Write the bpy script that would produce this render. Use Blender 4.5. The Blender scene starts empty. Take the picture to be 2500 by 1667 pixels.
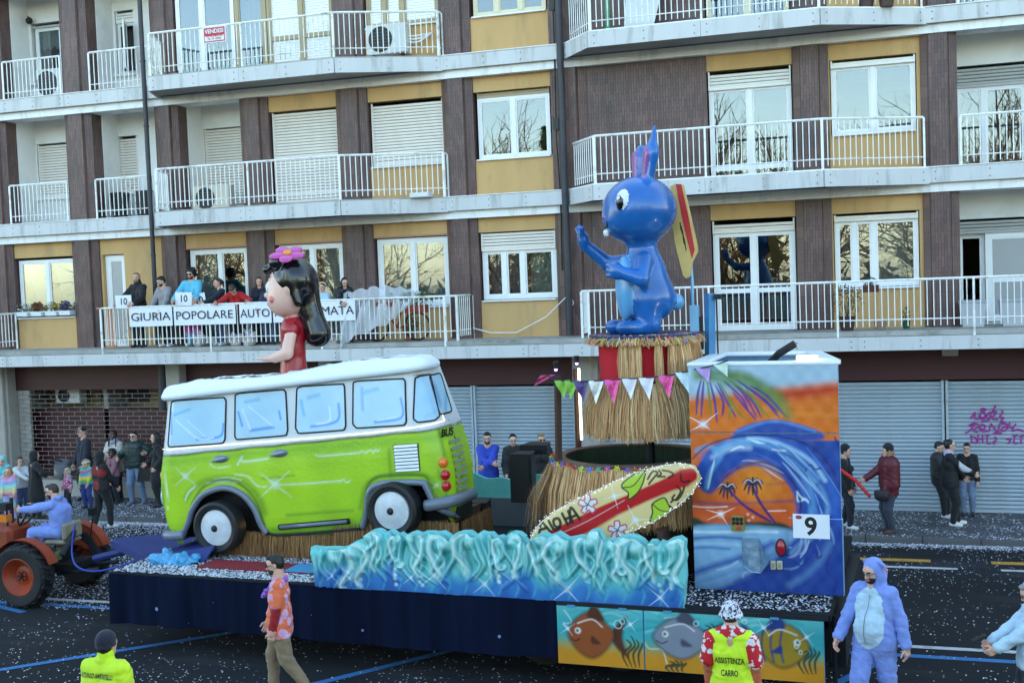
import bpy, bmesh, math, random
import numpy as np
from mathutils import Vector, Matrix
random.seed(7); rng = np.random.default_rng(7)
SC = bpy.context.scene
COL = SC.collection
R_ = math.radians

# ------------------------------------------------------------------ camera
CAM_H = 5.05; FPX = 2800.0
CAM_POS = np.array([0.0, -24.5, CAM_H])
def cam_basis(roll, pitch, yaw):
    y, p, ro = np.radians([yaw, pitch, roll])
    fw = np.array([-np.sin(y)*np.cos(p), np.cos(y)*np.cos(p), -np.sin(p)])
    r = np.array([np.cos(y), np.sin(y), 0.0]); u = np.cross(r, fw)
    return r*np.cos(ro)-u*np.sin(ro), r*np.sin(ro)+u*np.cos(ro), fw
CR, CU, CF = cam_basis(2.196, 2.869, 16.936)
cam_data = bpy.data.cameras.new('camera'); cam = bpy.data.objects.new('camera', cam_data); COL.objects.link(cam)
cam_data.sensor_fit = 'HORIZONTAL'; cam_data.sensor_width = 36.0; cam_data.lens = FPX/2500*36.0
cam_data.clip_start = 0.1; cam_data.clip_end = 3000
cam.matrix_world = Matrix([[CR[0], CU[0], -CF[0], CAM_POS[0]], [CR[1], CU[1], -CF[1], CAM_POS[1]], [CR[2], CU[2], -CF[2], CAM_POS[2]], [0, 0, 0, 1]])
SC.camera = cam
def ray(x, y): return CF + CR*(x-1250)/FPX - CU*(y-833.5)/FPX
def onZ(x, y, z):
    d = ray(x, y); return CAM_POS + d*(z-CAM_H)/d[2]
def onY(x, y, Y):
    d = ray(x, y); return CAM_POS + d*(Y-CAM_POS[1])/d[1]

# ------------------------------------------------------------------ light: open shade, the sun stands behind the building
SUN_EL, SUN_AZ = 24.0, 14.0           # azimuth from +Y towards +X
world = bpy.data.worlds.new('World'); SC.world = world; world.use_nodes = True
wn = world.node_tree.nodes; bg = wn['Background']
sky = wn.new('ShaderNodeTexSky'); sky.sky_type = 'NISHITA'; sky.sun_disc = False
sky.sun_elevation = R_(SUN_EL); sky.sun_rotation = R_(SUN_AZ); sky.altitude = 50; sky.air_density = 1.0; sky.dust_density = 1.0; sky.ozone_density = 1.0
world.node_tree.links.new(sky.outputs[0], bg.inputs[0]); bg.inputs[1].default_value = 0.15
sl = bpy.data.lights.new('sun', 'SUN'); sl.energy = 3.0; sl.angle = R_(0.5); sl.color = (1.0, 0.93, 0.82)
sun = bpy.data.objects.new('sun', sl); COL.objects.link(sun)
sdir = Vector((math.sin(R_(SUN_AZ))*math.cos(R_(SUN_EL)), math.cos(R_(SUN_AZ))*math.cos(R_(SUN_EL)), math.sin(R_(SUN_EL))))
sun.rotation_euler = sdir.to_track_quat('Z', 'Y').to_euler(); sun.location = (0, 0, 40)
vs = SC.view_settings; vs.view_transform = 'Standard'; vs.look = 'None'; vs.exposure = 2.45; vs.gamma = 1.0; vs.use_curve_mapping = False
vs.use_white_balance = True; vs.white_balance_temperature = 7050; vs.white_balance_tint = 2
SC.cycles.max_bounces = 6; SC.cycles.transparent_max_bounces = 8; SC.cycles.use_denoising = True

# ------------------------------------------------------------------ materials
def nrm(v): v = np.asarray(v, float); return v/max(np.linalg.norm(v), 1e-9)
def lin(c):
    c = np.asarray(c, float)/255.0
    return np.where(c <= .04045, c/12.92, ((c+.055)/1.055)**2.4)
MATS = {}
def mat(name, rgb, rough=.6, metal=0.0, var=.0, scale=4.0, bump=0.0, bscale=30.0, coat=0.0, spec=.5, dirt=None, emit=None, sheen=0.0, stretch=(1, 1, 1)):
    """rgb is sRGB 0-255; var mixes in a darker tone by noise; dirt = (rgb, amount, scale)"""
    if name in MATS: return MATS[name]
    m = bpy.data.materials.new(name); m.use_nodes = True; nt = m.node_tree; N = nt.nodes; L = nt.links
    b = N['Principled BSDF']; c = list(lin(rgb))+[1]
    b.inputs['Base Color'].default_value = c; b.inputs['Roughness'].default_value = rough; b.inputs['Metallic'].default_value = metal
    b.inputs['Specular IOR Level'].default_value = spec
    if coat: b.inputs['Coat Weight'].default_value = coat; b.inputs['Coat Roughness'].default_value = .12
    if sheen: b.inputs['Sheen Weight'].default_value = sheen
    tc = N.new('ShaderNodeTexCoord'); mp = N.new('ShaderNodeMapping'); L.new(tc.outputs['Object'], mp.inputs[0]); mp.inputs['Scale'].default_value = stretch
    out = None
    if var:
        n = N.new('ShaderNodeTexNoise'); n.inputs['Scale'].default_value = scale; n.inputs['Detail'].default_value = 6; L.new(mp.outputs[0], n.inputs[0])
        mx = N.new('ShaderNodeMix'); mx.data_type = 'RGBA'
        mr = N.new('ShaderNodeMapRange'); mr.inputs[1].default_value = .3; mr.inputs[2].default_value = .72; L.new(n.outputs[0], mr.inputs[0])
        L.new(mr.outputs[0], mx.inputs[0]); k = 1-var
        mx.inputs[6].default_value = [x*k for x in c[:3]]+[1]; mx.inputs[7].default_value = [min(1, x*(1+var*.5)) for x in c[:3]]+[1]
        out = mx.outputs[2]
    if dirt:
        drgb, amt, dsc = dirt
        n = N.new('ShaderNodeTexNoise'); n.inputs['Scale'].default_value = dsc; n.inputs['Detail'].default_value = 8; n.inputs['Roughness'].default_value = .65; L.new(mp.outputs[0], n.inputs[0])
        mr = N.new('ShaderNodeMapRange'); mr.inputs[1].default_value = .52; mr.inputs[2].default_value = .75; mr.inputs[4].default_value = amt; L.new(n.outputs[0], mr.inputs[0])
        mx = N.new('ShaderNodeMix'); mx.data_type = 'RGBA'; L.new(mr.outputs[0], mx.inputs[0])
        if out: L.new(out, mx.inputs[6])
        else: mx.inputs[6].default_value = c
        mx.inputs[7].default_value = list(lin(drgb))+[1]; out = mx.outputs[2]
    if out: L.new(out, b.inputs['Base Color'])
    if bump:
        n = N.new('ShaderNodeTexNoise'); n.inputs['Scale'].default_value = bscale; n.inputs['Detail'].default_value = 5; L.new(mp.outputs[0], n.inputs[0])
        bp = N.new('ShaderNodeBump'); bp.inputs['Strength'].default_value = bump; bp.inputs['Distance'].default_value = .02; L.new(n.outputs[0], bp.inputs['Height']); L.new(bp.outputs[0], b.inputs['Normal'])
    if emit: b.inputs['Emission Color'].default_value = list(lin(rgb))+[1]; b.inputs['Emission Strength'].default_value = emit
    MATS[name] = m; return m
def paint_mat(name, rough=.45, bump=0.0, bscale=25.0, coat=0.0):
    """airbrushed paint: colour comes from the paint layer stored on the mesh"""
    if name in MATS: return MATS[name]
    m = mat(name, (200, 200, 200), rough, bump=bump, bscale=bscale, coat=coat); nt = m.node_tree
    a = nt.nodes.new('ShaderNodeVertexColor'); a.layer_name = 'paint'
    nt.links.new(a.outputs[0], nt.nodes['Principled BSDF'].inputs['Base Color']); return m
def glass_mat(name, tint, refl=.3, rough=.0):
    m = bpy.data.materials.new(name); m.use_nodes = True; nt = m.node_tree; N = nt.nodes; L = nt.links
    N.remove(N['Principled BSDF']); o = N['Material Output']
    t = N.new('ShaderNodeBsdfTransparent'); t.inputs[0].default_value = list(tint)+[1]
    g = N.new('ShaderNodeBsdfGlossy'); g.inputs['Roughness'].default_value = rough; g.inputs[0].default_value = (.95, .97, 1, 1)
    fr = N.new('ShaderNodeFresnel'); fr.inputs[0].default_value = 1.55
    ad = N.new('ShaderNodeMath'); ad.operation = 'ADD'; ad.inputs[1].default_value = refl; ad.use_clamp = True; L.new(fr.outputs[0], ad.inputs[0])
    n = N.new('ShaderNodeTexNoise'); n.inputs['Scale'].default_value = .9; tc = N.new('ShaderNodeTexCoord'); L.new(tc.outputs['Object'], n.inputs[0])
    bp = N.new('ShaderNodeBump'); bp.inputs['Strength'].default_value = .06; bp.inputs['Distance'].default_value = .02; L.new(n.outputs[0], bp.inputs['Height']); L.new(bp.outputs[0], g.inputs['Normal'])
    mx = N.new('ShaderNodeMixShader'); L.new(ad.outputs[0], mx.inputs[0]); L.new(t.outputs[0], mx.inputs[1]); L.new(g.outputs[0], mx.inputs[2]); L.new(mx.outputs[0], o.inputs[0])
    MATS[name] = m; return m

# ------------------------------------------------------------------ mesh builders
class MB:
    """collects geometry; becomes ONE mesh object"""
    def __init__(s): s.v = []; s.f = []; s.m = []; s.cur = 0
    def add(s, vs, fs):
        o = len(s.v); s.v.extend([tuple(map(float, p)) for p in vs]); s.f.extend([tuple(i+o for i in f) for f in fs]); s.m.extend([s.cur]*len(fs)); return s
    def box(s, x0, x1, y0, y1, z0, z1):
        return s.add([(x0, y0, z0), (x1, y0, z0), (x1, y1, z0), (x0, y1, z0), (x0, y0, z1), (x1, y0, z1), (x1, y1, z1), (x0, y1, z1)],
                     [(0, 3, 2, 1), (4, 5, 6, 7), (0, 1, 5, 4), (1, 2, 6, 5), (2, 3, 7, 6), (3, 0, 4, 7)])
    def bbox(s, x0, x1, y0, y1, z0, z1, b=.02):
        """box with chamfered edges"""
        pts = []
        for sx in (0, 1):
            for sy in (0, 1):
                for sz in (0, 1):
                    c = ((x0, x1)[sx], (y0, y1)[sy], (z0, z1)[sz]); d = (1-2*sx, 1-2*sy, 1-2*sz)
                    for ax in range(3):
                        pts.append(tuple(c[i]+(d[i]*b if i != ax else 0) for i in range(3)))
        bm = bmesh.new(); [bm.verts.new(p) for p in pts]; bmesh.ops.convex_hull(bm, input=bm.verts[:])
        bm.verts.index_update(); vs = [v.co[:] for v in bm.verts]; fs = [[v.index for v in f.verts] for f in bm.faces]; bm.free(); return s.add(vs, fs)
    def prism(s, poly, a0, a1, axis='z'):
        """poly 2-D extruded along axis"""
        n = len(poly)
        def P(p, a): return {'z': (p[0], p[1], a), 'y': (p[0], a, p[1]), 'x': (a, p[0], p[1])}[axis]
        vs = [P(p, a0) for p in poly]+[P(p, a1) for p in poly]
        fs = [tuple(range(n))[::-1], tuple(range(n, 2*n))]+[(i, (i+1) % n, n+(i+1) % n, n+i) for i in range(n)]
        return s.add(vs, fs)
    def tube(s, pts, r, n=6, cap=True):
        P = np.array(pts, float); m = len(P); rr = np.broadcast_to(r, (m,)) if np.ndim(r) <= 1 else r
        T = np.gradient(P, axis=0) if m > 2 else np.array([P[1]-P[0]]*2)
        vs = []; T = T/np.maximum(np.linalg.norm(T, axis=1, keepdims=True), 1e-9)
        a = np.array([0, 0, 1.]) if abs(T[0][2]) < .9 else np.array([1., 0, 0])
        u = np.cross(T[0], a); u /= np.linalg.norm(u)
        for i in range(m):
            u = u-T[i]*(u@T[i]); u /= max(np.linalg.norm(u), 1e-9); w = np.cross(T[i], u)
            for k in range(n):
                t = 2*math.pi*k/n; vs.append(P[i]+(u*math.cos(t)+w*math.sin(t))*rr[i])
        fs = [(i*n+k, i*n+(k+1) % n, (i+1)*n+(k+1) % n, (i+1)*n+k) for i in range(m-1) for k in range(n)]
        if cap: fs += [tuple(range(n))[::-1], tuple((m-1)*n+k for k in range(n))]
        return s.add(vs, fs)
    def lathe(s, prof, c, axis='z', n=24):
        """profile [(r, a)] turned about axis through c"""
        vs = []; m = len(prof)
        for r, a in prof:
            for k in range(n):
                t = 2*math.pi*k/n; p, q = r*math.cos(t), r*math.sin(t)
                vs.append({'z': (c[0]+p, c[1]+q, c[2]+a), 'y': (c[0]+p, c[1]+a, c[2]+q), 'x': (c[0]+a, c[1]+p, c[2]+q)}[axis])
        fs = [(i*n+k, i*n+(k+1) % n, (i+1)*n+(k+1) % n, (i+1)*n+k) for i in range(m-1) for k in range(n)]
        return s.add(vs, fs)
    def quad(s, a, b, c, d): return s.add([a, b, c, d], [(0, 1, 2, 3)])
    def disc(s, c, r, axis='y', n=20, sx=1., sz=1.):
        vs = []
        for k in range(n):
            t = 2*math.pi*k/n; p, q = r*math.cos(t)*sx, r*math.sin(t)*sz
            vs.append({'y': (c[0]+p, c[1], c[2]+q), 'z': (c[0]+p, c[1]+q, c[2]), 'x': (c[0], c[1]+p, c[2]+q)}[axis])
        return s.add(vs, [tuple(range(n))])
    def ball(s, c, r, n=10, m=7):
        r = np.broadcast_to(r, (3,)); vs = [(c[0], c[1], c[2]-r[2])]
        for j in range(1, m):
            a = -math.pi/2+math.pi*j/m
            for k in range(n):
                t = 2*math.pi*k/n; vs.append((c[0]+r[0]*math.cos(a)*math.cos(t), c[1]+r[1]*math.cos(a)*math.sin(t), c[2]+r[2]*math.sin(a)))
        vs.append((c[0], c[1], c[2]+r[2])); e = len(vs)-1
        fs = [(0, 1+(k+1) % n, 1+k) for k in range(n)]+[(e, 1+(m-2)*n+k, 1+(m-2)*n+(k+1) % n) for k in range(n)]
        fs += [(1+j*n+k, 1+j*n+(k+1) % n, 1+(j+1)*n+(k+1) % n, 1+(j+1)*n+k) for j in range(m-2) for k in range(n)]
        return s.add(vs, fs)
    def xf(s, M):
        s.v = [tuple(M @ Vector(p)) for p in s.v]; return s

def mk(name, verts, faces, mats, parent=None, base=(0, 0, 0), smooth=False, mi=None, fix=True, auto=None):
    me = bpy.data.meshes.new(name)
    V = np.asarray(verts, float).reshape(-1, 3)-np.asarray(base, float)
    if isinstance(faces, np.ndarray):
        nf, k = faces.shape; me.vertices.add(len(V)); me.vertices.foreach_set('co', V.astype(np.float32).ravel())
        me.loops.add(nf*k); me.loops.foreach_set('vertex_index', faces.astype(np.int32).ravel())
        me.polygons.add(nf); me.polygons.foreach_set('loop_start', np.arange(0, nf*k, k, dtype=np.int32)); me.update(calc_edges=True); me.validate()
    else:
        me.from_pydata([tuple(p) for p in V], [], faces)
        if fix:
            bm = bmesh.new(); bm.from_mesh(me); bmesh.ops.recalc_face_normals(bm, faces=bm.faces[:]); bm.to_mesh(me); bm.free()
    for m in (mats if isinstance(mats, (list, tuple)) else [mats]): me.materials.append(m)
    if mi is not None and len(mi) == len(me.polygons): me.polygons.foreach_set('material_index', np.asarray(mi, np.int32))
    if smooth: me.polygons.foreach_set('use_smooth', np.ones(len(me.polygons), bool))
    o = bpy.data.objects.new(name, me); COL.objects.link(o)
    if auto is not None: 
        me.polygons.foreach_set('use_smooth', np.ones(len(me.polygons), bool)); me.set_sharp_from_angle(angle=R_(auto))
    if parent is not None: o.parent = parent
    return o
def root_base(p):
    while p is not None:
        if 'base' in p.keys(): return np.array(p['base'])
        p = p.parent
    return np.zeros(3)
def part(name, mb, m, parent, label=None, smooth=False, stuff=False, auto=None):
    o = mk(name, mb.v, mb.f, m, parent, root_base(parent), smooth, mb.m if isinstance(m, (list, tuple)) else None, auto=auto)
    if label: o['label'] = label
    if stuff: o['kind'] = 'stuff'
    return o
def dup(o, dx=0, dy=0, dz=0, parent=None):
    c = o.copy(); COL.objects.link(c); c.location = o.location+Vector((dx, dy, dz))
    if parent is not None: c.parent = parent
    return c
def copy_tree(o, parent=None):
    c = o.copy(); COL.objects.link(c)
    if parent is not None: c.parent = parent
    for ch in list(o.children): copy_tree(ch, c)
    return c
def tag(o, label, cat, group=None):
    o['label'] = label; o['category'] = cat
    if group: o['group'] = group
    return o
def thing(name, label, cat, base=(0, 0, 0), group=None, frame=None):
    """Empty at the base; parts are given in frame coordinates (world, or the float's own axes)"""
    o = bpy.data.objects.new(name, None); COL.objects.link(o); o.empty_display_size = .2
    o['base'] = [float(x) for x in base]
    if frame is None: o.location = base
    else:
        o.location = frame(*base); o.rotation_euler = (0, 0, FA)
    return tag(o, label, cat, group)
def structure(name, mb, m, smooth=False):
    o = mk(name, mb.v, mb.f, m, None, smooth=smooth, mi=mb.m if isinstance(m, (list, tuple)) else None); o['kind'] = 'structure'; return o

# float frame: u along the deck, v towards the building
FO = np.array([-10.41, -10.63, 0.0]); FA = R_(-2.9)
FUD = np.array([math.cos(FA), math.sin(FA), 0]); FVD = np.array([-math.sin(FA), math.cos(FA), 0])
def FW(u, v, z): return tuple(FO+FUD*u+FVD*v+np.array([0, 0, z]))
def onV(x, y, v):
    d = ray(x, y); t = (v-(CAM_POS-FO)@FVD)/(d@FVD); P = CAM_POS+d*t-FO; return (P@FUD, v, P[2])
def onVz(x, y, z):
    P = onZ(x, y, z)-FO; return (P@FUD, P@FVD, z)

def text_mb(txt, size, M, depth=.002, bold=0.0, align='CENTER', shear=0, width=None):
    """lettering as thin mesh; M places the XY plane"""
    cu = bpy.data.curves.new('lettering', 'FONT'); cu.body = txt; cu.size = size; cu.align_x = align; cu.align_y = 'CENTER'; cu.extrude = depth; cu.offset = bold; cu.shear = shear; cu.resolution_u = 3
    ob = bpy.data.objects.new('lettering', cu); me = ob.to_mesh(); mb = MB()
    vs = np.array([v.co[:] for v in me.vertices])
    if width is not None and len(vs): w = vs[:, 0].max()-vs[:, 0].min(); vs[:, 0] *= width/w
    mb.add([tuple(M @ Vector(p)) for p in vs], [tuple(p.vertices) for p in me.polygons]); ob.to_mesh_clear(); bpy.data.objects.remove(ob); bpy.data.curves.remove(cu); return mb
def place(x, y, z, rx=90, rz=0, ry=0):
    """text plane that faces -Y, at x, y, z"""
    return Matrix.Translation((x, y, z)) @ Matrix.Rotation(R_(rz), 4, 'Z') @ Matrix.Rotation(R_(rx), 4, 'X') @ Matrix.Rotation(R_(ry), 4, 'Z')

# ------------------------------------------------------------------ paint canvas
class Canvas:
    def __init__(s, x0, x1, y0, y1, res, base):
        s.x0, s.y0, s.res = x0, y0, res; s.nx = int(round((x1-x0)/res))+1; s.ny = int(round((y1-y0)/res))+1
        s.X, s.Y = np.meshgrid(x0+np.arange(s.nx)*res, y0+np.arange(s.ny)*res)
        s.c = np.zeros((s.ny, s.nx, 3))+lin(base); s.h = np.zeros((s.ny, s.nx))
    def blend(s, m, col, sl=(slice(None), slice(None))):
        m = np.clip(m, 0, 1)[..., None]; s.c[sl] = s.c[sl]*(1-m)+lin(col)*m
    def sub(s, pts, pad):
        P = np.asarray(pts, float); a = np.floor((P.min(0)-pad-[s.x0, s.y0])/s.res).astype(int); b = np.ceil((P.max(0)+pad-[s.x0, s.y0])/s.res).astype(int)+1
        return slice(max(0, a[1]), max(0, min(s.ny, b[1]))), slice(max(0, a[0]), max(0, min(s.nx, b[0])))
    def dist(s, pts, sl, closed=False, wid=None):
        X, Y = s.X[sl], s.Y[sl]; P = np.asarray(pts, float); best = np.full(X.shape, 9.0)
        n = len(P); segs = range(n if closed else n-1)
        for i in segs:
            a, b = P[i], P[(i+1) % n]; d = b-a; L = max(d@d, 1e-12)
            t = np.clip(((X-a[0])*d[0]+(Y-a[1])*d[1])/L, 0, 1); q = np.hypot(X-a[0]-t*d[0], Y-a[1]-t*d[1])
            if wid is not None: q = q/np.maximum(wid[i]+(wid[(i+1) % n]-wid[i])*t, 1e-4)
            best = np.minimum(best, q)
        return best
    def stroke(s, pts, w, col, a=1.0, soft=.5, taper=False):
        """airbrush line of half-width w; soft = share of the width that fades"""
        P = smooth_path(pts) if len(pts) > 2 else np.asarray(pts, float); n = len(P); t = np.linspace(0, 1, n)
        wid = w*(np.sin(np.pi*t)**.6*.9+.1) if taper else np.full(n, w); sl = s.sub(P, w*1.1)
        if s.X[sl].size == 0: return
        d = s.dist(P, sl, wid=wid); s.blend(a*np.clip((1-d)/max(soft, .02), 0, 1), col, sl)
    def inside(s, P, sl):
        X, Y = s.X[sl], s.Y[sl]; r = np.zeros(X.shape, bool); n = len(P)
        for i in range(n):
            (xa, ya), (xb, yb) = P[i], P[(i+1) % n]
            if ya == yb: continue
            c = (ya > Y) != (yb > Y); r ^= c & (X < (xb-xa)*(Y-ya)/(yb-ya)+xa)
        return r
    def poly(s, pts, col, soft=.01, a=1.0, curve=True):
        P = smooth_path(list(pts)+[pts[0]]) if curve else np.asarray(pts, float); sl = s.sub(P, soft)
        if s.X[sl].size == 0: return
        d = s.dist(P, sl, True); d = np.where(s.inside(P, sl), d, -d); s.blend(a*np.clip(d/soft*.5+.5, 0, 1), col, sl)
    def glow(s, x, y, r, col, a=1.0, p=1.5):
        sl = s.sub([(x, y)], r); d = np.hypot(s.X[sl]-x, s.Y[sl]-y)/r; s.blend(a*np.clip(1-d, 0, 1)**p, col, sl)
    def star(s, x, y, r, ang=(35, 125, 215, 305), col=(235, 245, 255), core=.22):
        s.glow(x, y, r*core*1.6, col, .9); s.glow(x, y, r*core*.7, col, 1)
        for k in ang:
            e = (x+r*math.cos(R_(k)), y+r*math.sin(R_(k))); P = np.array([(x, y), ((x+e[0])/2, (y+e[1])/2), e]); sl = s.sub(P, r*.1)
            if s.X[sl].size: s.blend(.8*np.clip(1.2-s.dist(P, sl, wid=np.array([r*.05, r*.035, r*.012])), 0, 1), col, sl)
    def noise(s, amt, n=5, seed=0):
        r = np.random.default_rng(seed); f = np.zeros(s.X.shape)
        for i in range(14):
            k = r.normal(0, n, 2); f += np.sin(s.X*k[0]+s.Y*k[1]+r.uniform(0, 6.3))
        s.c *= (1+amt*f/3.7)[..., None]; s.c = np.clip(s.c, 0.003, .95)
    def ridge(s, pts, w, h, taper=True):
        P = smooth_path(pts); t = np.linspace(0, 1, len(P)); wid = w*(1-.65*t) if taper else np.full(len(P), w); sl = s.sub(P, w*1.05)
        if s.X[sl].size == 0: return
        acc = np.zeros(s.X[sl].shape)
        for i in range(len(P)-1):
            d = np.clip(s.dist(P[i:i+2], sl, wid=wid[i:i+2]), 0, 1); acc = np.maximum(acc, h*((1-t[i])**.6 if taper else 1)*(1-d**2)**.8)
        s.h[sl] = np.maximum(s.h[sl], acc+s.h[sl]*.35)
    def sample(s, x, y, what=None):
        A = s.c if what is None else what
        fx = np.clip((np.asarray(x)-s.x0)/s.res, 0, s.nx-1.001); fy = np.clip((np.asarray(y)-s.y0)/s.res, 0, s.ny-1.001); i, j = fx.astype(int), fy.astype(int); a, b = fx-i, fy-j
        if A.ndim == 3: a, b = a[..., None], b[..., None]
        return (A[j, i]*(1-a)+A[j, np.minimum(i+1, s.nx-1)]*a)*(1-b)+(A[np.minimum(j+1, s.ny-1), i]*(1-a)+A[np.minimum(j+1, s.ny-1), np.minimum(i+1, s.nx-1)]*a)*b
def smooth_path(pts, k=6):
    P = np.asarray(pts, float); n = len(P)
    if n < 3: return P
    cl = np.allclose(P[0], P[-1]); out = []
    for i in range(n-1):
        p0 = P[i-1] if i > 0 else (P[-2] if cl else P[0]); p1, p2 = P[i], P[i+1]; p3 = P[i+2] if i+2 < n else (P[1] if cl else P[-1])
        for j in range(k):
            t = j/k; out.append(.5*((2*p1)+(-p0+p2)*t+(2*p0-5*p1+4*p2-p3)*t*t+(-p0+3*p1-3*p2+p3)*t**3))
    out.append(P[-1]); return np.array(out)
def set_paint(o, rgb):
    me = o.data; at = me.color_attributes.new('paint', 'FLOAT_COLOR', 'POINT'); c = np.ones((len(me.vertices), 4), np.float32); c[:, :3] = rgb; at.data.foreach_set('color', c.ravel())
def grid_faces(ny, nx, keep=None):
    i = np.arange(ny*nx).reshape(ny, nx); q = np.stack([i[:-1, :-1], i[:-1, 1:], i[1:, 1:], i[1:, :-1]], -1)
    return q[keep] if keep is not None else q.reshape(-1, 4)

# ------------------------------------------------------------------ distance-field solids (bodies, sculptures)
def cap(a, b, ra, rb=None, lab=0, k=.02, flat=None): return dict(t='c', a=np.array(a, float), b=np.array(b, float), ra=ra, rb=ra if rb is None else rb, lab=lab, k=k, flat=flat)
def ell(c, r, lab=0, k=.02, rot=None, sub=False): return dict(t='e', a=np.array(c, float), r=np.array(np.broadcast_to(r, (3,)), float), lab=lab, k=k, rot=rot, sub=sub)
def sdf_mesh(prims, h, wrinkle=None, cloth=(), pad=.03):
    lo = np.full(3, 1e9); hi = -lo
    for p in prims:
        if p.get('sub'): continue
        if p['t'] == 'c':
            for q, r in ((p['a'], p['ra']), (p['b'], p['rb'])): lo = np.minimum(lo, q-r); hi = np.maximum(hi, q+r)
        else: m = p['r'].max(); lo = np.minimum(lo, p['a']-m); hi = np.maximum(hi, p['a']+m)
    lo -= pad; hi += pad; n = np.ceil((hi-lo)/h).astype(int)+2
    F = np.full(n, .12, np.float32); B = np.full(n, .12, np.float32); Lb = np.zeros(n, np.int16)
    ax = [lo[i]+np.arange(n[i])*h for i in range(3)]
    for p in prims:
        if p['t'] == 'c': R = max(p['ra'], p['rb']); a = np.minimum(p['a'], p['b'])-R-.07; b = np.maximum(p['a'], p['b'])+R+.07
        else: R = p['r'].max(); a = p['a']-R-.07; b = p['a']+R+.07
        i0 = np.clip(np.floor((a-lo)/h).astype(int), 0, n); i1 = np.clip(np.ceil((b-lo)/h).astype(int)+1, 0, n)
        if (i1 <= i0).any(): continue
        sl = tuple(slice(i0[i], i1[i]) for i in range(3))
        X = ax[0][sl[0]][:, None, None]; Y = ax[1][sl[1]][None, :, None]; Z = ax[2][sl[2]][None, None, :]
        if p['t'] == 'c':
            A, D = p['a'], p['b']-p['a']; dx, dy, dz = X-A[0], Y-A[1], Z-A[2]; L = max(D@D, 1e-10)
            t = np.clip((dx*D[0]+dy*D[1]+dz*D[2])/L, 0, 1); ex, ey, ez = dx-t*D[0], dy-t*D[1], dz-t*D[2]
            if p['flat'] is not None:
                w, fct = p['flat']; w = np.asarray(w, float); q = ex*w[0]+ey*w[1]+ez*w[2]; e2 = ex*ex+ey*ey+ez*ez+q*q*(1/fct**2-1); d = np.sqrt(e2)-(p['ra']+(p['rb']-p['ra'])*t)
            else: d = np.sqrt(ex*ex+ey*ey+ez*ez)-(p['ra']+(p['rb']-p['ra'])*t)
        else:
            dx, dy, dz = X-p['a'][0], Y-p['a'][1], Z-p['a'][2]
            if p['rot'] is not None:
                M = p['rot']; dx, dy, dz = M[0, 0]*dx+M[1, 0]*dy+M[2, 0]*dz, M[0, 1]*dx+M[1, 1]*dy+M[2, 1]*dz, M[0, 2]*dx+M[1, 2]*dy+M[2, 2]*dz
            r = p['r']; k0 = np.sqrt((dx/r[0])**2+(dy/r[1])**2+(dz/r[2])**2); k1 = np.sqrt((dx/r[0]**2)**2+(dy/r[1]**2)**2+(dz/r[2]**2)**2); d = k0*(k0-1)/np.maximum(k1, 1e-6)
        f = F[sl]; k = p['k']
        if p.get('sub'):
            F[sl] = np.maximum(f, -d); sel = -d > f-.5*h
            if p['lab']: Lb[sl][(d < h) & (d > -4*h)] = p['lab']
            continue
        bb = B[sl]; nl = d < bb; Lb[sl] = np.where(nl, p['lab'], Lb[sl]); B[sl] = np.minimum(bb, d)
        if k > 0: hh = np.maximum(k-np.abs(f-d), 0)/k; F[sl] = np.minimum(f, d)-hh*hh*k*.25
        else: F[sl] = np.minimum(f, d)
    if wrinkle:
        amp, fr = wrinkle; X = ax[0][:, None, None]; Y = ax[1][None, :, None]; Z = ax[2][None, None, :]
        w = sum(g*np.sin(f*(X*1.1+Z*.7+Y*.5)+2*np.sin(f*.45*(Z-.6*X)+1))*np.sin(f*.8*(Z*1.2-X*.8+Y*.6)+1.7*np.sin(f*.37*(X+Y+.4*Z))) for f, g in ((fr, .75), (fr*2.1, .45)))
        m = np.isin(Lb, list(cloth)) if cloth else np.ones(n, bool)
        F = F+np.where(m, amp*w, 0).astype(np.float32)
    return surface_nets(F, lo, h, Lb)
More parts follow.
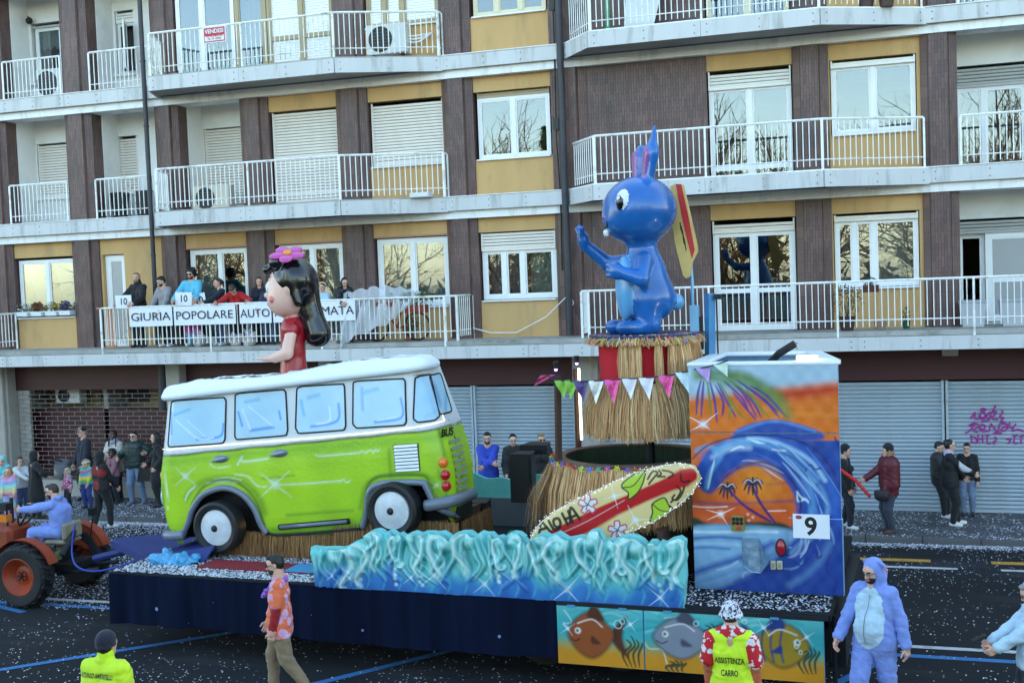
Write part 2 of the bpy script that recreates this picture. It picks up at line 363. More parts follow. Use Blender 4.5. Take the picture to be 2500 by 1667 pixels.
def surface_nets(F, lo, h, Lb):
    S = F < 0; n = F.shape
    c = np.zeros(tuple(k-1 for k in n), np.int8)
    offs = [(i, j, k) for i in (0, 1) for j in (0, 1) for k in (0, 1)]
    for i, j, k in offs: c += S[i:n[0]-1+i, j:n[1]-1+j, k:n[2]-1+k]
    act = (c > 0) & (c < 8); I = np.argwhere(act); idx = np.full(act.shape, -1, np.int64); idx[act] = np.arange(len(I))
    val = {o: F[I[:, 0]+o[0], I[:, 1]+o[1], I[:, 2]+o[2]] for o in offs}
    P = np.zeros((len(I), 3)); W = np.zeros(len(I))
    for o in offs:
        for a in range(3):
            if o[a]: continue
            q = list(o); q[a] = 1; q = tuple(q); va, vb = val[o], val[q]; cr = (va < 0) != (vb < 0); t = np.where(cr, va/np.where(cr, va-vb, 1), 0)
            e = np.array(o, float)[None]+np.eye(3)[a][None]*t[:, None]; P += e*cr[:, None]; W += cr
    V = lo+(I+P/W[:, None])*h; quads = []
    for a in range(3):
        b, d = (a+1) % 3, (a+2) % 3
        s0 = [slice(None)]*3; s1 = [slice(None)]*3; s0[a] = slice(0, n[a]-1); s1[a] = slice(1, n[a])
        A_, B_ = S[tuple(s0)], S[tuple(s1)]; E = np.argwhere(A_ != B_); ok = (E[:, b] > 0) & (E[:, d] > 0) & (E[:, b] < n[b]-1) & (E[:, d] < n[d]-1); E = E[ok]
        ins = A_[tuple(E.T)]; q = []
        for ob, od in ((1, 1), (0, 1), (0, 0), (1, 0)):
            c_ = E.copy(); c_[:, b] -= ob; c_[:, d] -= od; q.append(idx[c_[:, 0], c_[:, 1], c_[:, 2]])
        q = np.stack(q, 1); q[~ins] = q[~ins][:, ::-1]; quads.append(q)
    Q = np.concatenate(quads); Q = Q[(Q >= 0).all(1)]
    ctr = V[Q].mean(1); g = np.clip(np.rint((ctr-lo)/h).astype(int), 0, np.array(n)-1); return V, Q, Lb[g[:, 0], g[:, 1], g[:, 2]]
def sdf_obj(name, prims, h, mats, parent, smooth=True, wrinkle=None, cloth=(), labmap=None, label=None):
    V, Q, Lb = sdf_mesh(prims, h, wrinkle, cloth); o = mk(name, V, Q, mats, parent, root_base(parent), smooth, Lb if labmap is None else np.array([labmap.get(int(l), 0) for l in Lb]))
    if label: o['label'] = label
    return o
# ------------------------------------------------------------------ building materials
def tile_mat():
    m = mat('brown_tile', (104, 78, 74), .45, bump=0); nt = m.node_tree; N = nt.nodes; L = nt.links; b = N['Principled BSDF']
    tc = N.new('ShaderNodeTexCoord'); sx = N.new('ShaderNodeSeparateXYZ'); L.new(tc.outputs['Object'], sx.inputs[0])
    ad = N.new('ShaderNodeMath'); ad.operation = 'ADD'; L.new(sx.outputs[0], ad.inputs[0]); L.new(sx.outputs[1], ad.inputs[1])
    cx = N.new('ShaderNodeCombineXYZ'); L.new(sx.outputs[2], cx.inputs[0]); L.new(ad.outputs[0], cx.inputs[1])
    br = N.new('ShaderNodeTexBrick'); L.new(cx.outputs[0], br.inputs[0]); br.inputs['Scale'].default_value = 1.0
    br.inputs['Brick Width'].default_value = .24; br.inputs['Row Height'].default_value = .056; br.inputs['Mortar Size'].default_value = .004; br.inputs['Mortar Smooth'].default_value = .3; br.inputs['Bias'].default_value = -.1
    br.offset = .37; br.inputs['Color1'].default_value = list(lin((110, 80, 74)))+[1]; br.inputs['Color2'].default_value = list(lin((84, 64, 62)))+[1]; br.inputs['Mortar'].default_value = list(lin((50, 42, 44)))+[1]
    n = N.new('ShaderNodeTexNoise'); n.inputs['Scale'].default_value = 1.3; n.inputs['Detail'].default_value = 7; L.new(tc.outputs['Object'], n.inputs[0])
    mx = N.new('ShaderNodeMix'); mx.data_type = 'RGBA'; mx.blend_type = 'MULTIPLY'; mx.inputs[0].default_value = .55; L.new(br.outputs[0], mx.inputs[6]); L.new(n.outputs[1], mx.inputs[7])
    mg = N.new('ShaderNodeMix'); mg.data_type = 'RGBA'; mg.inputs[0].default_value = .5; L.new(br.outputs[0], mg.inputs[6]); mul = N.new('ShaderNodeMix'); mul.data_type = 'RGBA'; mul.blend_type = 'MULTIPLY'; mul.inputs[0].default_value = 1
    mr = N.new('ShaderNodeMapRange'); mr.inputs[1].default_value = .3; mr.inputs[2].default_value = .7; mr.inputs[3].default_value = .72; mr.inputs[4].default_value = 1.2; L.new(n.outputs[0], mr.inputs[0])
    L.new(br.outputs[0], mul.inputs[6]); L.new(mr.outputs[0], mul.inputs[7]); L.new(mul.outputs[2], b.inputs['Base Color'])
    bp = N.new('ShaderNodeBump'); bp.inputs['Strength'].default_value = .5; bp.inputs['Distance'].default_value = .006; bp.invert = True; L.new(br.outputs['Fac'], bp.inputs['Height']); L.new(bp.outputs[0], b.inputs['Normal'])
    return m
M_TILE = tile_mat()
M_YEL = mat('ochre_plaster', (206, 166, 112), .85, var=.10, scale=1.2, bump=.15, bscale=90, dirt=((142, 120, 92), .6, 1.6), stretch=(1.3, 1.3, .35))
M_WHT = mat('white_plaster', (238, 236, 232), .85, var=.06, scale=.9, bump=.1, bscale=60, dirt=((170, 168, 160), .35, 1.1))
M_BEAM = mat('white_beam', (244, 244, 244), .6, var=.05, scale=.7, dirt=((168, 160, 146), .6, 1.8), stretch=(2, 2, .5))
M_FAS = mat('grey_fascia', (206, 206, 206), .5, var=.07, scale=.8, dirt=((128, 130, 124), .75, 1.7), stretch=(3, 3, .4))
M_SOF = mat('soffit', (176, 174, 170), .8, var=.1, scale=.9, dirt=((120, 118, 112), .4, .7))
M_CONC = mat('weathered_concrete', (168, 166, 160), .9, var=.2, scale=2.5, bump=.4, bscale=25, dirt=((88, 92, 62), .8, 2.2))
M_GCONC = mat('pier_concrete', (172, 166, 158), .85, var=.12, scale=2, bump=.3, bscale=40, dirt=((110, 104, 98), .5, 1.7))
M_WIN = mat('white_frame', (240, 240, 238), .4, var=.04, scale=2)
M_BRF = mat('beige_frame', (168, 150, 116), .45, var=.08, scale=3)
M_RAIL = mat('white_rail', (242, 242, 240), .4, dirt=((120, 96, 70), .7, 3.5))
M_RAIL2 = mat('mossy_rail', (238, 238, 232), .45, dirt=((90, 96, 56), .95, 3.0))
M_SLAT = mat('cream_slat', (240, 230, 218), .5, var=.05, scale=1.5)
M_SLATW = mat('white_slat', (242, 240, 234), .5, var=.04, scale=1.5)
M_SLATG = mat('grey_slat', (178, 178, 174), .5, var=.05, scale=1.5)
M_LATH = mat('galvanised_lath', (172, 186, 196), .5, metal=.1, var=.10, scale=1.2, dirt=((140, 116, 98), .5, 2.6), stretch=(.5, 1, 3))
M_RED = mat('dark_red_panel', (70, 26, 29), .55, var=.12, scale=1.0)
M_DARK = mat('room_dark', (60, 58, 56), .9)
M_ROOM = mat('room_wall', (150, 144, 134), .9, var=.1, scale=1)
M_CUR = mat('curtain_cloth', (214, 212, 206), .9, var=.08, scale=3)
M_CURG = mat('grey_curtain', (158, 160, 170), .9, var=.08, scale=3)
M_LACE = mat('lace_cloth', (222, 226, 220), .9)
M_PIPE = mat('downpipe_metal', (62, 62, 68), .5, metal=.3, var=.15, scale=3)
M_BOLT = mat('bolt_head', (112, 114, 118), .5, metal=.4)
M_GLASS = glass_mat('window_glass', (.62, .68, .68), .055)
M_FROST = mat('frosted_glass', (172, 172, 172), .25, var=.05, scale=1)
M_PINK = mat('lintel_trim', (186, 136, 116), .7, var=.1)
M_BLK = mat('black_plastic', (24, 24, 26), .45)
M_ACW = mat('unit_white', (216, 218, 216), .45, var=.04, scale=3)

apt = thing('apartment_building', 'long apartment block with brown tiled piers, ochre panels and white railed balconies', 'building', (0, 0, 0))
XL, XR = -21.35, 4.6
def bpart(name, m, fn, parent=None, **k):
    mb = MB(); fn(mb); return part(name, mb, m, parent or apt, **k)
# structure behind the facade: floor slabs, partitions, back wall
FL = [3.87, 7.02, 10.13, 13.25]
for i, z in enumerate(FL): bpart('floor_slab', M_SOF, lambda b: b.box(-46, 26, .35 if i else -.9, 8.9, z-.27, z-.012))
bpart('back_wall', M_ROOM, lambda b: b.box(-46, 26, 8.9, 9.2, 0, 22))
bpart('upper_storeys', M_WHT, lambda b: b.box(-46, 26, .02, 8.9, 13.3, 22))
bpart('side_wall', M_TILE, lambda b: b.box(-46, XL, -.1, 8.9, 0.02, 13.3), label='plain brown tiled end of the block')
bpart('side_wall', M_TILE, lambda b: b.box(XR, 26, -.1, 8.9, 0.02, 13.3))
PIERS = [(-21.3, -20.68), (-18.88, -18.11), (-16.30, -15.66), (-13.97, -13.24), (-11.47, -10.70), (-8.87, -8.15), (-6.35, -5.55), (-3.05, -2.98), (-1.23, -.52), (1.25, 1.93)]
for i, (a, b) in enumerate(PIERS):
    bpart('partition', M_ROOM, lambda q: q.box((a+b)/2-.06, (a+b)/2+.06, .42, 8.8, 0.03, 13.2))
    if b-a < .1: continue
    for f in range(3):
        if f == 2 and i == 3: continue
        z0 = FL[f]+(-.02 if f == 0 else 0); z1 = FL[f+1]-.30
        w = b-a; sh = [(a, .4), (a, -.06), (a+.24*w, -.17), (b-.26*w, -.17), (b-.22*w, -.10), (b, -.04), (b, .4)]
        bpart('pier', M_TILE, lambda q: q.prism(sh, z0, z1))
# wide brown tiled panel between the downpipe and the balcony doors
for f in range(3): bpart('tiled_wall', M_TILE, lambda q: q.box(-5.55, -2.98, -.02, .3, FL[f], FL[f+1]-.30))
# beams and grey fascia strips under every floor line
A_P = [(-15.98, -.29), (-15.6, -1.25), (-10.9, -1.25), (-8.75, -.29)]
B_P = [(-5.95, -.29), (-5.2, -1.25), (-.62, -1.25), (1.35, -.29)]
bolt_src = {}
def fascia(path, z0, z1, t=.035, bolts=True, step=2.35):
    for (xa, ya), (xb, yb) in zip(path[:-1], path[1:]):
        L = math.hypot(xb-xa, yb-ya); n = max(1, round(L/step)); ux, uy = (xb-xa)/L, (yb-ya)/L; nx, ny = uy, -ux
        for k in range(n):
            s0, s1 = L*k/n+.003, L*(k+1)/n-.003; mb = MB()
            P = [(xa+ux*s0, ya+uy*s0), (xa+ux*s1, ya+uy*s1), (xa+ux*s1+nx*t, ya+uy*s1+ny*t), (xa+ux*s0+nx*t, ya+uy*s0+ny*t)]
            mb.prism(P, z0, z1); o = part('fascia_panel', mb, M_FAS, apt)
            if bolts and s1-s0 > .5:
                b = MB(); m = max(2, int((s1-s0)/.85)+1)
                for q in range(m):
                    s = s0+.12+(s1-s0-.24)*q/(m-1)
                    for zz in (z0+.075, z1-.085):
                        c = np.array([xa+ux*s+nx*t, ya+uy*s+ny*t, zz]); b.ball(c, (.014, .014, .014), 6, 4)
                part('bolts', b, M_BOLT, o, stuff=True)
for f in (1, 2):
    z = FL[f]
    for a, b in ((XL, XR),): bpart('beam', M_BEAM, lambda q: q.box(a, b, -.21, .33, z-.475, z-.272))
    fascia([(XL, -.29), A_P[0]], z-.30, z); fascia([A_P[3], B_P[0]], z-.30, z); fascia([B_P[3], (XR, -.29)], z-.30, z)
    for a, b in ((XL, A_P[0][0]), (A_P[3][0], B_P[0][0]), (B_P[3][0], XR)):
        bpart('ledge', M_SOF, lambda q: q.box(a, b, -.285, .32, z-.268, z-.02)); bpart('ledge_cap', M_BEAM, lambda q: q.box(a+.004, b-.004, -.345, -.2, z+.004, z+.022))
    for P in (A_P, B_P):
        fascia(P, z-.32, z-.005)
        bpart('balcony_slab', M_SOF, lambda q: q.prism([(P[0][0]+.01, .30)]+[(x, y+.004) for x, y in P]+[(P[3][0]-.01, .30)], z-.25, z-.02))
        c = MB(); 
        for (xa, ya), (xb, yb) in zip(P[:-1], P[1:]): c.tube([(xa, ya-.01, z+.005), (xb, yb-.01, z+.005)], .022, 6)
        part('slab_edge', c, M_CONC if P is A_P else M_BEAM, apt)
bpart('beam', M_BEAM, lambda q: q.box(XL, XR, -.21, .33, FL[3]-.475, FL[3]-.272))
# first-floor terrace slab over the shops
bpart('terrace_slab', M_CONC, lambda q: (q.box(XL-24, 26, -1.21, .3, 3.765, 3.865)))
bpart('terrace_soffit', M_SOF, lambda q: q.box(XL-24, 26, -1.22, .3, 3.52, 3.75))
fascia([(XL-2, -1.235), (XR+2, -1.235)], 3.49, 3.757, step=3.3)

# ------------------------------------------------------------------ windows
def frame_mb(x0, x1, z0, z1, y, splits, fw=.065, mull=.1, d=.07, bottom=None):
    mb = MB(); bt = fw if bottom is None else bottom
    mb.box(x0, x0+fw, y, y+d, z0, z1); mb.box(x1-fw, x1, y, y+d, z0, z1); mb.box(x0+fw, x1-fw, y+.001, y+d-.001, z1-fw, z1); mb.box(x0+fw, x1-fw, y+.001, y+d-.001, z0, z0+bt)
    xs = [x0+fw]
    for s in splits: xs += [x0+(x1-x0)*s-mull/2, x0+(x1-x0)*s+mull/2]
    xs.append(x1-fw)
    for a, b in zip(xs[1:-1:2], xs[2:-1:2]): mb.box(a, b, y-.012, y+d-.014, z0+bt, z1-fw)
    return mb, [(xs[i], xs[i+1]) for i in range(0, len(xs), 2)], z0+bt, z1-fw
def window(x0, x1, z0, z1, splits=(.5,), y=.10, m=None, glass=None, fw=.065, mull=.1, low=None, sash=.035, skip=(), name='window', label=None):
    m = m or M_WIN; mb, sp, a, b = frame_mb(x0, x1, z0, z1, y, splits, fw, mull)
    for s in sp:    # sash rims
        for (p, q, r, t) in ((s[0], s[0]+sash, a, b), (s[1]-sash, s[1], a, b)): mb.box(p+.001, q-.001, y+.012, y+.05, r, t)
        mb.box(s[0]+sash, s[1]-sash, y+.013, y+.05, a, a+sash); mb.box(s[0]+sash, s[1]-sash, y+.013, y+.05, b-sash, b)
        if low: mb.box(s[0]+sash, s[1]-sash, y+.013, y+.05, low-.05, low+.05)
    w = part(name, mb, m, apt, label=label)
    for i, s in enumerate(sp):
        if i in skip: continue
        g = MB(); g.box(s[0]+sash, s[1]-sash, y+.03, y+.038, a+sash, b-sash); part('pane', g, glass or M_GLASS, w)
    return w
def curtain(x0, x1, z0, z1, y, m=None, amp=.025, n=None, name='curtain'):
    mb = MB(); n = n or max(8, int((x1-x0)*36)); ph = random.random()*6
    xs = np.linspace(x0, x1, n); ys = y+amp*np.sin(np.arange(n)*1.45+ph)*(.6+.4*np.sin(np.arange(n)*.37+ph))
    mb.add([(xs[i], ys[i], zz) for zz in (z0, z1) for i in range(n)], [(i, i+1, n+i+1, n+i) for i in range(n-1)]); part(name, mb, m or M_CUR, apt, smooth=True)
slat_mesh = {}
def roller(x0, x1, z0, z1, y=.07, m=None, pitch=.07, box=True):
    m = m or M_SLAT; mb = MB(); mb.box(x0, x0+.035, y-.02, y+.03, z0, z1); mb.box(x1-.035, x1, y-.02, y+.03, z0, z1); mb.box(x0+.036, x1-.036, y-.022, y+.012, z0, z0+.05)
    for xx in (x0+.2, x1-.2): mb.box(xx-.02, xx+.02, y-.034, y-.023, z0+.012, z0+.036)
    ro = part('roller_shutter', mb, m, apt); key = (round(x1-x0, 3), m.name)
    n = int((z1-z0-.05)/pitch); src = None
    for k in range(n):
        z = z0+.052+k*pitch
        if src is None:
            s = MB(); h = pitch-.013; s.prism([(y+.012, z), (y-.006, z), (y-.016, z+h*.3), (y-.017, z+h*.7), (y-.008, z+h), (y+.012, z+h)], x0+.037, x1-.037, 'x'); src = part('slat', s, m, ro); zb = z
        else: dup(src, dy=random.uniform(-.002, .002), dz=z-zb, parent=ro)
def panel(x0, x1, z0, z1, m=None, y0=.0, y1=.28, name='wall_panel'): bpart(name, m or M_YEL, lambda q: q.box(x0, x1, y0, y1, z0, z1))
def sill(x0, x1, z): bpart('sill', M_BEAM, lambda q: q.bbox(x0-.05, x1+.05, -.07, .2, z-.035, z, .008))
G = .003
# bay ochre walls with openings: (x0, x1)
def bay(f, x0, x1, zb=None, zt=None, wx=None, m=None):
    """wall round an opening wx=(a, b) from zb to zt"""
    z0, z1 = FL[f]-.012, FL[f+1]-.478; a, b = wx or (x0, x1)
    if zt is not None and zt < z1: panel(x0+G, x1-G, zt, z1, m)
    if zb is not None and zb > z0: panel(x0+G, x1-G, z0, zb, m)
    lo = zb if zb is not None else z0; hi = zt if zt is not None else z1
    if a-x0 > .03: panel(x0+G, a, lo+.001, hi-.001, m, .001)
    if x1-b > .03: panel(b, x1-G, lo+.001, hi-.001, m, .001)
def loggia(f, x0, x1, wx0, wx1, wz0, wz1):
    z0, z1 = FL[f]-.012, FL[f+1]-.272
    bpart('loggia_wall', M_WHT, lambda q: (q.box(x0, wx0, 1., 1.2, z0, z1), q.box(wx1, x1, 1., 1.2, z0, z1), q.box(wx0, wx1, 1.001, 1.2, z0, wz0), q.box(wx0, wx1, 1.001, 1.2, wz1, z1)))
    for xx in (x0, x1): bpart('loggia_side', M_WHT, lambda q: q.box(xx-.02, xx+.02, .34, 1., z0, z1))
    bpart('loggia_floor', M_CONC, lambda q: q.box(x0+.021, x1-.021, -.19, .999, z0-.24, z0+.006))
    bpart('loggia_ceiling', M_WHT, lambda q: q.box(x0+.021, x1-.021, .335, .999, FL[f+1]-.30, FL[f+1]-.273))
# second floor
loggia(1, -20.68, -18.88, -20.62, -19.35, 7.75, 9.18); roller(-20.6, -19.37, 7.76, 9.17, 1.04); bpart('sill', M_BEAM, lambda q: q.box(-20.66, -19.3, .9, 1.02, 7.71, 7.75))
loggia(1, -18.11, -16.30, -18.25+.1, -17.55, 7.75, 9.2); roller(-18.13, -17.57, 7.76, 9.19, 1.04); bpart('sill', M_BEAM, lambda q: q.box(-18.1, -17.5, .9, 1.02, 7.71, 7.75))
loggia(1, -15.66, -13.97, -15.62, -14.3, 7.02, 9.2); roller(-15.6, -14.32, 7.03, 9.19, 1.04)
bay(1, -13.24, -11.47, None, 9.30); roller(-13.2, -11.5, 7.04, 9.28, .1)
bay(1, -10.70, -8.87, 7.84, 9.32); roller(-10.66, -8.9, 7.86, 9.30, .1); sill(-10.62, -8.95, 7.84)
bay(1, -8.15, -6.35, 7.84, 9.33); window(-8.09, -6.42, 7.85, 9.2); roller(-8.09, -6.42, 9.2, 9.33, .11, M_BRF); sill(-8.05, -6.45, 7.84)
bay(1, -2.98, -1.23, None, 9.33); window(-2.95, -1.26, 7.02, 8.98, low=7.3); roller(-2.95, -1.26, 8.93, 9.32, .06, M_SLATW)
bay(1, -.52, 1.25, 7.82, 9.33, (-.49, 1.18)); window(-.47, 1.16, 7.83, 9.22); roller(-.47, 1.16, 9.17, 9.32, .06, M_SLATW); sill(-.4, 1.1, 7.82)
loggia(1, 1.93, 4.58, 1.97, 4.5, 7.02, 9.15); window(1.98, 4.4, 7.03, 8.72, (.22, .55), 1.04, M_WIN); roller(1.98, 4.4, 8.70, 9.14, 1.02, M_SLATG)
# third floor
loggia(2, -20.68, -18.88, -20.58, -19.55, 10.75, 12.3); window(-20.5, -19.58, 10.78, 12.18, (), 1.06, fw=.05); roller(-20.56, -19.58, 12.17, 12.29, 1.02, M_SLATG, box=False)
bpart('room_shade_sheet', M_DARK, lambda q: q.box(-20.56, -19.6, 1.35, 1.37, 10.78, 12.25))  # dark sheet behind the opening, its colour stands in for room shade
loggia(2, -18.11, -16.30, -18.12+.1, -17.45, 10.75, 12.36); roller(-18.0, -17.46, 12.05, 12.35, 1.04, M_SLATW)
bpart('room_shade_sheet', M_DARK, lambda q: q.box(-18.0, -17.46, 1.3, 1.32, 10.76, 12.05))  # same dark sheet again, room shade put into its colour
window(-17.98, -17.47, 10.78, 12.04, (), 1.05, fw=.03, skip=(0,))
s_ = MB(); s_.v, s_.f = [], []
fr, _, _, _ = frame_mb(0, .62, 0, 1.22, 0, (), .045, d=.04); fr.xf(Matrix.Translation((-17.72, 1.0, 10.80)) @ Matrix.Rotation(R_(-62), 4, 'Z')); so = part('open_sash', fr, M_WIN, apt)
g_ = MB(); g_.box(.045, .575, .015, .022, .045, 1.175); g_.xf(Matrix.Translation((-17.72, 1.0, 10.80)) @ Matrix.Rotation(R_(-62), 4, 'Z')); part('pane', g_, M_FROST, so)
bpart('sill', M_BEAM, lambda q: q.box(-20.62, -19.5, .88, 1.02, 10.70, 10.75)); bpart('sill', M_BEAM, lambda q: q.box(-18.05, -17.4, .88, 1.02, 10.70, 10.75))
window(-15.62, -14.05, 10.15, 12.5, (.45,), .02, M_WIN); window(-14.03, -13.2, 10.15, 12.5, (), .021, M_BRF, fw=.1); window(-13.18, -11.48, 10.15, 12.5, (.52,), .02, M_BRF, low=11.0, skip=(0, 1))
bpart('shutter_curtain', M_SLATW, lambda q: [q.box(-13.1, -11.55, .075, .1, 10.16+.06*k, 10.16+.06*k+.054) for k in range(39)], stuff=True)
curtain(-13.98, -13.25, 10.16, 12.45, .2, M_CURG)
panel(-15.62, -11.5, 12.5, 12.77, M_YEL, .02); 
bay(2, -10.70, -8.87, 10.98, 12.5); window(-10.66, -8.9, 10.99, 12.48, (.25, .5), .06, M_BRF, skip=(0, 1, 2)); sill(-10.62, -8.95, 10.98); bpart('shutter_curtain', M_SLATW, lambda q: [q.box(-10.6, -8.95, .11, .13, 11.0+.06*k, 11.0+.06*k+.054) for k in range(24)], stuff=True)
bay(2, -8.15, -6.35, 10.98, 12.5); window(-8.09, -6.42, 10.99, 12.4, (.33, .66), .08, mat('cream_frame', (222, 214, 180), .45)); sill(-8.05, -6.45, 10.98)
bay(2, -2.98, -1.23, None, 12.5); window(-2.95, -1.26, 10.14, 12.4, (.5,), .08, mat('cream_frame', (222, 214, 180), .45))
bay(2, -.52, 1.25, 10.95, 12.5); window(-.47, 1.16, 10.97, 12.4, (.5,), .08); sill(-.4, 1.1, 10.95)
loggia(2, 1.93, 4.58, 1.97, 4.5, 10.13, 12.4); window(1.98, 4.4, 10.14, 12.3, (.2, .33, .7), 1.04, low=10.9)
# first floor
bay(0, -20.68, -18.88, 4.66, 6.18); window(-20.64, -18.92, 4.68, 6.12, (.5,), .1); sill(-20.6, -18.95, 4.66)
for s, w in ((-20.55, .75), (-19.72, .7)):
    mb = MB(); mb.add([(s, .25, 6.05), (s+w, .26, 6.05), (s+w, .25, 5.0), (s+w*.72, .27, 4.92), (s+w*.4, .25, 5.1), (s+w*.15, .27, 5.6)], [(0, 5, 4, 3, 2, 1)]); part('curtain', mb, M_LACE, apt)
bay(0, -18.11, -16.30, None, 6.16, (-18.05, -17.42)); window(-18.04, -17.43, 3.87, 6.14, (), .1, glass=M_FROST, fw=.12)
panel(-17.42+.001, -17.1, 3.87, 6.15, M_YEL, .0005); window(-17.08, -16.33, 3.87, 6.2, (), .05, fw=.06); curtain(-16.98, -16.4, 4.0, 6.1, .3, M_CUR)
for x0, x1 in ((-15.66, -13.97), (-13.24, -11.47)):
    bay(0, x0, x1, None, 6.22); bpart('lintel_trim', M_PINK, lambda q: q.box(x0+G, x1-G, -.012, .2, 6.18, 6.22)); window(x0+.05, x1-.05, 3.88, 6.17, (.52,), .1, fw=.09); curtain(x0+.16, x0+.85, 3.9, 6.05, .3, M_CUR)
curtain(-12.2, -11.6, 3.9, 6.05, .32, M_CUR)
bay(0, -10.70, -8.87, 4.62, 6.25); bpart('lintel_trim', M_PINK, lambda q: q.box(-10.7+G, -8.87-G, -.012, .2, 6.21, 6.25)); window(-10.66, -8.9, 4.63, 6.19, (.5,), .1, fw=.1); sill(-10.62, -8.95, 4.62); curtain(-10.5, -9.85, 4.65, 6.1, .3); curtain(-9.75, -9.0, 4.65, 6.1, .33)
bay(0, -8.15, -6.35, 4.70, 6.22); window(-8.11, -6.39, 4.71, 5.85, (.30, .55), .1, fw=.09); roller(-8.11, -6.39, 5.80, 6.2, .07, M_SLAT); sill(-8.05, -6.45, 4.70); curtain(-8.0, -7.15, 4.72, 5.8, .3, M_CURG); curtain(-7.05, -6.5, 4.72, 5.8, .3)
bay(0, -2.98, -1.23, None, 6.22); window(-2.95, -1.26, 3.88, 5.98, (.5,), .1, low=4.72, fw=.09); roller(-2.95, -1.26, 5.94, 6.2, .06, M_SLAT)
bpart('door_panel', M_SLATG, lambda q: (q.box(-2.82, -2.2, .145, .16, 4.1, 4.6), q.box(-2.02, -1.4, .145, .16, 4.1, 4.6)))
bay(0, -.52, 1.25, 4.70, 6.22, (-.49, 1.18)); window(-.47, 1.16, 4.71, 6.1, (.24, .47), .1, fw=.07); roller(-.47, 1.16, 6.06, 6.2, .06, M_SLAT); sill(-.4, 1.1, 4.70); curtain(-.38, .25, 4.73, 6.05, .3, M_CURG); curtain(.3, 1.08, 4.73, 6.05, .3)
loggia(0, 1.93, 4.58, 1.97, 4.5, 3.88, 6.02); roller(1.98, 4.45, 5.72, 6.01, 1.02, M_SLATG); window(2.5, 4.4, 3.9, 5.72, (), 1.05, glass=M_FROST, fw=.1, low=4.75)
window(1.98, 2.5, 3.9, 5.72, (), 1.2, fw=.06, skip=(0,))

# ------------------------------------------------------------------ railings
bar_mesh = {}
def railing(path, z0, h=.98, single=True, m=None, step=.118, posts=2.0, top=.026, drop=.20, label=None):
    m = m or M_RAIL; P = [np.array(p, float) for p in path]; t = MB(); t.tube([(*p, z0+h) for p in P], top, 6); t.tube([(*p, z0+.20) for p in P], .013, 4)
    ro = part('balcony_railing', t, m, apt, label=label); acc = MB()
    for a, b in zip(P[:-1], P[1:]):
        L = np.linalg.norm(b-a); n = max(1, round(L/step)); u = (b-a)/L; pk = max(1, round(L/posts)); ps = {round(n*i/pk) for i in range(pk+1)} if L > .6 else {0, n}
        for k in range(n+1):
            c = a+u*L*k/n; po = k in ps
            if po:
                q = MB(); o2 = np.array([u[1], -u[0]])*.03; c2 = c+o2; q.box(c2[0]-.02, c2[0]+.02, c2[1]-.012, c2[1]+.012, z0-drop, z0+h-.01); part('post', q, m, ro)
            elif single:
                key = (round(h, 3), m.name)
                if key not in bar_mesh:
                    q = MB(); q.box(-.0085, .0085, -.0085, .0085, .07, h-.015); bar_mesh[key] = part('bar', q, m, ro); o = bar_mesh[key]
                    o.location = (c[0], c[1], z0)
                else: o = dup(bar_mesh[key], parent=ro); o.location = (c[0], c[1], z0)
            else: acc.box(c[0]-.0085, c[0]+.0085, c[1]-.0085, c[1]+.0085, z0+.07, z0+h-.015)
    if acc.v: part('bars', acc, m, ro, stuff=True)
def inset(P, d=.06): return [(x+(d if i == 0 else (-d if i == len(P)-1 else 0)), y+d*(.6 if 0 < i < len(P)-1 else 0)) for i, (x, y) in enumerate(P)]
for f in (1, 2):
    ra = [(-15.93, -.16), (-15.56, -1.2), (-10.92, -1.2), (-8.82, -.3), (-8.8, -.12)]; rb = [(-5.9, -.1), (-5.15, -1.2), (-.64, -1.2), (1.27, -.26)]
    railing(ra, FL[f]+.02, single=f == 1, m=M_RAIL2 if f == 2 else M_RAIL); railing(rb, FL[f]+.02, single=f == 1)
    for a, b in ((-20.62, -18.9), (-18.05, -16.34), (1.97, 4.5)): railing([(a, -.08), (b, -.08)], FL[f]+.02, single=False, posts=9, drop=0)
railing([(-17.35, -.1), (-17.3, -1.17), (-8.6, -1.17), (-8.4, -1.0), (-8.35, -.1)], 3.88, .96, True, M_RAIL2, posts=2.6)
railing([(-5.62, -.1), (-5.55, -1.1), (-5.4, -1.17), (4.55, -1.17)], 3.88, .96, True, posts=2.4)
railing([(-21.6, -1.0), (-20.75, -1.0), (-20.7, -.1)], 3.88, .9, False, posts=9, drop=0)
# downpipes
def pipe(x, y, z0, z1, r=.055, m=M_PIPE):
    mb = MB(); mb.tube([(x, y, z0), (x, y, z1)], r, 12)
    for z in np.arange(z0+.6, z1, 1.55): mb.tube([(x, y, z), (x, y, z+.04)], r+.012, 12)
    o = part('downpipe', mb, m, apt, auto=40); return o
pipe(-16.34, -.36, 3.9, 13.2); pipe(-6.02, -.40, 3.9, 13.2, .075)
pipe(-21.22, -.3, 3.9, 6.3, .035, M_WIN)
mb = MB(); mb.tube([(-6.2, -.19, 12.9), (-6.18, -.24, 10.1), (-6.22, -.2, 8.1), (-6.16, -.24, 6.9), (-6.2, -.19, 5.3)], .018, 6); mb.box(-6.27, -6.15, -.24, -.175, 10.9, 11.15); mb.box(-6.27, -6.15, -.24, -.175, 8.35, 8.6); part('wall_cable', mb, M_BLK, apt)
mb = MB(); mb.tube([(-8.3, -.2, 4.1), (-7.9, -.16, 3.98), (-7.3, -.16, 3.97), (-6.6, -.2, 4.3), (-6.05, -.25, 4.78), (-5.95, -.25, 4.6), (-6.05, -.25, 4.35)], .012, 5); part('white_cable', mb, M_WIN, apt)

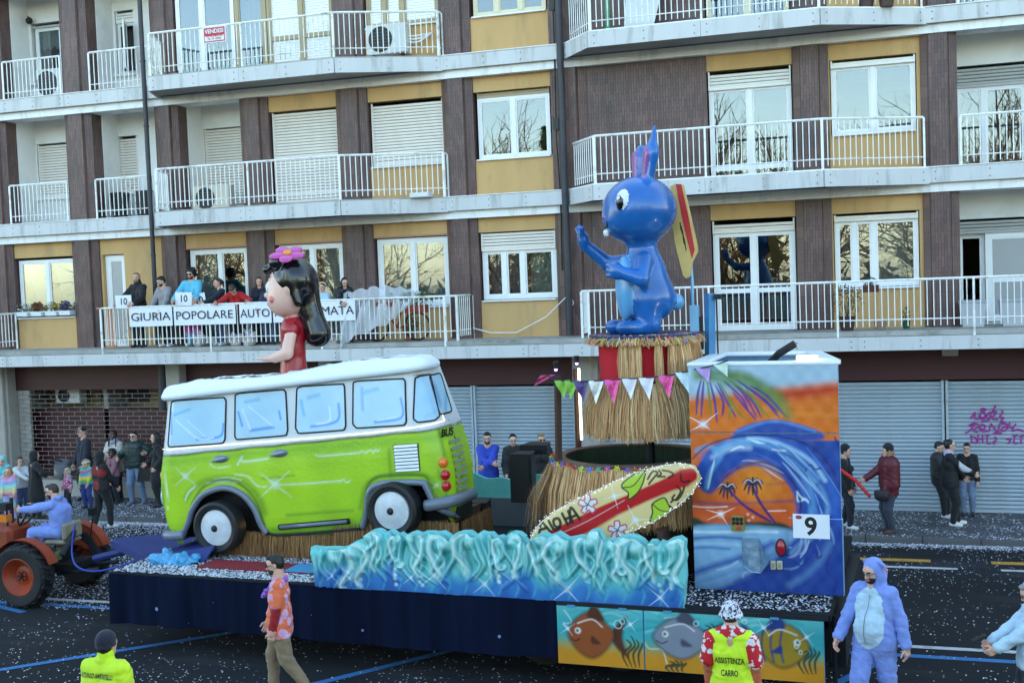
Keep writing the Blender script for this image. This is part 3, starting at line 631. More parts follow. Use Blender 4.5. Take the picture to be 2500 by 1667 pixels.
# ------------------------------------------------------------------ shop fronts
bpart('shop_band', M_RED, lambda q: q.box(-46, 26, -.02, .3, 2.80, 3.52))
for a, b in ((-21.4, -20.86), (-16.2, -15.82), (-6.02, -5.45), (-12.1, -11.75)): bpart('shop_pier', M_GCONC, lambda q: q.bbox(a, b, -.34, .25, .1, 3.515, .02))
bpart('shop_pipe', M_GCONC, lambda q: q.tube([(-20.95, -.42, .12), (-20.95, -.42, 3.5)], .05, 10)); bpart('shop_pipe', M_PIPE, lambda q: q.tube([(-16.35, -.3, 2.3), (-16.3, -.3, 3.5)], .09, 10))
bpart('junction_box', M_GCONC, lambda q: q.bbox(1.55, 1.85, -.14, -.03, 3.28, 3.5, .01))
lath = {}
def garage(x0, x1, z0=.13, z1=2.79, label=None):
    mb = MB(); mb.box(x0, x0+.05, -.09, .1, z0, z1); mb.box(x1-.05, x1, -.09, .1, z0, z1); mb.box(x0+.051, x1-.051, -.05, .02, z0, z0+.06)
    g = part('metal_shutter', mb, M_LATH, apt, label=label); p = .083; n = int((z1-z0-.06)/p); src = None
    for k in range(n):
        z = z0+.062+k*p
        if src is None:
            s = MB(); h = p-.007; s.prism([(.03, z), (-.012, z), (-.034, z+h*.35), (-.036, z+h*.6), (-.014, z+h), (.03, z+h)], x0+.052, x1-.052, 'x'); src = part('shutter_lath', s, M_LATH, g); zb = z
        else: dup(src, dy=random.uniform(-.004, .004), dz=z-zb, parent=g)
for xl in (-10.1, -7.2, -1.9, 3.2):
    q = MB(); q.bbox(xl-.07, xl+.07, -.075, -.045, .55, .66, .006); q.lathe([(0, -.03), (.018, -.03), (.02, 0)], (xl, -.075, .605), 'y', 10); part('shutter_lock', q, M_BOLT, apt)
garage(-11.74, -8.42); garage(-8.40, -6.03); garage(-15.8, -12.12); garage(-5.44, 1.57); garage(1.60, 6.2, label='grey shutter with purple graffiti')
bpart('shop_back', M_RED, lambda q: q.box(-20.85, -16.21, .42, .46, .5, 2.26)); bpart('shop_back_wall', mat('shop_beige', (150, 132, 100), .9, var=.3, scale=1.5), lambda q: q.box(-20.85, -16.21, 1.2, 1.25, 2.2, 2.9))
bpart('shop_plinth', M_GCONC, lambda q: q.bbox(-20.85, -16.21, -.22, .46, .1, .52, .015)); bpart('shop_side', M_GCONC, lambda q: q.box(-20.85, -20.5, .02, .1, .52, 2.79))
mb = MB(); zz = np.arange(.56, 2.79, .112); x0, x1 = -20.84, -16.22
for i, z in enumerate(zz):
    mb.box(x0, x1, -.03, -.012, z-.0038, z+.0038)
    for x in np.arange(x0+(.17 if i % 2 else 0), x1, .345): mb.box(x-.0038, x+.0038, -.027, -.015, z+.005, min(z+.107, 2.79))
part('brick_grille', mb, mat('grille_metal', (150, 142, 142), .5, metal=.3), apt, stuff=True)
bpart('lit_window', mat('amber_pane', (214, 176, 110), .6), lambda q: q.box(-17.35, -17.0, 1.17, 1.195, 2.3, 2.78)); [bpart('dark_window', M_DARK, lambda q: q.box(a, b, 1.16, 1.19, 2.35, 2.75)) for a, b in ((-19.2, -18.5), (-18.35, -17.7), (-16.95, -16.5))]
# graffiti on the right shutter (spray lines)
gr = MB(); MG = mat('purple_spray', (168, 60, 150), .6)
def spray(pts, w=.016):
    P = [onY(*p, -.04) for p in smooth_path(pts, 4)]
    for i, p in enumerate(P): p[1] = -.041-.001*(i % 2)
    gr.tube(P, w, 4)
def zz_(*l): return [(1800+l[i]/3.357, 800+l[i+1]/3.357) for i in range(0, len(l), 2)]
for l in [(1910, 745, 1950, 690, 1945, 740, 1975, 745, 1990, 700), (1985, 720, 2010, 735, 2035, 715, 2015, 690, 1990, 705, 2000, 745, 2030, 745), (2060, 760, 2080, 690, 2045, 715, 2050, 745, 2085, 720), (2085, 690, 2125, 685, 2090, 745, 2140, 750), (2120, 635, 2095, 680, 2120, 690), (2160, 680, 2178, 690, 2150, 730, 2185, 735, 2160, 765, 2190, 770), (1990, 670, 2015, 660, 2040, 668, 2012, 685, 1990, 680), (2000, 765, 2060, 760),
          (1865, 862, 1900, 845, 1950, 780, 1915, 790, 1900, 800, 1960, 785, 1980, 805, 1930, 840, 1975, 855), (1985, 820, 2020, 830, 2030, 800, 2000, 790, 1985, 825, 2010, 850, 2055, 845), (2065, 850, 2080, 785, 2130, 850, 2150, 785), (2150, 785, 2215, 790, 2160, 835, 2200, 840, 2235, 775), (2200, 810, 2260, 820), (2285, 785, 2250, 845, 2300, 830, 2345, 850), (2095, 865, 2130, 855, 2170, 862), (2110, 870, 2135, 862, 2160, 870),
          (1915, 880, 1920, 945), (1912, 890, 1955, 900, 1960, 940, 1925, 935), (1975, 880, 1970, 945), (1972, 912, 2010, 905), (2010, 875, 2012, 945), (2030, 880, 2070, 880), (2050, 880, 2050, 945, 2080, 940), (2100, 900, 2125, 900, 2120, 925, 2100, 930, 2110, 955), (2215, 950, 2240, 920, 2205, 910, 2245, 905), (2255, 885, 2300, 880, 2275, 885, 2270, 945, 2300, 940), (2310, 890, 2355, 885), (2330, 890, 2325, 950)]:
    spray(zz_(*l))
gf = [c for c in apt.children if c.get('label') == 'grey shutter with purple graffiti'][0]; part('graffiti', gr, MG, gf)
# ------------------------------------------------------------------ ground, road, pavement, markings
M_ASPH = mat('asphalt', (36, 38, 42), .9, spec=.25, var=.34, scale=.35, bump=.5, bscale=160, dirt=((68, 69, 72), .7, .7), stretch=(.45, 1.4, 1))
M_PAVE = mat('pavement_asphalt', (84, 84, 87), .9, var=.2, scale=.6, bump=.5, bscale=140, dirt=((130, 128, 124), .5, 1.6))
M_KERB = mat('kerb_stone', (88, 88, 89), .85, var=.15, scale=3, bump=.3, bscale=50, dirt=((96, 94, 90), .5, 2))
def sheet(x0, x1, y0, y1, z, n=1):
    mb = MB(); mb.quad((x0, y0, z), (x1, y0, z), (x1, y1, z), (x0, y1, z)); return mb
structure('ground', sheet(-900, 900, -900, 900, -.03), mat('far_ground', (92, 94, 78), .95, var=.3, scale=.05))
mb = MB(); mb.box(-120, 120, -33, -2.45, -.3, 0.0); structure('road', mb, M_ASPH)
mb = MB(); mb.box(-120, 120, -2.28, 8, -.3, .12); structure('pavement', mb, M_PAVE)
mb = MB()
for k in list(range(-60, -25))+list(range(7, 40)): mb.bbox(k*1.0+.004, k*1.0+.996, -2.45, -2.284, -.2, .122, .015)
kb = structure('kerb', mb, M_KERB); ks = part('kerb_stone', MB().bbox(-24.996, -24.004, -2.45, -2.284, -.2, .122, .015), M_KERB, kb)
for k in range(1, 32): dup(ks, dx=k, dz=random.uniform(-.004, .004), parent=kb)
mb = MB(); mb.box(-120, 120, -60, -33, -.3, .12); structure('park_lawn', mb, mat('lawn', (74, 84, 44), .95, var=.4, scale=.6, bump=.6, bscale=40))
M_LW = mat('road_paint_white', (200, 200, 200), .8, var=.1, scale=3, dirt=((90, 90, 92), .8, 7)); M_LB = mat('road_paint_blue', (52, 118, 176), .8, var=.12, scale=3, dirt=((60, 62, 70), .75, 6)); M_LY = mat('road_paint_yellow', (200, 146, 50), .8, var=.1, scale=3, dirt=((80, 76, 70), .8, 6))
def stripe(name, pts, w, m, z=.004):
    P = np.array(pts, float); d = nrm(P[1]-P[0]); n = np.array([-d[1], d[0]])*w/2; mb = MB(); mb.quad((*(P[0]-n), z), (*(P[1]-n), z), (*(P[1]+n), z), (*(P[0]+n), z)); o = structure(name, mb, m); return o
for k in range(-5, 4):
    x = .05+k*2.17; stripe('yellow_lane_mark', [(x-.18, -3.70), (x+1.02, -3.70)], .19, M_LY); stripe('white_lane_mark', [(x-.08, -4.2), (x+1.42, -4.2)], .12, M_LW)
stripe('white_parking_line', [(-40, -8.24), (-12.0, -8.38)], .12, M_LW); stripe('white_parking_line', [(-9, -8.45), (12, -8.58)], .12, M_LW)
stripe('blue_parking_line', [(-40, -8.4), (-13.3, -8.72)], .13, M_LB); stripe('blue_parking_line', [(-13.2, -8.68), (14, -9.12)], .13, M_LB)
stripe('blue_bay_line', [(-13.2, -9.15), (-14.5, -8.7)], .12, M_LB)
for a, b in (((-13.3, -13.3), (-8.2, -8.75)), ((-8.4, -13.3), (-5.2, -9.35)), ((-2.2, -13.4), (.2, -9.1))): stripe('blue_bay_line', [a, b], .13, M_LB, .008)
# confetti: counted by no one
def confetti(n, fn, seed, size=.011, name='confetti', cols=None):
    r = np.random.default_rng(seed); P = fn(r, n); n = len(P); a = r.uniform(0, 6.28, n); s = size*r.uniform(.6, 1.35, n); t1 = r.normal(0, .35, n); t2 = r.normal(0, .35, n)
    ux, uy = np.cos(a)*s, np.sin(a)*s; V = np.zeros((n, 4, 3))
    for k, (p, q) in enumerate(((-1, -.6), (1, -.6), (1, .6), (-1, .6))):
        V[:, k, 0] = P[:, 0]+p*ux-q*uy; V[:, k, 1] = P[:, 1]+p*uy+q*ux; V[:, k, 2] = P[:, 2]+.008+.4*s*(np.abs(t1)+np.abs(t2))+p*s*t1*.6+q*s*t2*.4
    o = mk(name, V.reshape(-1, 3), np.arange(n*4).reshape(-1, 4), paint_mat('confetti_paper', .8)); C = np.array([lin(c) for c in (cols or [(226, 226, 230), (214, 220, 234), (236, 234, 230), (196, 204, 222), (226, 190, 204), (190, 210, 226), (232, 214, 180)])])
    set_paint(o, np.repeat(C[np.minimum(r.integers(0, len(C)*2, n), len(C)-1) if False else r.choice(len(C), n, p=[.3, .22, .2, .16, .05, .05, .02])], 4, 0)); o['kind'] = 'stuff'; return o
def on_road(r, n):
    x = r.uniform(-22, 4.5, n); y = -2.5-18*r.beta(1.05, 1.5, n); den = .30+.65*np.exp((y+2.4)/1.0)+.3*(np.abs(y+13)<2.2); cl_ = .5+.5*np.sin(x*1.3+y*.7)*np.sin(y*1.7-x*.5+1)+.35*np.sin(x*3.7+2*np.sin(y*2.3))*np.sin(y*4.3+x); k = r.random(n) < den*np.clip(cl_+.1, .08, 1); P = np.stack([x, y, np.zeros(n)], 1)[k]; return P
def on_pave(r, n):
    x = r.uniform(-22, 4.5, n); y = r.uniform(-2.45, -.1, n); k = r.random(n) < (.55+.45*np.sin(x*2.1+3*y)*np.sin(y*4+x))*(.6+.4*(x < -8)); return np.stack([x, y, np.full(n, .12)], 1)[k]
confetti(80000, on_road, 1, .0105); confetti(46000, on_pave, 2, .014)
confetti(26000, lambda r, n: np.stack([r.uniform(-19, -7, n), -2.4-6.5*r.random(n)**1.7, np.zeros(n)], 1), 3, .013)

confetti(16000, lambda r, n: np.stack([r.uniform(-22, 4.5, n), -2.47-np.abs(r.normal(0, .16, n)), np.zeros(n)], 1), 4, .012)
# ------------------------------------------------------------------ trees across the road (seen in the window glass)
M_BARK = mat('bark', (92, 74, 54), .9, var=.3, scale=3)
def bare_tree(seed, H=13.0):
    r = random.Random(seed); mb = MB(); tr = MB()
    def grow(p, d, L, rad, lev):
        n = 3 if lev < 3 else 2; pts = [p]; q = p
        for i in range(n): d = nrm(d+np.array([r.gauss(0, .16), r.gauss(0, .16), .06])); q = q+d*L/n; pts.append(q)
        (tr if lev == 0 else mb).tube(pts, np.linspace(rad, rad*.62, len(pts)), 7 if lev == 0 else (5 if lev < 2 else 3), cap=False)
        if lev >= 5: return
        for k in range({0: 6, 1: 5, 2: 4, 3: 4, 4: 3}[lev]):
            t = 1 if k == 0 else r.uniform(.35, 1); i = min(int(t*n), n); b = pts[i]; a = r.uniform(0, 6.28); sp = (.35 if k == 0 else r.uniform(.6, 1.1)); e = nrm(np.cross(d, [math.cos(a), math.sin(a), .3])); grow(b, nrm(d+e*sp), L*r.uniform(.55, .72), rad*.55, lev+1)
    grow(np.array([0, 0, 0.]), np.array([0, 0, 1.]), H*.34, .24, 0); return mb, tr
def tree_thing(seed, x, y, label, H=21):
    t = thing('bare_tree', label, 'tree', (x, y, .1), 'bare trees in the park across the road'); t['base'] = [0, 0, 0]; c, k = bare_tree(seed, H); part('trunk', k, M_BARK, t); part('crown', c, M_BARK, t); return t
t1 = tree_thing(3, -30, -41, 'tall bare winter tree in the park opposite the flats'); t2 = tree_thing(8, -21, -45, 'tall bare winter tree in the park opposite the flats', 24)
k = 0
for x, y, s, rz, src in [(-44, -43, 1, 1, t1), (-37, -48, 1.15, 2, t2), (-12.5, -42, .95, 2.4, t1), (-4, -40, 1.05, .8, t2), (4, -44, 1.1, 4, t1), (11, -41, 1.0, 1.9, t2), (18, -46, 1.2, 3.3, t1), (-26, -53, 1.2, 5, t2), (-8, -54, 1.25, .3, t1), (8, -55, 1.2, 3.9, t2), (25, -42, 1.1, 2.2, t2), (33, -45, 1.1, 0.2, t1), (-50, -50, 1.2, 4.4, t1)]:
    o = copy_tree(src); o.location = (x, y, .1); o.scale = (s, s, s); o.rotation_euler = (0, 0, rz)
cf = thing('conifer', 'tall green conifer among bare trees in the park', 'tree', (-17.3, -40, .1)); cf['base'] = [0, 0, 0]
mb = MB(); mb.tube([(0, 0, 0), (0, 0, 14)], [.22, .04], 6); part('trunk', mb, M_BARK, cf)
mb = MB(); rr = random.Random(5)
for i in range(3200):
    z = 1.2+12.8*rr.random()**1.1; R = (1-(z-1.2)/13.2)*2.6*(.72+.28*math.sin(z*5.3)); a = rr.uniform(0, 6.28); d = R*math.sqrt(rr.random()); p = np.array([d*math.cos(a), d*math.sin(a), z-.25*d]); e = nrm([math.cos(a), math.sin(a), -.35])*rr.uniform(.25, .5); w = np.array([-math.sin(a), math.cos(a), .2])*.1; mb.add([p-w, p+w, p+e], [(0, 1, 2)])
part('crown', mb, mat('needles', (70, 92, 50), .8, var=.4, scale=2), cf)
hd = MB(); rr = random.Random(9)
for i in range(5000):
    p = np.array([rr.uniform(-60, 45), -62+rr.uniform(-3, 3), rr.random()**1.3*5.5*(1+.3*math.sin(i*.37))]); e = np.array([rr.gauss(0, .5), rr.gauss(0, .3), rr.gauss(.2, .5)]); f = np.array([rr.gauss(0, .5), rr.gauss(0, .3), rr.gauss(0, .5)]); hd.add([p, p+e, p+f], [(0, 1, 2)])
o = mk('hedge_foliage', hd.v, hd.f, mat('hedge_leaves', (62, 58, 38), .9, var=.4, scale=1)); o['kind'] = 'stuff'
def gazebo(x, y, label):
    g = thing('market_tent', label, 'tent', (x, y, .1), 'red market tents'); mb = MB(); mb.add([(x-2, y-1.5, 2.4), (x+2, y-1.5, 2.4), (x+2, y+1.5, 2.4), (x-2, y+1.5, 2.4), (x, y, 3.4)], [(0, 1, 4), (1, 2, 4), (2, 3, 4), (3, 0, 4)]); 
    for a, b in (((x-2, y-1.5), (x+2, y-1.5)), ((x+2, y-1.5), (x+2, y+1.5)), ((x+2, y+1.5), (x-2, y+1.5)), ((x-2, y+1.5), (x-2, y-1.5))): mb.quad((*a, 2.1), (*b, 2.1), (*b, 2.4), (*a, 2.4))
    part('canopy', mb, mat('red_canvas', (212, 30, 34), .6), g)
    for a, b in ((-1.95, -1.45), (1.95, -1.45), (1.95, 1.45), (-1.95, 1.45)): q = MB(); q.tube([(x+a, y+b, .1), (x+a, y+b, 2.4)], .03, 6); part('leg', q, M_RAIL, g)
gazebo(-2.5, -34.5, 'red market tent across the road, first of the pair'); gazebo(2.6, -35, 'red market tent across the road, second of the pair')
# ------------------------------------------------------------------ people
SKIN = {'light': mat('skin_light', (214, 168, 146), .5, var=.06, scale=9), 'tan': mat('skin_tan', (196, 148, 122), .5, var=.06, scale=9), 'dark': mat('skin_dark', (92, 62, 50), .5, var=.08, scale=9)}
M_BLK = mat("black_plastic", (24, 24, 26), .45); M_LIP = mat('lip', (186, 122, 108), .45); M_EYE = mat('eye_white', (200, 192, 184), .3); M_IRIS = mat('iris', (40, 32, 28), .3)
HAIR = {'black': mat('hair_black', (26, 23, 23), .5, var=.3, scale=40, stretch=(3, 3, .4)), 'brown': mat('hair_brown', (66, 48, 38), .55, var=.3, scale=40, stretch=(3, 3, .4)), 'blond': mat('hair_blond', (150, 122, 86), .55, var=.3, scale=40, stretch=(3, 3, .4)), 'grey': mat('hair_grey', (140, 134, 128), .55, var=.2, scale=40)}
def cl(name, rgb, rough=.85, **k): return mat('cloth_'+name, rgb, rough, var=k.pop('var', .14), scale=k.pop('scale', 9), bump=k.pop('bump', .25), bscale=k.pop('bscale', 120), sheen=.15, **k)
def spots_mat(name, base, cols, scale=9, thr=.16, rough=.8):
    """printed cloth: flower-like blotches of a few colours"""
    m = mat(name, base, rough, bump=.2, bscale=100); nt = m.node_tree; N = nt.nodes; L = nt.links; b = N['Principled BSDF']; tc = N.new('ShaderNodeTexCoord'); prev = None
    for i, c in enumerate(cols):
        ns = N.new('ShaderNodeTexNoise'); ns.inputs['Scale'].default_value = scale*1.3; ad = N.new('ShaderNodeMix'); ad.data_type = 'RGBA'; ad.inputs[0].default_value = .08; L.new(tc.outputs['Object'], ns.inputs[0]); L.new(tc.outputs['Object'], ad.inputs[6]); L.new(ns.outputs[1], ad.inputs[7])
        mp = N.new('ShaderNodeMapping'); mp.inputs['Location'].default_value = (i*3.7+.3, i*1.9, i*2.3); L.new(ad.outputs[2], mp.inputs[0])
        v = N.new('ShaderNodeTexVoronoi'); v.feature = 'SMOOTH_F1'; v.inputs['Scale'].default_value = scale; v.inputs['Smoothness'].default_value = .25; L.new(mp.outputs[0], v.inputs[0])
        r = N.new('ShaderNodeMapRange'); r.inputs[1].default_value = thr+.28; r.inputs[2].default_value = thr+.22; L.new(v.outputs['Distance'], r.inputs[0])
        mx = N.new('ShaderNodeMix'); mx.data_type = 'RGBA'; L.new(r.outputs[0], mx.inputs[0])
        if prev: L.new(prev, mx.inputs[6])
        else: mx.inputs[6].default_value = list(lin(base))+[1]
        mx.inputs[7].default_value = list(lin(c))+[1]; prev = mx.outputs[2]
    L.new(prev, b.inputs['Base Color']); return m
def bands_mat(name, cols, scale=3.0):
    m = mat(name, cols[0], .85, bump=.2, bscale=100); nt = m.node_tree; N = nt.nodes; L = nt.links; tc = N.new('ShaderNodeTexCoord'); ns = N.new('ShaderNodeTexNoise'); ns.inputs['Scale'].default_value = 5; L.new(tc.outputs['Object'], ns.inputs[0])
    sx = N.new('ShaderNodeSeparateXYZ'); L.new(tc.outputs['Object'], sx.inputs[0]); a = N.new('ShaderNodeMath'); a.operation = 'MULTIPLY_ADD'; a.inputs[1].default_value = .25; L.new(ns.outputs[0], a.inputs[0]); L.new(sx.outputs[2], a.inputs[2])
    s = N.new('ShaderNodeMath'); s.operation = 'MULTIPLY'; s.inputs[1].default_value = scale; L.new(a.outputs[0], s.inputs[0]); f = N.new('ShaderNodeMath'); f.operation = 'FRACT'; L.new(s.outputs[0], f.inputs[0])
    cr = N.new('ShaderNodeValToRGB'); L.new(f.outputs[0], cr.inputs[0]); cr.color_ramp.elements[0].color = list(lin(cols[0]))+[1]; cr.color_ramp.elements[1].color = list(lin(cols[0]))+[1]
    for i, c in enumerate(cols[1:]): e = cr.color_ramp.elements.new((i+1)/len(cols)); e.color = list(lin(c))+[1]
    L.new(cr.outputs[0], N['Principled BSDF'].inputs['Base Color']); return m
S_SKIN, S_TOP, S_BOT, S_SHOE, S_LIP, S_EYE, S_IRIS, S_BROW, S_ACC = 0, 1, 2, 3, 4, 5, 6, 7, 8
def rotm(rx=0, ry=0, rz=0):
    return np.array(Matrix.Rotation(R_(rz), 3, 'Z') @ Matrix.Rotation(R_(ry), 3, 'Y') @ Matrix.Rotation(R_(rx), 3, 'X'))
def ik(a, b, l1, l2, hint):
    d = b-a; L = np.linalg.norm(d); L2 = min(L, (l1+l2)*.995); u = d/max(L, 1e-6); b = a+u*L2
    x = (l1*l1-l2*l2+L2*L2)/(2*L2); hgt = math.sqrt(max(l1*l1-x*x, 0)); p = np.asarray(hint, float); p = p-u*(p@u); p = nrm(p); return a+u*x+p*hgt, b
def hand_prims(w, d, palm_n, thumb_s, L, curl=.35, point=False):
    """hand from wrist w along d; palm faces palm_n; thumb on side thumb_s (a vector)"""
    d = nrm(d); nn = palm_n-d*(np.dot(palm_n, d)); nn = nrm(nn); sd = nrm(np.cross(d, nn)); 
    if sd @ np.asarray(thumb_s) < 0: sd = -sd
    pr = []; k0 = w+d*.10*L
    for i in range(4):
        off = sd*(.165-.11*i)*L; kn = w+d*(.52-.02*abs(i-1.2))*L+off
        pr.append(cap(k0+off*.75, kn, .105*L, .085*L, S_SKIN, .05*L))
        fl = (.40, .45, .42, .33)[i]*L; c = curl*(1+.12*i); a1 = c*1.0; d1 = d*math.cos(a1)+nn*math.sin(a1); a2 = c*2.2; d2 = d*math.cos(a2)+nn*math.sin(a2); spread = sd*(.1-.07*i)
        m1 = kn+nrm(d1+spread)*fl*.5; m2 = m1+nrm(d2+spread)*fl*.5; pr += [cap(kn, m1, .062*L, .055*L, S_SKIN, .012*L), cap(m1, m2, .055*L, .044*L, S_SKIN, .012*L)]
    t0 = w+d*.2*L+sd*.14*L; t1 = t0+nrm(d*.55+sd*.75+nn*.25)*.27*L; t2 = t1+nrm(d*.9+sd*.25+nn*(.2+curl*.6))*.24*L
    pr += [cap(t0, t1, .085*L, .066*L, S_SKIN, .05*L), cap(t1, t2, .064*L, .05*L, S_SKIN, .02*L)]
    return pr
def person(label, loc, h, face=0.0, skin='light', top=None, bottom=None, shoes=None, hair=('short', 'brown'), hat=None, build=1.0, female=False, kid=False,
           lean=0, twist=0, side=0, head=(0, 0, 0), hands=None, feet=None, hem=.50, puff=0, sleeve='long', glasses=None, beard=None, group=None, belly=0.0, curl=.35, pelvis=None, skirt=None, neckcol=None,
           vox=.016, fine=1.0, elbow=(.5, .9, -.3), acc=None, wrinkle=.006, palms=None, onez=False, cuff=None, cat='person', hood=False, scarf=None, name='person', knee_hint=None):
    """face: degrees, 0 looks towards -Y, 90 towards +X ... ; all pose numbers are shares of the height"""
    root = thing(name, label, cat, loc, group); root['base'] = [0., 0., 0.]; root.rotation_euler = (0, 0, R_(face)); 
    hs = h if not kid else h; hh = (.134 if not kid else .165+.0*h)*h; hm = min(max(h, .9), 1.9)
    top = top or cl('grey', (120, 120, 120)); bottom = bottom or cl('navy', (38, 42, 58)); shoes = shoes or cl('shoe', (40, 38, 38), .6)
    mats = [SKIN[skin], top, bottom, shoes, M_LIP, M_EYE, M_IRIS, HAIR.get(beard or hair[1], HAIR['brown']), acc or top]
    P = np.array
    pel = P(pelvis)*h if pelvis is not None else P([0, 0, .535])*h
    T = rotm(lean, side, twist)
    neck_z = .845 if not kid else .80
    def ub(x, y, z): return pel+T @ (P([x, y, z-.535])*h)
    w = build; sw = (.094 if not female else .081)*(.5+.5*w); tw = w*(.93 if not female else .86)
    if kid: sw *= .92
    pr = []
    # legs
    feet = feet or [(-.055, .0, .0), (.06, .01, .0)]
    for s, f in ((-1, feet[0]), (1, feet[1])):
        hip = pel+P([s*.052, 0, 0])*h; an = P([f[0], f[1], f[2]+.045])*h; kh = P([s*.12, -1, .15]) if knee_hint is None else P([s*.12+knee_hint[0], knee_hint[1], knee_hint[2]])
        kn, an = ik(hip, an, .255*h, .245*h, kh); up = 1.05 if bottom is not None else 1
        pr += [cap(hip, kn, .066*h*w, .047*h*w, S_BOT, .02), cap(kn, an+P([0, 0, .012*h]), .047*h*w, (.034 if not female else .031)*h, S_BOT, .02)]
        yaw = f[3] if len(f) > 3 else s*10; c, sn = math.cos(R_(yaw)), math.sin(R_(yaw)); fd = P([sn, -c, -(f[4] if len(f) > 4 else 0)])
        pr += [cap(an+P([0, 0, -.012])*h-fd*.022*h, an+P([0, 0, -.022])*h+fd*.085*h, .026*h, .022*h, S_SHOE, .012)]
    # trunk
    for s in (-1, 1):
        pr += [cap(pel+P([s*.038, 0, .0])*h, pel+P([s*.036, 0, .05])*h, .070*h*w, .068*h*w, S_TOP if hem < .5 else S_BOT, .03),
               cap(ub(s*.036, 0, .57), ub(s*.046*w, .003, .72), .064*h*tw, .068*h*tw, S_TOP, .03), cap(ub(s*.046*w, .003, .72), ub(s*sw*.62, .006, .80), .066*h*tw, .048*h*tw, S_TOP, .04)]
    pr += [cap(ub(-sw*.9, .008, .805), ub(sw*.9, .008, .805), .040*h*w, .040*h*w, S_TOP, .03)]
    if belly: pr += [ell(ub(0, -.035-.02*belly, .60), P([.085, .075, .095])*h*(.8+.4*belly), S_TOP, .05)]
    if female and not kid: pr += [ell(ub(s*.038, -.058, .715), P([.036, .034, .036])*h, S_TOP, .03) for s in (-1, 1)]
    if hem < .53:
        for s in (-1, 1):
            pr += [cap(ub(s*.03, 0, .60), P([pel[0]+s*.035*h+0, pel[1]+.0, hem*h+.03*h]), .076*h*w, (.080 if hem > .4 else .105)*h*w, S_TOP, .03)]
    if skirt: pr += [cap(pel+P([0, 0, .05])*h, P([pel[0], pel[1], skirt*h]), .085*h, .13*h, S_TOP, .03)]
    if puff:
        for i in range(6):
            z = .56+i*.045; pr += [cap(ub(-.045*w, 0, z), ub(.045*w, 0, z), .082*h*w*puff, .082*h*w*puff, S_TOP, .012)]
    # neck + arms
    hc = ub(0, -.012, neck_z+.088 if not kid else neck_z+.10); nb = ub(0, .01, neck_z-.03)
    pr += [cap(ub(0, .012, neck_z-.045), ub(0, .002, neck_z+.05), .040*h*(.8 if female else 1) if not kid else .034*h, None, S_SKIN if neckcol is None else S_TOP, .02)]
    if scarf or neckcol: pr += [cap(ub(-.012, .004, neck_z-.012), ub(.012, .0, neck_z+.008), .047*h, .046*h, S_ACC if scarf else S_TOP, .015)]
    hands = hands or [(-.145, -.03, .46), (.145, -.03, .46)]; hp = []
    for s, t, in ((-1, hands[0]), (1, hands[1])):
        sh = ub(s*sw, .008, .805); tgt = P(t[:3])*h; hint = P(t[3:6]) if len(t) >= 6 else P([s*elbow[0], elbow[1], elbow[2]])
        el, wr = ik(sh, tgt, .165*h, .148*h, hint); sl = S_TOP if sleeve == 'long' else S_SKIN
        ra = .042*h*(.6+.4*w)*(1.12 if puff else 1)
        mid = sh+(el-sh)*.75
        if sleeve == 'short': pr += [cap(sh, mid, ra, ra*.98, 9, .02), cap(mid, el, ra*.74, ra*.72, S_ACC, .0), cap(el, wr, ra*.74, ra*.6, S_ACC, .02)]
        else: pr += [cap(sh, el, ra, ra*.86, 9, .02), cap(el, wr, ra*.86, ra*.70, 9, .02)]
        fd = nrm(wr-el); L = .105*h*(1.0 if not kid else 1.05); pn = P(palms[0 if s < 0 else 1]) if palms else P([-s*1., .1, 0.]); cv = curl if not isinstance(curl, tuple) else curl[0 if s < 0 else 1]
        hd = fd if len(t) < 9 else nrm(P(t[6:9])); th = P([0, -1., .3]) if abs(fd[2]) > .6 else P([0, 0, 1.])
        pr += [cap(wr, wr+hd*.02*h, .026*h, .024*h, S_SKIN, .01)]
        hp.append(hand_prims(wr+hd*.005*h, hd, pn, th, L, cv))
    cloth = (S_TOP, S_BOT, S_ACC, 9)
    V, Q, Lb = sdf_mesh(pr, vox*hm/1.75, (wrinkle*hm/1.75, 26), cloth); cz = V[Q].mean(1)
    if skirt is None and pelvis is None:
        zb = (hem+.004*np.sin(cz[:, 0]*19))*h; Lb = np.where((Lb == S_TOP) & (cz[:, 2] < zb), S_BOT, np.where((Lb == S_BOT) & (cz[:, 2] > zb), S_TOP, Lb))
    Lb = np.where(Lb == 9, S_TOP, Lb)
    Vs, Qs, Ls = [V], [Q], [Lb]; nv = len(V)
    for q in hp:
        v, f, l = sdf_mesh(q, .0065*fine*hm/1.75, pad=.015); Vs.append(v); Qs.append(f+nv); Ls.append(l); nv += len(v)
    # head
    s = hh/.232; HR = T @ rotm(head[0], head[1], head[2]); 
    def H(x, y, z): return hc+HR @ (P([x, y, z])*s)
    def E(c, r, lab=S_SKIN, k=.02, sub=False, rr=None): return ell(H(*c), P(r)*s, lab, k*s, HR if rr is None else HR @ rr, sub)
    kf = 1.12 if kid else 1.0
    hd = [E((0, .012, .032), (.073, .092, .084)), E((0, -.035, -.040), (.058*kf, .058, .070), k=.05), E((0, -.062, -.088), (.026, .024, .022), k=.04), E((0, -.055, .030), (.060, .045, .045), k=.04)]
    hd += [E((e*.034, -.098, .008), (.019, .012, .013), k=.018, sub=True) for e in (-1, 1)]
    hd += [cap(H(0, -.094, .008), H(0, -.112, -.026), .0085*s, .0135*s, S_SKIN, .02*s)]+[cap(H(e*.011, -.100, -.030), H(e*.012, -.099, -.030), .0085*s, .0085*s, S_SKIN, .012*s) for e in (-1, 1)]
    hd += [E((e*.074, .005, -.002), (.010, .022, .030), k=.012) for e in (-1, 1)]
    hd += [cap(H(-.020, -.089, -.058), H(.020, -.089, -.058), .0085*s, .0085*s, S_LIP, .008*s)]
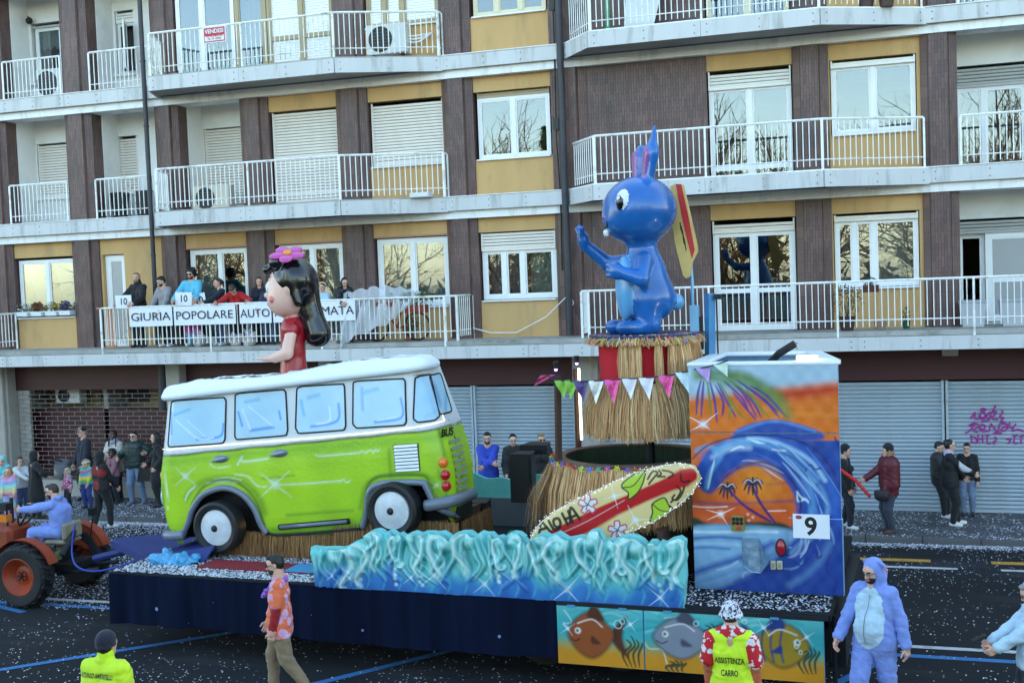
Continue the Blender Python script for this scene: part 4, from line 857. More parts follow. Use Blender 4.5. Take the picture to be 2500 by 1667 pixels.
    hd += [E((e*.032, -.086, .008), (.0125, .0125, .0075), S_EYE, .003) for e in (-1, 1)]+[E((e*.032, -.0985, .008), (.0072, .004, .0072), S_IRIS, 0) for e in (-1, 1)]
    hd += [cap(H(e*.018, -.097, .027), H(e*.046, -.088, .028), .0052*s, .004*s, S_BROW, .004*s) for e in (-1, 1)]
    if beard: hd += [E((0, -.046, -.066), (.060, .058, .052), S_BROW, .01), cap(H(-.022, -.092, -.047), H(.022, -.092, -.047), .007*s, .007*s, S_BROW, .006), cap(H(-.020, -.1, -.060), H(.020, -.1, -.060), .0075*s, .0075*s, S_LIP, .004*s)]
    hd += [cap(H(0, .018, -.055), nb, .046*s, .048*s if not kid else .04*s, S_SKIN if neckcol is None else S_SKIN, .03)]
    v, f, l = sdf_mesh(hd, .0062*fine*s, pad=.015); Vs.append(v); Qs.append(f+nv); Ls.append(l)
    V = np.concatenate(Vs); Q = np.concatenate(Qs); Lb = np.concatenate(Ls)
    body = mk('body', V, Q, mats, root, (0, 0, 0), True, Lb)
    # clothing shells as children
    Vn = np.zeros((len(body.data.vertices), 3)); body.data.vertices.foreach_get('normal', Vn.ravel()); Vn2 = np.zeros(len(V)*3); body.data.vertices.foreach_get('normal', Vn2); Vn = Vn2.reshape(-1, 3)
    nb_ = len(Qs[0])
    def shell(nm, lab, t, m):
        fs = Q[:nb_][Lb[:nb_] == lab]
        if len(fs) < 8: return
        ids, inv = np.unique(fs, return_inverse=True); fs2 = inv.reshape(fs.shape); n = len(ids)
        ed = np.sort(np.concatenate([fs2[:, [0, 1]], fs2[:, [1, 2]], fs2[:, [2, 3]], fs2[:, [3, 0]]]), 1); und, cnt = np.unique(ed, axis=0, return_counts=True); bd = set(map(tuple, und[cnt == 1]))
        out = V[ids]+Vn[ids]*t; A = np.concatenate([out, V[ids]-Vn[ids]*.002]); rim = []
        for q in fs2:
            for a, b in ((q[0], q[1]), (q[1], q[2]), (q[2], q[3]), (q[3], q[0])):
                if (min(a, b), max(a, b)) in bd: rim.append((a, a+n, b+n, b)[::-1])
        F2 = np.concatenate([fs2, np.array(rim).reshape(-1, 4)[:, ::-1]]) if rim else fs2
        mk(nm, A, F2.astype(int), m, root, (0, 0, 0), True)
    if not onez: shell('jacket' if sleeve == 'long' else 'shirt', S_TOP, .006*hm/1.75, top); shell('trousers', S_BOT, .004*hm/1.75, bottom)
    else: shell('suit', S_TOP, .006*hm/1.75, top); shell('suit_legs', S_BOT, .004*hm/1.75, bottom)
    shell('shoes', S_SHOE, .004*hm/1.75, shoes)
    if sleeve == 'short' and acc is not None: shell('undershirt', S_ACC, .003, acc)
    if scarf: shell('scarf', S_ACC, .012, acc)
    # hair / headgear
    st, hc_ = hair; hp = []; nz = None
    face_cut = [E((0, -.10, -.035), (.062, .06, .088), 0, .015, True)]
    if st in ('short', 'long', 'pony', 'bun', 'braids'):
        hp = [E((0, .018, .040), (.080, .094, .086)), E((0, .045, -.005), (.074, .062, .075), k=.03)]
        if st == 'short': hp += [E((0, -.05, .098), (.058, .04, .026), k=.02)]
        cut = [E((0, -.11, -.02), (.072, .064, .082), 0, .012, True)]+[E((0, -.01, -.095), (.12, .09, .055), 0, .01, True)]*(st == 'short')+[E((e*.085, -.012, -.02), (.02, .028, .035), 0, .01, True) for e in (-1, 1)]*(st in ('short', 'pony', 'bun'))
        if st == 'long':
            for e in (-1, 1): hp += [cap(H(e*.066, .01, .0), H(e*.082, -.005, -.12), .03*s, .034*s, 0, .03), cap(H(e*.082, -.005, -.12), H(e*.075, -.02, -.24), .034*s, .02*s, 0, .02)]
            hp += [cap(H(0, .07, -.03), H(0, .075, -.22), .06*s, .045*s, 0, .03), cap(H(-.04, .07, -.03), H(-.05, .07, -.22), .045*s, .035*s, 0, .03), cap(H(.04, .07, -.03), H(.05, .07, -.22), .045*s, .035*s, 0, .03)]
        if st == 'pony': hp += [cap(H(0, .10, .05), H(0, .135, .0), .028*s, .034*s, 0, .02), cap(H(0, .135, .0), H(0, .13, -.14), .034*s, .014*s, 0, .02)]
        if st == 'bun': hp += [E((0, .09, .075), (.04, .04, .04), k=.02)]
        if st == 'braids':
            for e in (-1, 1):
                for q in range(3): hp += [cap(H(e*(.05+.014*q), .02-.02*q, .03), H(e*(.07+.012*q), -.01-.02*q, -.14), .017*s, .014*s, 0, .01), cap(H(e*(.07+.012*q), -.01-.02*q, -.14), H(e*(.07+.01*q), -.03-.02*q, -.27), .014*s, .009*s, 0, .01)]
            hp += [cap(H(0, .07, -.02), H(0, .08, -.2), .05*s, .04*s, 0, .03)]
        hp = hp+cut; nz = (.0025*s, 95)
    if st == 'curly' or st == 'wig':
        hp = [E((0, .03, .05), (.118, .115, .105)), E((0, .05, -.03), (.108, .08, .085), k=.03)]+[E((0, -.125, -.035), (.066, .085, .080), 0, .02, True)]; nz = (.016*s, 42)
    if hp: 
        v, f, l = sdf_mesh(hp, .0085*s*fine, nz); hm_ = HAIR[hc_] if isinstance(hc_, str) else hc_; mk('hair', v, f, hm_, root, (0, 0, 0), True)
    if hat:
        kind, hmat = hat[:2]; q = []; cut = []
        if kind == 'beanie': q = [E((0, .016, .058), (.093, .108, .104)), E((0, .018, .012), (.094, .108, .030), k=.006)]; cut = [E((0, -.10, -.065), (.09, .075, .085), 0, .005, True), E((0, 0, -.115), (.2, .2, .095), 0, .005, True)]
        if kind == 'cap': q = [E((0, .012, .050), (.084, .099, .080)), cap(H(-.035, -.095, .052), H(.035, -.095, .052), .022*s, .022*s, 0, .02, (HR @ P([0, .2, 1]), .3)), cap(H(-.025, -.135, .042), H(.025, -.135, .042), .022*s, .022*s, 0, .03, (HR @ P([0, .2, 1]), .3))]; cut = [E((0, 0, -.075), (.2, .25, .100), 0, .005, True)]
        if kind == 'bucket': q = [E((0, .012, .058), (.088, .102, .080)), cap(H(0, .012, .06), H(0, .012, .012), .09*s, .12*s, 0, .02)]; cut = [E((0, 0, -.10), (.3, .3, .095), 0, .004, True)]
        if kind == 'hood': q = [E((0, .028, .030), (.100, .112, .112)), cap(H(-.03, .045, -.06), H(.03, .045, -.06), .085*s, .085*s, 0, .04), cap(H(0, .03, -.10), H(0, .03, -.15), .092*s, .10*s, 0, .03)]; cut = [E((0, -.125, -.012), (.066, .085, .100), 0, .012, True), E((0, -.05, -.02), (.07, .06, .095), 0, .01, True)]
        if kind == 'hooddown': q = [cap(H(-.06, .09, -.14), H(.06, .09, -.14), .045*s, .045*s, 0, .03), cap(H(-.075, .03, -.13), H(-.06, -.05, -.16), .03*s, .02*s, 0, .02), cap(H(.075, .03, -.13), H(.06, -.05, -.16), .03*s, .02*s, 0, .02)]
        if q: v, f, l = sdf_mesh(q+cut, .008*s*fine, (.002*s, 60)); mk({'hooddown': 'hood', 'cap': 'hat', 'bucket': 'hat', 'beanie': 'hat'}.get(kind, kind), v, f, hmat, root, (0, 0, 0), True)
        if len(hat) > 2:   # soft ears hanging from a hood
            for e in (-1, 1):
                b = sdf_mesh([cap(H(e*.075, .02, .105), H(e*.125, .045, .07), .020*s, .026*s, 0, .01, (HR @ P([0, 1, 0]), .45)), cap(H(e*.125, .045, .07), H(e*.135, .06, -.02), .026*s, .012*s, 1, .01, (HR @ P([0, 1, 0]), .45))], .008*s); mk('hood_ear', b[0], b[1], [hmat, hat[2]], root, (0, 0, 0), True, b[2])
    if glasses:
        mb = MB(); lens = glasses != 'clear'
        for e in (-1, 1):
            c = H(e*.032, -.110, .006); ux, uz = HR @ P([1, 0, 0]), HR @ P([0, 0, 1]); un = HR @ P([0, -1, 0]); ring = [c+(ux*math.cos(t)*.024+uz*math.sin(t)*.018)*s for t in np.linspace(0, 2*math.pi, 15)]
            if lens: mb.add([p+un*.002 for p in ring[:-1]]+[p-un*.004 for p in ring[:-1]], [tuple(range(14)), tuple(range(14, 28))[::-1]]+[(i, (i+1) % 14, 14+(i+1) % 14, 14+i) for i in range(14)])
            else: mb.tube(ring, .0026*s, 4)
            mb.tube([H(e*.055, -.105, .010), H(e*.078, -.03, .010), H(e*.078, .02, .004)], .003*s, 4)
        mb.tube([H(-.01, -.112, .01), H(.01, -.112, .01)], .003*s, 4)
        part('glasses', mb, glasses if lens else M_BLK, root)
    root['hc'] = [float(x) for x in hc]; return root
def wpt(root, p):
    """world point of a point in a figure's own axes"""
    a = root.rotation_euler[2]; c, s = math.cos(a), math.sin(a); return np.array([root.location[0]+p[0]*c-p[1]*s, root.location[1]+p[0]*s+p[1]*c, root.location[2]+p[2]])
def stand(px, py_head, Y=None, z=.12, feet=None):
    """ground spot and height for a figure whose head top is at px, py_head; feet = foot pixel, or Y plane"""
    if feet is not None: F = onZ(feet[0], feet[1], z); Y = F[1]
    T = onY(px, py_head, Y); return (T[0], Y, z), T[2]-z
# ------------------------------------------------------------------ float materials
M_NAVY = mat('navy_cloth', (13, 23, 47), 1.0, spec=.12, var=.4, scale=2.6, bump=.25, bscale=60, stretch=(2.2, 1, .12)); M_DECK = mat('deck_boards', (34, 36, 40), .9, spec=.2, var=.2, scale=3)  # navy: vertical darker streaks paint fold shade into the skirt cloth
M_STEEL = mat('dark_steel', (38, 40, 44), .5, metal=.4, var=.2, scale=4); M_BLUEP = mat('blue_painted_board', (24, 44, 112), .6, var=.15, scale=2, bump=.1)
M_REDP = mat('red_carpet', (136, 30, 40), .9, var=.15, scale=3); M_CYANP = mat('light_blue_board', (70, 144, 190), .7, var=.1, scale=3)
M_WHP = mat('white_paint', (234, 238, 240), .4, var=.05, scale=3, bump=.12, bscale=14); M_GREYB = mat('grey_bumper', (112, 122, 136), .35, var=.15, scale=4, coat=.4); M_RUB = mat('black_rubber', (24, 25, 28), .55, var=.2, scale=5)
M_BRWN = mat('brown_wood', (74, 50, 38), .75, var=.3, scale=5, stretch=(4, 4, .5)); M_REDC = mat('red_cloth', (196, 26, 40), .85, var=.12, scale=4, bump=.2, bscale=30)
M_LED = mat('led_strip', (255, 236, 190), .5, emit=.45); M_LEDW = mat('led_tube', (255, 240, 214), .5, emit=1.2); M_VIO = mat('violet_lamp', (120, 90, 255), .4, emit=4.0); M_BULB = mat('fairy_bulb', (255, 250, 240), .4, emit=.14); M_WARM = mat('warm_lamp', (255, 196, 120), .4, emit=2.5)
M_PAINT = paint_mat('airbrush_paint', .42, .10, 22, .15); M_PAINTG = paint_mat('gloss_paint', .3, .06, 14, .45); M_STRAW = paint_mat('dry_straw', .85); M_SPK = mat('speaker_black', (22, 22, 24), .55, bump=.3, bscale=200); M_TEXT = mat('print_black', (22, 22, 24), .6); M_PAPER = mat('white_paper', (232, 234, 240), .7); M_FILM = mat('blue_bag_film', (70, 158, 206), .25, var=.2, scale=5, coat=.4)

# ---- trailer
tr = thing('float_trailer', 'long flat parade trailer with navy skirt cloth and painted side panels', 'trailer', (5, 2, 0), frame=FW)
D0 = 1.15
mb = MB(); mb.bbox(0, 10.03, .0, 4.1, D0-.09, D0, .012); part('deck', mb, M_DECK, tr)
mb = MB(); mb.box(.3, 9.7, 1.2, 1.4, .62, D0-.092); mb.box(.3, 9.7, 2.7, 2.9, .62, D0-.092); mb.box(9.4, 10.0, .3, 3.8, .5, .9)
for u in (1.5, 3.5, 5.5, 7.5): mb.box(u, u+.12, .2, 3.9, .8, D0-.093)
part('chassis', mb, M_STEEL, tr)
for u in (6.3, 7.35):
    for v in (.75, 3.05):
        w = part('wheel', MB().lathe([(.0, 0), (.2, 0), (.24, .02), (.42, .03), (.45, .08), (.45, .22), (.42, .27), (.2, .28), (0, .28)], (u, v, .45), 'y', 28), M_RUB, tr, auto=40)
def skirt_cloth(pts, z0, z1, amp=.045):
    P = np.array(pts, float); seg = np.r_[0, np.cumsum(np.hypot(*np.diff(P, axis=0).T))]; n = int(seg[-1]/.035); s = np.linspace(0, seg[-1], n); x = np.interp(s, seg, P[:, 0]); y = np.interp(s, seg, P[:, 1]); m = 14; mb = MB(); r = random.Random(4); vs = []
    ph = np.array([r.random()*6 for _ in range(4)])
    for j in range(m+1):
        t = j/m; off = amp*(.25+t)*(np.sin(s*5.1+ph[0])*.5+np.sin(s*11.3+ph[1]+t)*.35+np.sin(s*23+ph[2])*.2); zz = z1+(z0-z1)*t-.02*t*np.sin(s*.9)
        vs += list(zip(x+off*.1, y-off, zz))
    mb.v = [tuple(p) for p in vs]; mb.f = [tuple(q) for q in grid_faces(m+1, n)]; mb.m = [0]*len(mb.f); return mb
part('skirt', skirt_cloth([(.02, 3.9), (.0, -.02), (6.74, -.02)], .40, 1.13), M_NAVY, tr, smooth=True)
def painted_sheet(cv, fn, name, parent, m, keep=None, smooth=True, label=None):
    V = fn(cv.X.ravel(), cv.Y.ravel()); F = grid_faces(cv.ny, cv.nx, keep); o = mk(name, V, F, m, parent, root_base(parent), smooth); set_paint(o, np.clip(cv.c.reshape(-1, 3), .004, .9)); return o
# star spatter on the navy cloth
st = Canvas(0, 6.7, .4, 1.13, .05, (36, 46, 84))
mb = MB()
for px, py, r in [(382, 1486, .05), (594, 1505, .03), (885, 1538, .035), (1219, 1553, .04), (520, 1470, .012), (760, 1500, .012), (1060, 1590, .014), (950, 1600, .012), (460, 1520, .01)]:
    u, v, z = onV(px, py, -.05); mb.disc((u, -.048, z), r*.55, 'y', 10)
part('painted_stars', mb, mat('pale_star', (116, 134, 176), .8), tr, stuff=True)
# side panels: an underwater picture (sea life in place of the original cartoon figures)
pc = Canvas(6.76, 9.95, .36, 1.08, .009, (60, 168, 172))
def pz(x, y): p = onV(x, y, -.03); return (p[0], p[2])
for a, b, c in ((.55, .74, (150, 160, 100)), (.48, .66, (206, 140, 34))): pc.blend(np.clip((b-pc.Y)/(b-a)*1.2, 0, 1), c)
pc.blend(np.clip((pc.Y-.9)/.2, 0, 1)*.5, (120, 205, 200))
rp = random.Random(3)
for k in range(16):
    u = rp.uniform(6.8, 9.9); z = rp.uniform(.8, 1.06); pc.stroke([(u, z), (u+.16, z+rp.uniform(-.05, .05)), (u+.34, z+rp.uniform(-.04, .06)), (u+.5, z)], .03, rp.choice([(40, 130, 140), (150, 220, 215), (50, 150, 160)]), .5, 1)
for c in [(600, 965, 660, 1060, 590, 1080, 690, 1150), (1420, 1030, 1500, 1020, 1560, 1000), (1260, 1230, 1300, 1280, 1400, 1290, 1440, 1400), (2040, 1060, 2090, 1040)]:
    pc.stroke([pz(1200+c[i]/3.357, 1200+c[i+1]/3.357) for i in range(0, len(c), 2)], .014, (200, 225, 222), .7, .8)
def weed(x, y0, h, col=(24, 60, 44)):
    for k in (-1, 0, 1, 2): u, z = pz(x+k*9, y0); pc.stroke([(u, z), (u-.05+.02*k, z+h*.4), (u+.04, z+h*.7), (u+.02*k-.01, z+h*(1-.12*abs(k)))], .022, col, .9, .6, True)
weed(1545, 1628, .40); weed(1738, 1560, .2); weed(1975, 1645, .36); weed(1650, 1640, .16)
def fish(x, y, L, H, col, fin, flip=1, stripe=None):
    u, z = pz(x, y); dk = (30, 26, 30)
    body = [(u+flip*L*(-.5), z), (u+flip*L*(-.3), z+H*.36), (u, z+H*.5), (u+flip*L*.3, z+H*.25), (u+flip*L*.42, z+.02), (u+flip*L*.3, z-H*.25), (u, z-H*.5), (u+flip*L*(-.3), z-H*.36)]
    tail = [(u+flip*L*.36, z), (u+flip*L*.66, z+H*.42), (u+flip*L*.58, z), (u+flip*L*.66, z-H*.42)]
    for P, c, g in ((tail, fin, 1.0), (body, col, 1.0)): pc.poly([(a+(a-u)*.05, b+(b-z)*.09) for a, b in P], dk, .03, .9); pc.poly(P, c, .02)
    pc.poly([(u-flip*L*.1, z+H*.42), (u+flip*L*.05, z+H*.72), (u+flip*L*.25, z+H*.34)], fin, .02); pc.poly([(u-flip*L*.02, z-.01), (u+flip*L*.16, z-H*.18), (u-flip*L*.02, z-H*.2)], fin, .015)
    if stripe:
        for q in (-.05, .12, .28): pc.stroke([(u+flip*L*q, z+H*.4), (u+flip*L*(q+.05), z), (u+flip*L*q, z-H*.4)], .02, stripe, .7, .6)
    pc.stroke([(u-flip*L*.3, z+H*.25), (u, z+H*.36), (u+flip*L*.2, z+H*.2)], .016, (240, 236, 226), .7, .9); pc.glow(u-flip*L*.3, z+H*.08, .045, (236, 236, 230), 1, .35); pc.glow(u-flip*L*.31, z+H*.08, .022, (20, 20, 24), 1, .35); pc.stroke([(u-flip*L*.46, z-H*.1), (u-flip*L*.36, z-H*.16), (u-flip*L*.27, z-H*.1)], .009, dk, .9, .5)
fish(1448, 1548, .62, .54, (150, 76, 36), (84, 44, 26)); fish(1668, 1556, .70, .48, (132, 138, 152), (70, 76, 92)); fish(1905, 1572, .64, .50, (160, 130, 36), (34, 58, 124), -1, (30, 52, 120))
for x, y, r in [(1510, 1522, .05), (1520, 1515, .03), (1700, 1520, .03), (1818, 1515, .03), (1945, 1575, .025), (1955, 1590, .02)]:
    u, z = pz(x, y); pc.stroke([(u+r*math.cos(t), z+r*math.sin(t)) for t in np.linspace(0, 6.28, 9)], .008, (196, 232, 230), .8, .7)
for x, y in ((1387, 1532), (1540, 1522), (1865, 1530), (1970, 1553)): pc.star(*pz(x, y), .12)
pc.noise(.05, 9, 2)
split = 7.85
for a, b in ((6.76, split-.004), (split+.004, 9.95)):
    kx = (pc.X[0] >= a) & (pc.X[0] <= b); keep = np.zeros((pc.ny-1, pc.nx-1), bool); keep[:] = (kx[:-1] & kx[1:])[None]
    o = painted_sheet(pc, lambda x, y: np.stack([x, np.full_like(x, -.051), y], 1), 'side_panel', tr, M_PAINT, keep)
    mb = MB(); mb.box(a, b, -.048, -.012, .358, 1.082); part('panel_board', mb, M_CYANP, tr)
mb = MB(); mb.box(6.76, 10.0, -.06, .06, 1.088, 1.13); part('panel_rail', mb, M_STEEL, tr)
mb = MB()
for u in (6.95, 7.6, 8.15, 8.8, 9.4): mb.box(u-.05, u+.05, -.065, -.03, 1.07, 1.10)
part('hinges', mb, M_CYANP, tr, stuff=True)
mb = MB(); mb.box(9.96, 10.16, .35, 3.6, .42, 1.0); mb.tube([(10.05, .1, .2), (10.05, .15, 1.1)], .03, 6); part('tail_frame', mb, M_STEEL, tr)
# drawbar and blue boards at the tractor end
mb = MB(); mb.prism([(-1.55, 1.95), (0, .95), (0, 3.1), (-1.55, 2.2)], D0-.16, D0-.05); mb.tube([(-2.0, 2.08, .75), (-1.2, 2.08, .95)], .06, 8); part('drawbar', mb, M_BLUEP, tr)
mb = MB(); mb.add([(.12, .72, D0+.03), (1.1, .75, D0+.03), (1.18, .9, D0+.22), (.15, 2.4, D0+.05), (.12, .72, D0+.004), (1.1, .75, D0+.004), (1.18, .9, D0+.18), (.15, 2.4, D0+.02)], [(0, 1, 2, 3), (4, 7, 6, 5), (0, 4, 5, 1), (1, 5, 6, 2), (2, 6, 7, 3), (3, 7, 4, 0)]); part('ramp_board', mb, M_BLUEP, tr)
mb = MB(); mb.box(1.2, 3.0, .42, .86, D0+.004, D0+.03); part('carpet_strip', mb, M_REDP, tr); mb = MB(); mb.box(2.65, 3.6, .40, .80, D0+.034, D0+.05); part('floor_strip', mb, M_CYANP, tr)
mb = MB(); mb.box(4.6, 5.6, 2.6, 2.8, D0+.004, D0+.03); part('carpet_strip', mb, M_REDP, tr); mb = MB(); mb.box(5.6, 6.6, 2.2, 2.4, D0+.004, D0+.03); part('floor_strip', mb, M_CYANP, tr)
mb = MB(); mb.tube(smooth_path([(-1.9, 1.55, 1.45), (-1.95, 1.5, 1.0), (-1.75, 1.4, .78), (-1.3, 1.4, .75), (-.6, 1.5, .95)]), .015, 6); part('blue_hose', mb, mat('hose_blue', (36, 62, 170), .4), tr, smooth=True)
# confetti on the deck
def on_deck(r, n):
    u = r.uniform(.05, 10, n); v = .03+r.beta(1, 2.2, n)*3.2; k = (r.random(n) < np.where(u < 3.6, 1.0, np.where(u > 8.2, .30, .12))); P = np.stack([u, v, np.full(n, D0)], 1)[k]; return np.array([FW(*p) for p in P])
confetti(34000, on_deck, 11, .0125)

# ------------------------------------------------------------------ camper van prop
VT = R_(5.5); VC = 1.66
def vw(p, w, q): return (p*math.cos(VT)-q*math.sin(VT), VC+w, 2.0+p*math.sin(VT)+q*math.cos(VT))
def vwa(p, w, q): return np.stack([p*math.cos(VT)-q*math.sin(VT), VC+w, 2.0+p*math.sin(VT)+q*math.cos(VT)], -1)
def vpq(x, y, v=1.2):
    u, _, z = onV(x, y, v); z -= 2.0; return (u*math.cos(VT)+z*math.sin(VT), z*math.cos(VT)-u*math.sin(VT))
qk = [-.75, -.45, 0, .3, .65, 1.47]
P0 = lambda q: np.interp(q, qk, [.06, -.05, -.07, -.04, .05, .23]); P1 = lambda q: np.interp(q, qk, [4.72, 4.83, 4.86, 4.84, 4.77, 4.58]); WW = lambda q: np.interp(q, qk, [.41, .45, .47, .47, .45, .38])
RF, RR = .30, .34
def outline(q, s, off=0.0):
    """point of the van's outline at height q; s runs from the nose along the near side, round the tail"""
    a, b, W = P0(q)+off, P1(q)-off, WW(q)-off; s = np.asarray(s, float)
    p = np.empty(np.broadcast(s, q).shape); w = p.copy(); s, a, b, W = np.broadcast_arrays(s, a, b, W)
    k1 = s < a+RF; k2 = (~k1) & (s <= b-RR); t = np.clip((s-(b-RR))/RR, 0, math.pi/2); k3 = s > b-RR
    p[k2] = s[k2]; w[k2] = -W[k2]; p[k3] = (b-RR+RR*np.sin(t))[k3]; w[k3] = np.minimum(-W+RR-RR*np.cos(t)+np.maximum(s-(b-RR)-RR*math.pi/2, 0), W)[k3]
    tf = np.clip((a+RF-s)/RF, 0, math.pi/2); p[k1] = (a+RF-RF*np.sin(tf))[k1]; w[k1] = np.minimum(-W+RF-RF*np.cos(tf)+np.maximum((a+RF-s)-RF*math.pi/2, 0), W)[k1]
    return p, w
def p2s(p, q):
    b = P1(q)-RR; return p if p <= b else b+RR*math.asin(min((p-b)/RR, 1))
vn = thing('camper_van_model', 'lime green and white papier mache camper van, tilted, on the parade trailer', 'van model', (2.5, VC, 1.2), frame=FW)
vcv = Canvas(-.8, 6.9, -.78, 1.5, .012, (166, 208, 38)); C_ = vcv
C_.blend(np.clip(np.sin(C_.X*2.3+1)*np.sin(C_.Y*5-1)*.3, 0, 1), (136, 186, 40)); C_.blend(np.clip(np.sin(C_.X*1.1)*np.cos(C_.Y*3.1)*.35, 0, 1), (184, 212, 44))
DG = (84, 138, 34); GW = (214, 232, 210)
def vst(l, w, col, a=.9, soft=.8, taper=False): C_.stroke([vpq(*((l[i], l[i+1]))) for i in range(0, len(l), 2)], w, col, a, soft, taper)
def z1(l): return [(l[i]/3.357, 800+l[i+1]/3.357)[j] for i in range(0, len(l), 2) for j in (0, 1)]
def z2(l): return [(600+l[i]/3.357, 800+l[i+1]/3.357)[j] for i in range(0, len(l), 2) for j in (0, 1)]
C_.blend(np.clip((.72-C_.Y)/.02, 0, 0), DG)
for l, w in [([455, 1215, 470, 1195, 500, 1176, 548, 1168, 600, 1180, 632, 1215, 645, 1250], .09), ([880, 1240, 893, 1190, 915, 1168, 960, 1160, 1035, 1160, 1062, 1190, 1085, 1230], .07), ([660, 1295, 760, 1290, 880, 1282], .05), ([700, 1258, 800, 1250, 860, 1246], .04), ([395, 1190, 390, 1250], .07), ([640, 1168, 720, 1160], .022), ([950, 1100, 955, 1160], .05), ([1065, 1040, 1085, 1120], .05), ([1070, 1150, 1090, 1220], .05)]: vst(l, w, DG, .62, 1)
for l, w in [(z1([1355, 1190, 1375, 1420, 1365, 1510]), .014), (z1([1700, 1275, 1850, 1255, 1945, 1270]), .02), (z1([1760, 1240, 1870, 1225, 1980, 1245]), .01), (z1([1930, 1200, 2030, 1215, 2110, 1290, 2190, 1300]), .014), (z1([1520, 1410, 1550, 1345, 1600, 1300]), .02), (z1([1950, 1120, 1985, 1050, 1995, 1095, 2200, 1070]), .02), (z1([1720, 1110, 1770, 1145, 1890, 1135]), .012), (z2([575, 1040, 620, 1050, 900, 1025, 960, 1010, 985, 1025, 1020, 1000, 1045, 1020, 1065, 995, 1085, 1010, 1098, 992]), .014), (z2([240, 1285, 500, 1275, 740, 1255, 770, 1262, 800, 1240, 830, 1268, 860, 1250]), .014)]: vst(l, w, GW, .9, .7)
for x, y, r in ((1522/3.357, 800+1215/3.357, .26), (600+240/3.357, 800+1280/3.357, .34), (1065, 1185, .12)): C_.star(*vpq(x, y), r, (32, 140, 212, 320), GW)
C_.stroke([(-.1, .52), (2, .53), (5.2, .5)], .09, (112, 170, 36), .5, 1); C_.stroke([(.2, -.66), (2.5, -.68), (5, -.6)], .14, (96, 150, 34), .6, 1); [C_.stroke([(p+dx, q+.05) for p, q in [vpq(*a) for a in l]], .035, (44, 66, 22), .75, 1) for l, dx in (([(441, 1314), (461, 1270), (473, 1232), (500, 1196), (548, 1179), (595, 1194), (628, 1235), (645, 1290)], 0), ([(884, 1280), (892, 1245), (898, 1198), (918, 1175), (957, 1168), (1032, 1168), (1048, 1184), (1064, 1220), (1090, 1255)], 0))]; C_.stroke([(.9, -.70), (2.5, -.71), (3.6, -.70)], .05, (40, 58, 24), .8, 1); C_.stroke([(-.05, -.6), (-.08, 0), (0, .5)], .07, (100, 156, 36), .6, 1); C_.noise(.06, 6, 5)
up = C_.Y > .62+.006*np.sin(C_.X*9); C_.blend(up*1.0, (214, 220, 224)); C_.blend(np.clip(np.sin(C_.X*3+2)*.3, 0, 1)*up, (226, 230, 232))
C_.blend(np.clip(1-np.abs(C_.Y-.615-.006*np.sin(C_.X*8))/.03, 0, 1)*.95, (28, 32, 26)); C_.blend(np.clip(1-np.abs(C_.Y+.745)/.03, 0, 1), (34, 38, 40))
archF = [(441, 1314), (461, 1275), (473, 1240), (500, 1206), (548, 1190), (592, 1204), (622, 1240), (637, 1280), (650, 1302)]
archR = [(884, 1288), (896, 1250), (902, 1203), (920, 1184), (957, 1177), (1030, 1177), (1042, 1188), (1056, 1220), (1070, 1242), (1090, 1265)]
polF = [vpq(*p) for p in archF]; polR = [vpq(*p) for p in archR]
# body shell
qs = np.concatenate([np.linspace(-.75, .6, 74), np.linspace(.615, 1.47, 46)]); ss = np.concatenate([np.linspace(-.8, .3, 30)[:-1], np.linspace(.3, 4.6, 240)[:-1], np.linspace(4.6, 5.75, 60)])
Sg, Qg = np.meshgrid(ss, qs); pp, ww = outline(Qg, Sg); body_v = vwa(pp, ww, Qg).reshape(-1, 3)
paint = C_.sample(Sg.ravel(), Qg.ravel()); fcs = grid_faces(len(qs), len(ss)); fc = np.stack([Sg.ravel()[fcs].mean(1), Qg.ravel()[fcs].mean(1)], 1)
def inpoly(P, x, y):
    r = np.zeros(len(x), bool); n = len(P)
    for i in range(n):
        (xa, ya), (xb, yb) = P[i], P[(i+1) % n]
        if ya != yb: r ^= ((ya > y) != (yb > y)) & (x < (xb-xa)*(y-ya)/(yb-ya)+xa)
    return r
hole = np.zeros(len(fc), bool)
for pl in (polF, polR): hole |= inpoly([(pl[0][0]-.02, -1.2)]+pl+[(pl[-1][0]+.02, -1.2)], fc[:, 0], fc[:, 1])
rngv = np.random.default_rng(3); body_v += rngv.normal(0, .0012, body_v.shape)
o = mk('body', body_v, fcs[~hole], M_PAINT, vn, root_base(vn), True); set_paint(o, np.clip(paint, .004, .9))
# far half of the shell
sf = np.concatenate([np.linspace(-.8, 5.75, 90)]); S2, Q2 = np.meshgrid(sf, np.linspace(-.75, 1.47, 30)); p2, w2 = outline(Q2, S2); w2 = np.abs(w2)*1.0
o = mk('body_far_side', vwa(p2, w2, Q2).reshape(-1, 3), grid_faces(30, 90), M_PAINT, vn, root_base(vn), True); set_paint(o, np.clip(C_.sample(S2.ravel(), Q2.ravel()), .004, .9))
mb = MB(); lo_ = [vw(.25, -.16, -.70), vw(4.8, -.16, -.70), vw(4.8, .40, -.70), vw(.25, .40, -.70)]; hi_ = [vw(.25, -.16, .1), vw(4.8, -.16, .1), vw(4.8, .40, .1), vw(.25, .40, .1)]
mb.add(lo_+hi_, [(0, 3, 2, 1), (4, 5, 6, 7), (0, 1, 5, 4), (1, 2, 6, 5), (2, 3, 7, 6), (3, 0, 4, 7)]); part('underbody', mb, M_RUB, vn)
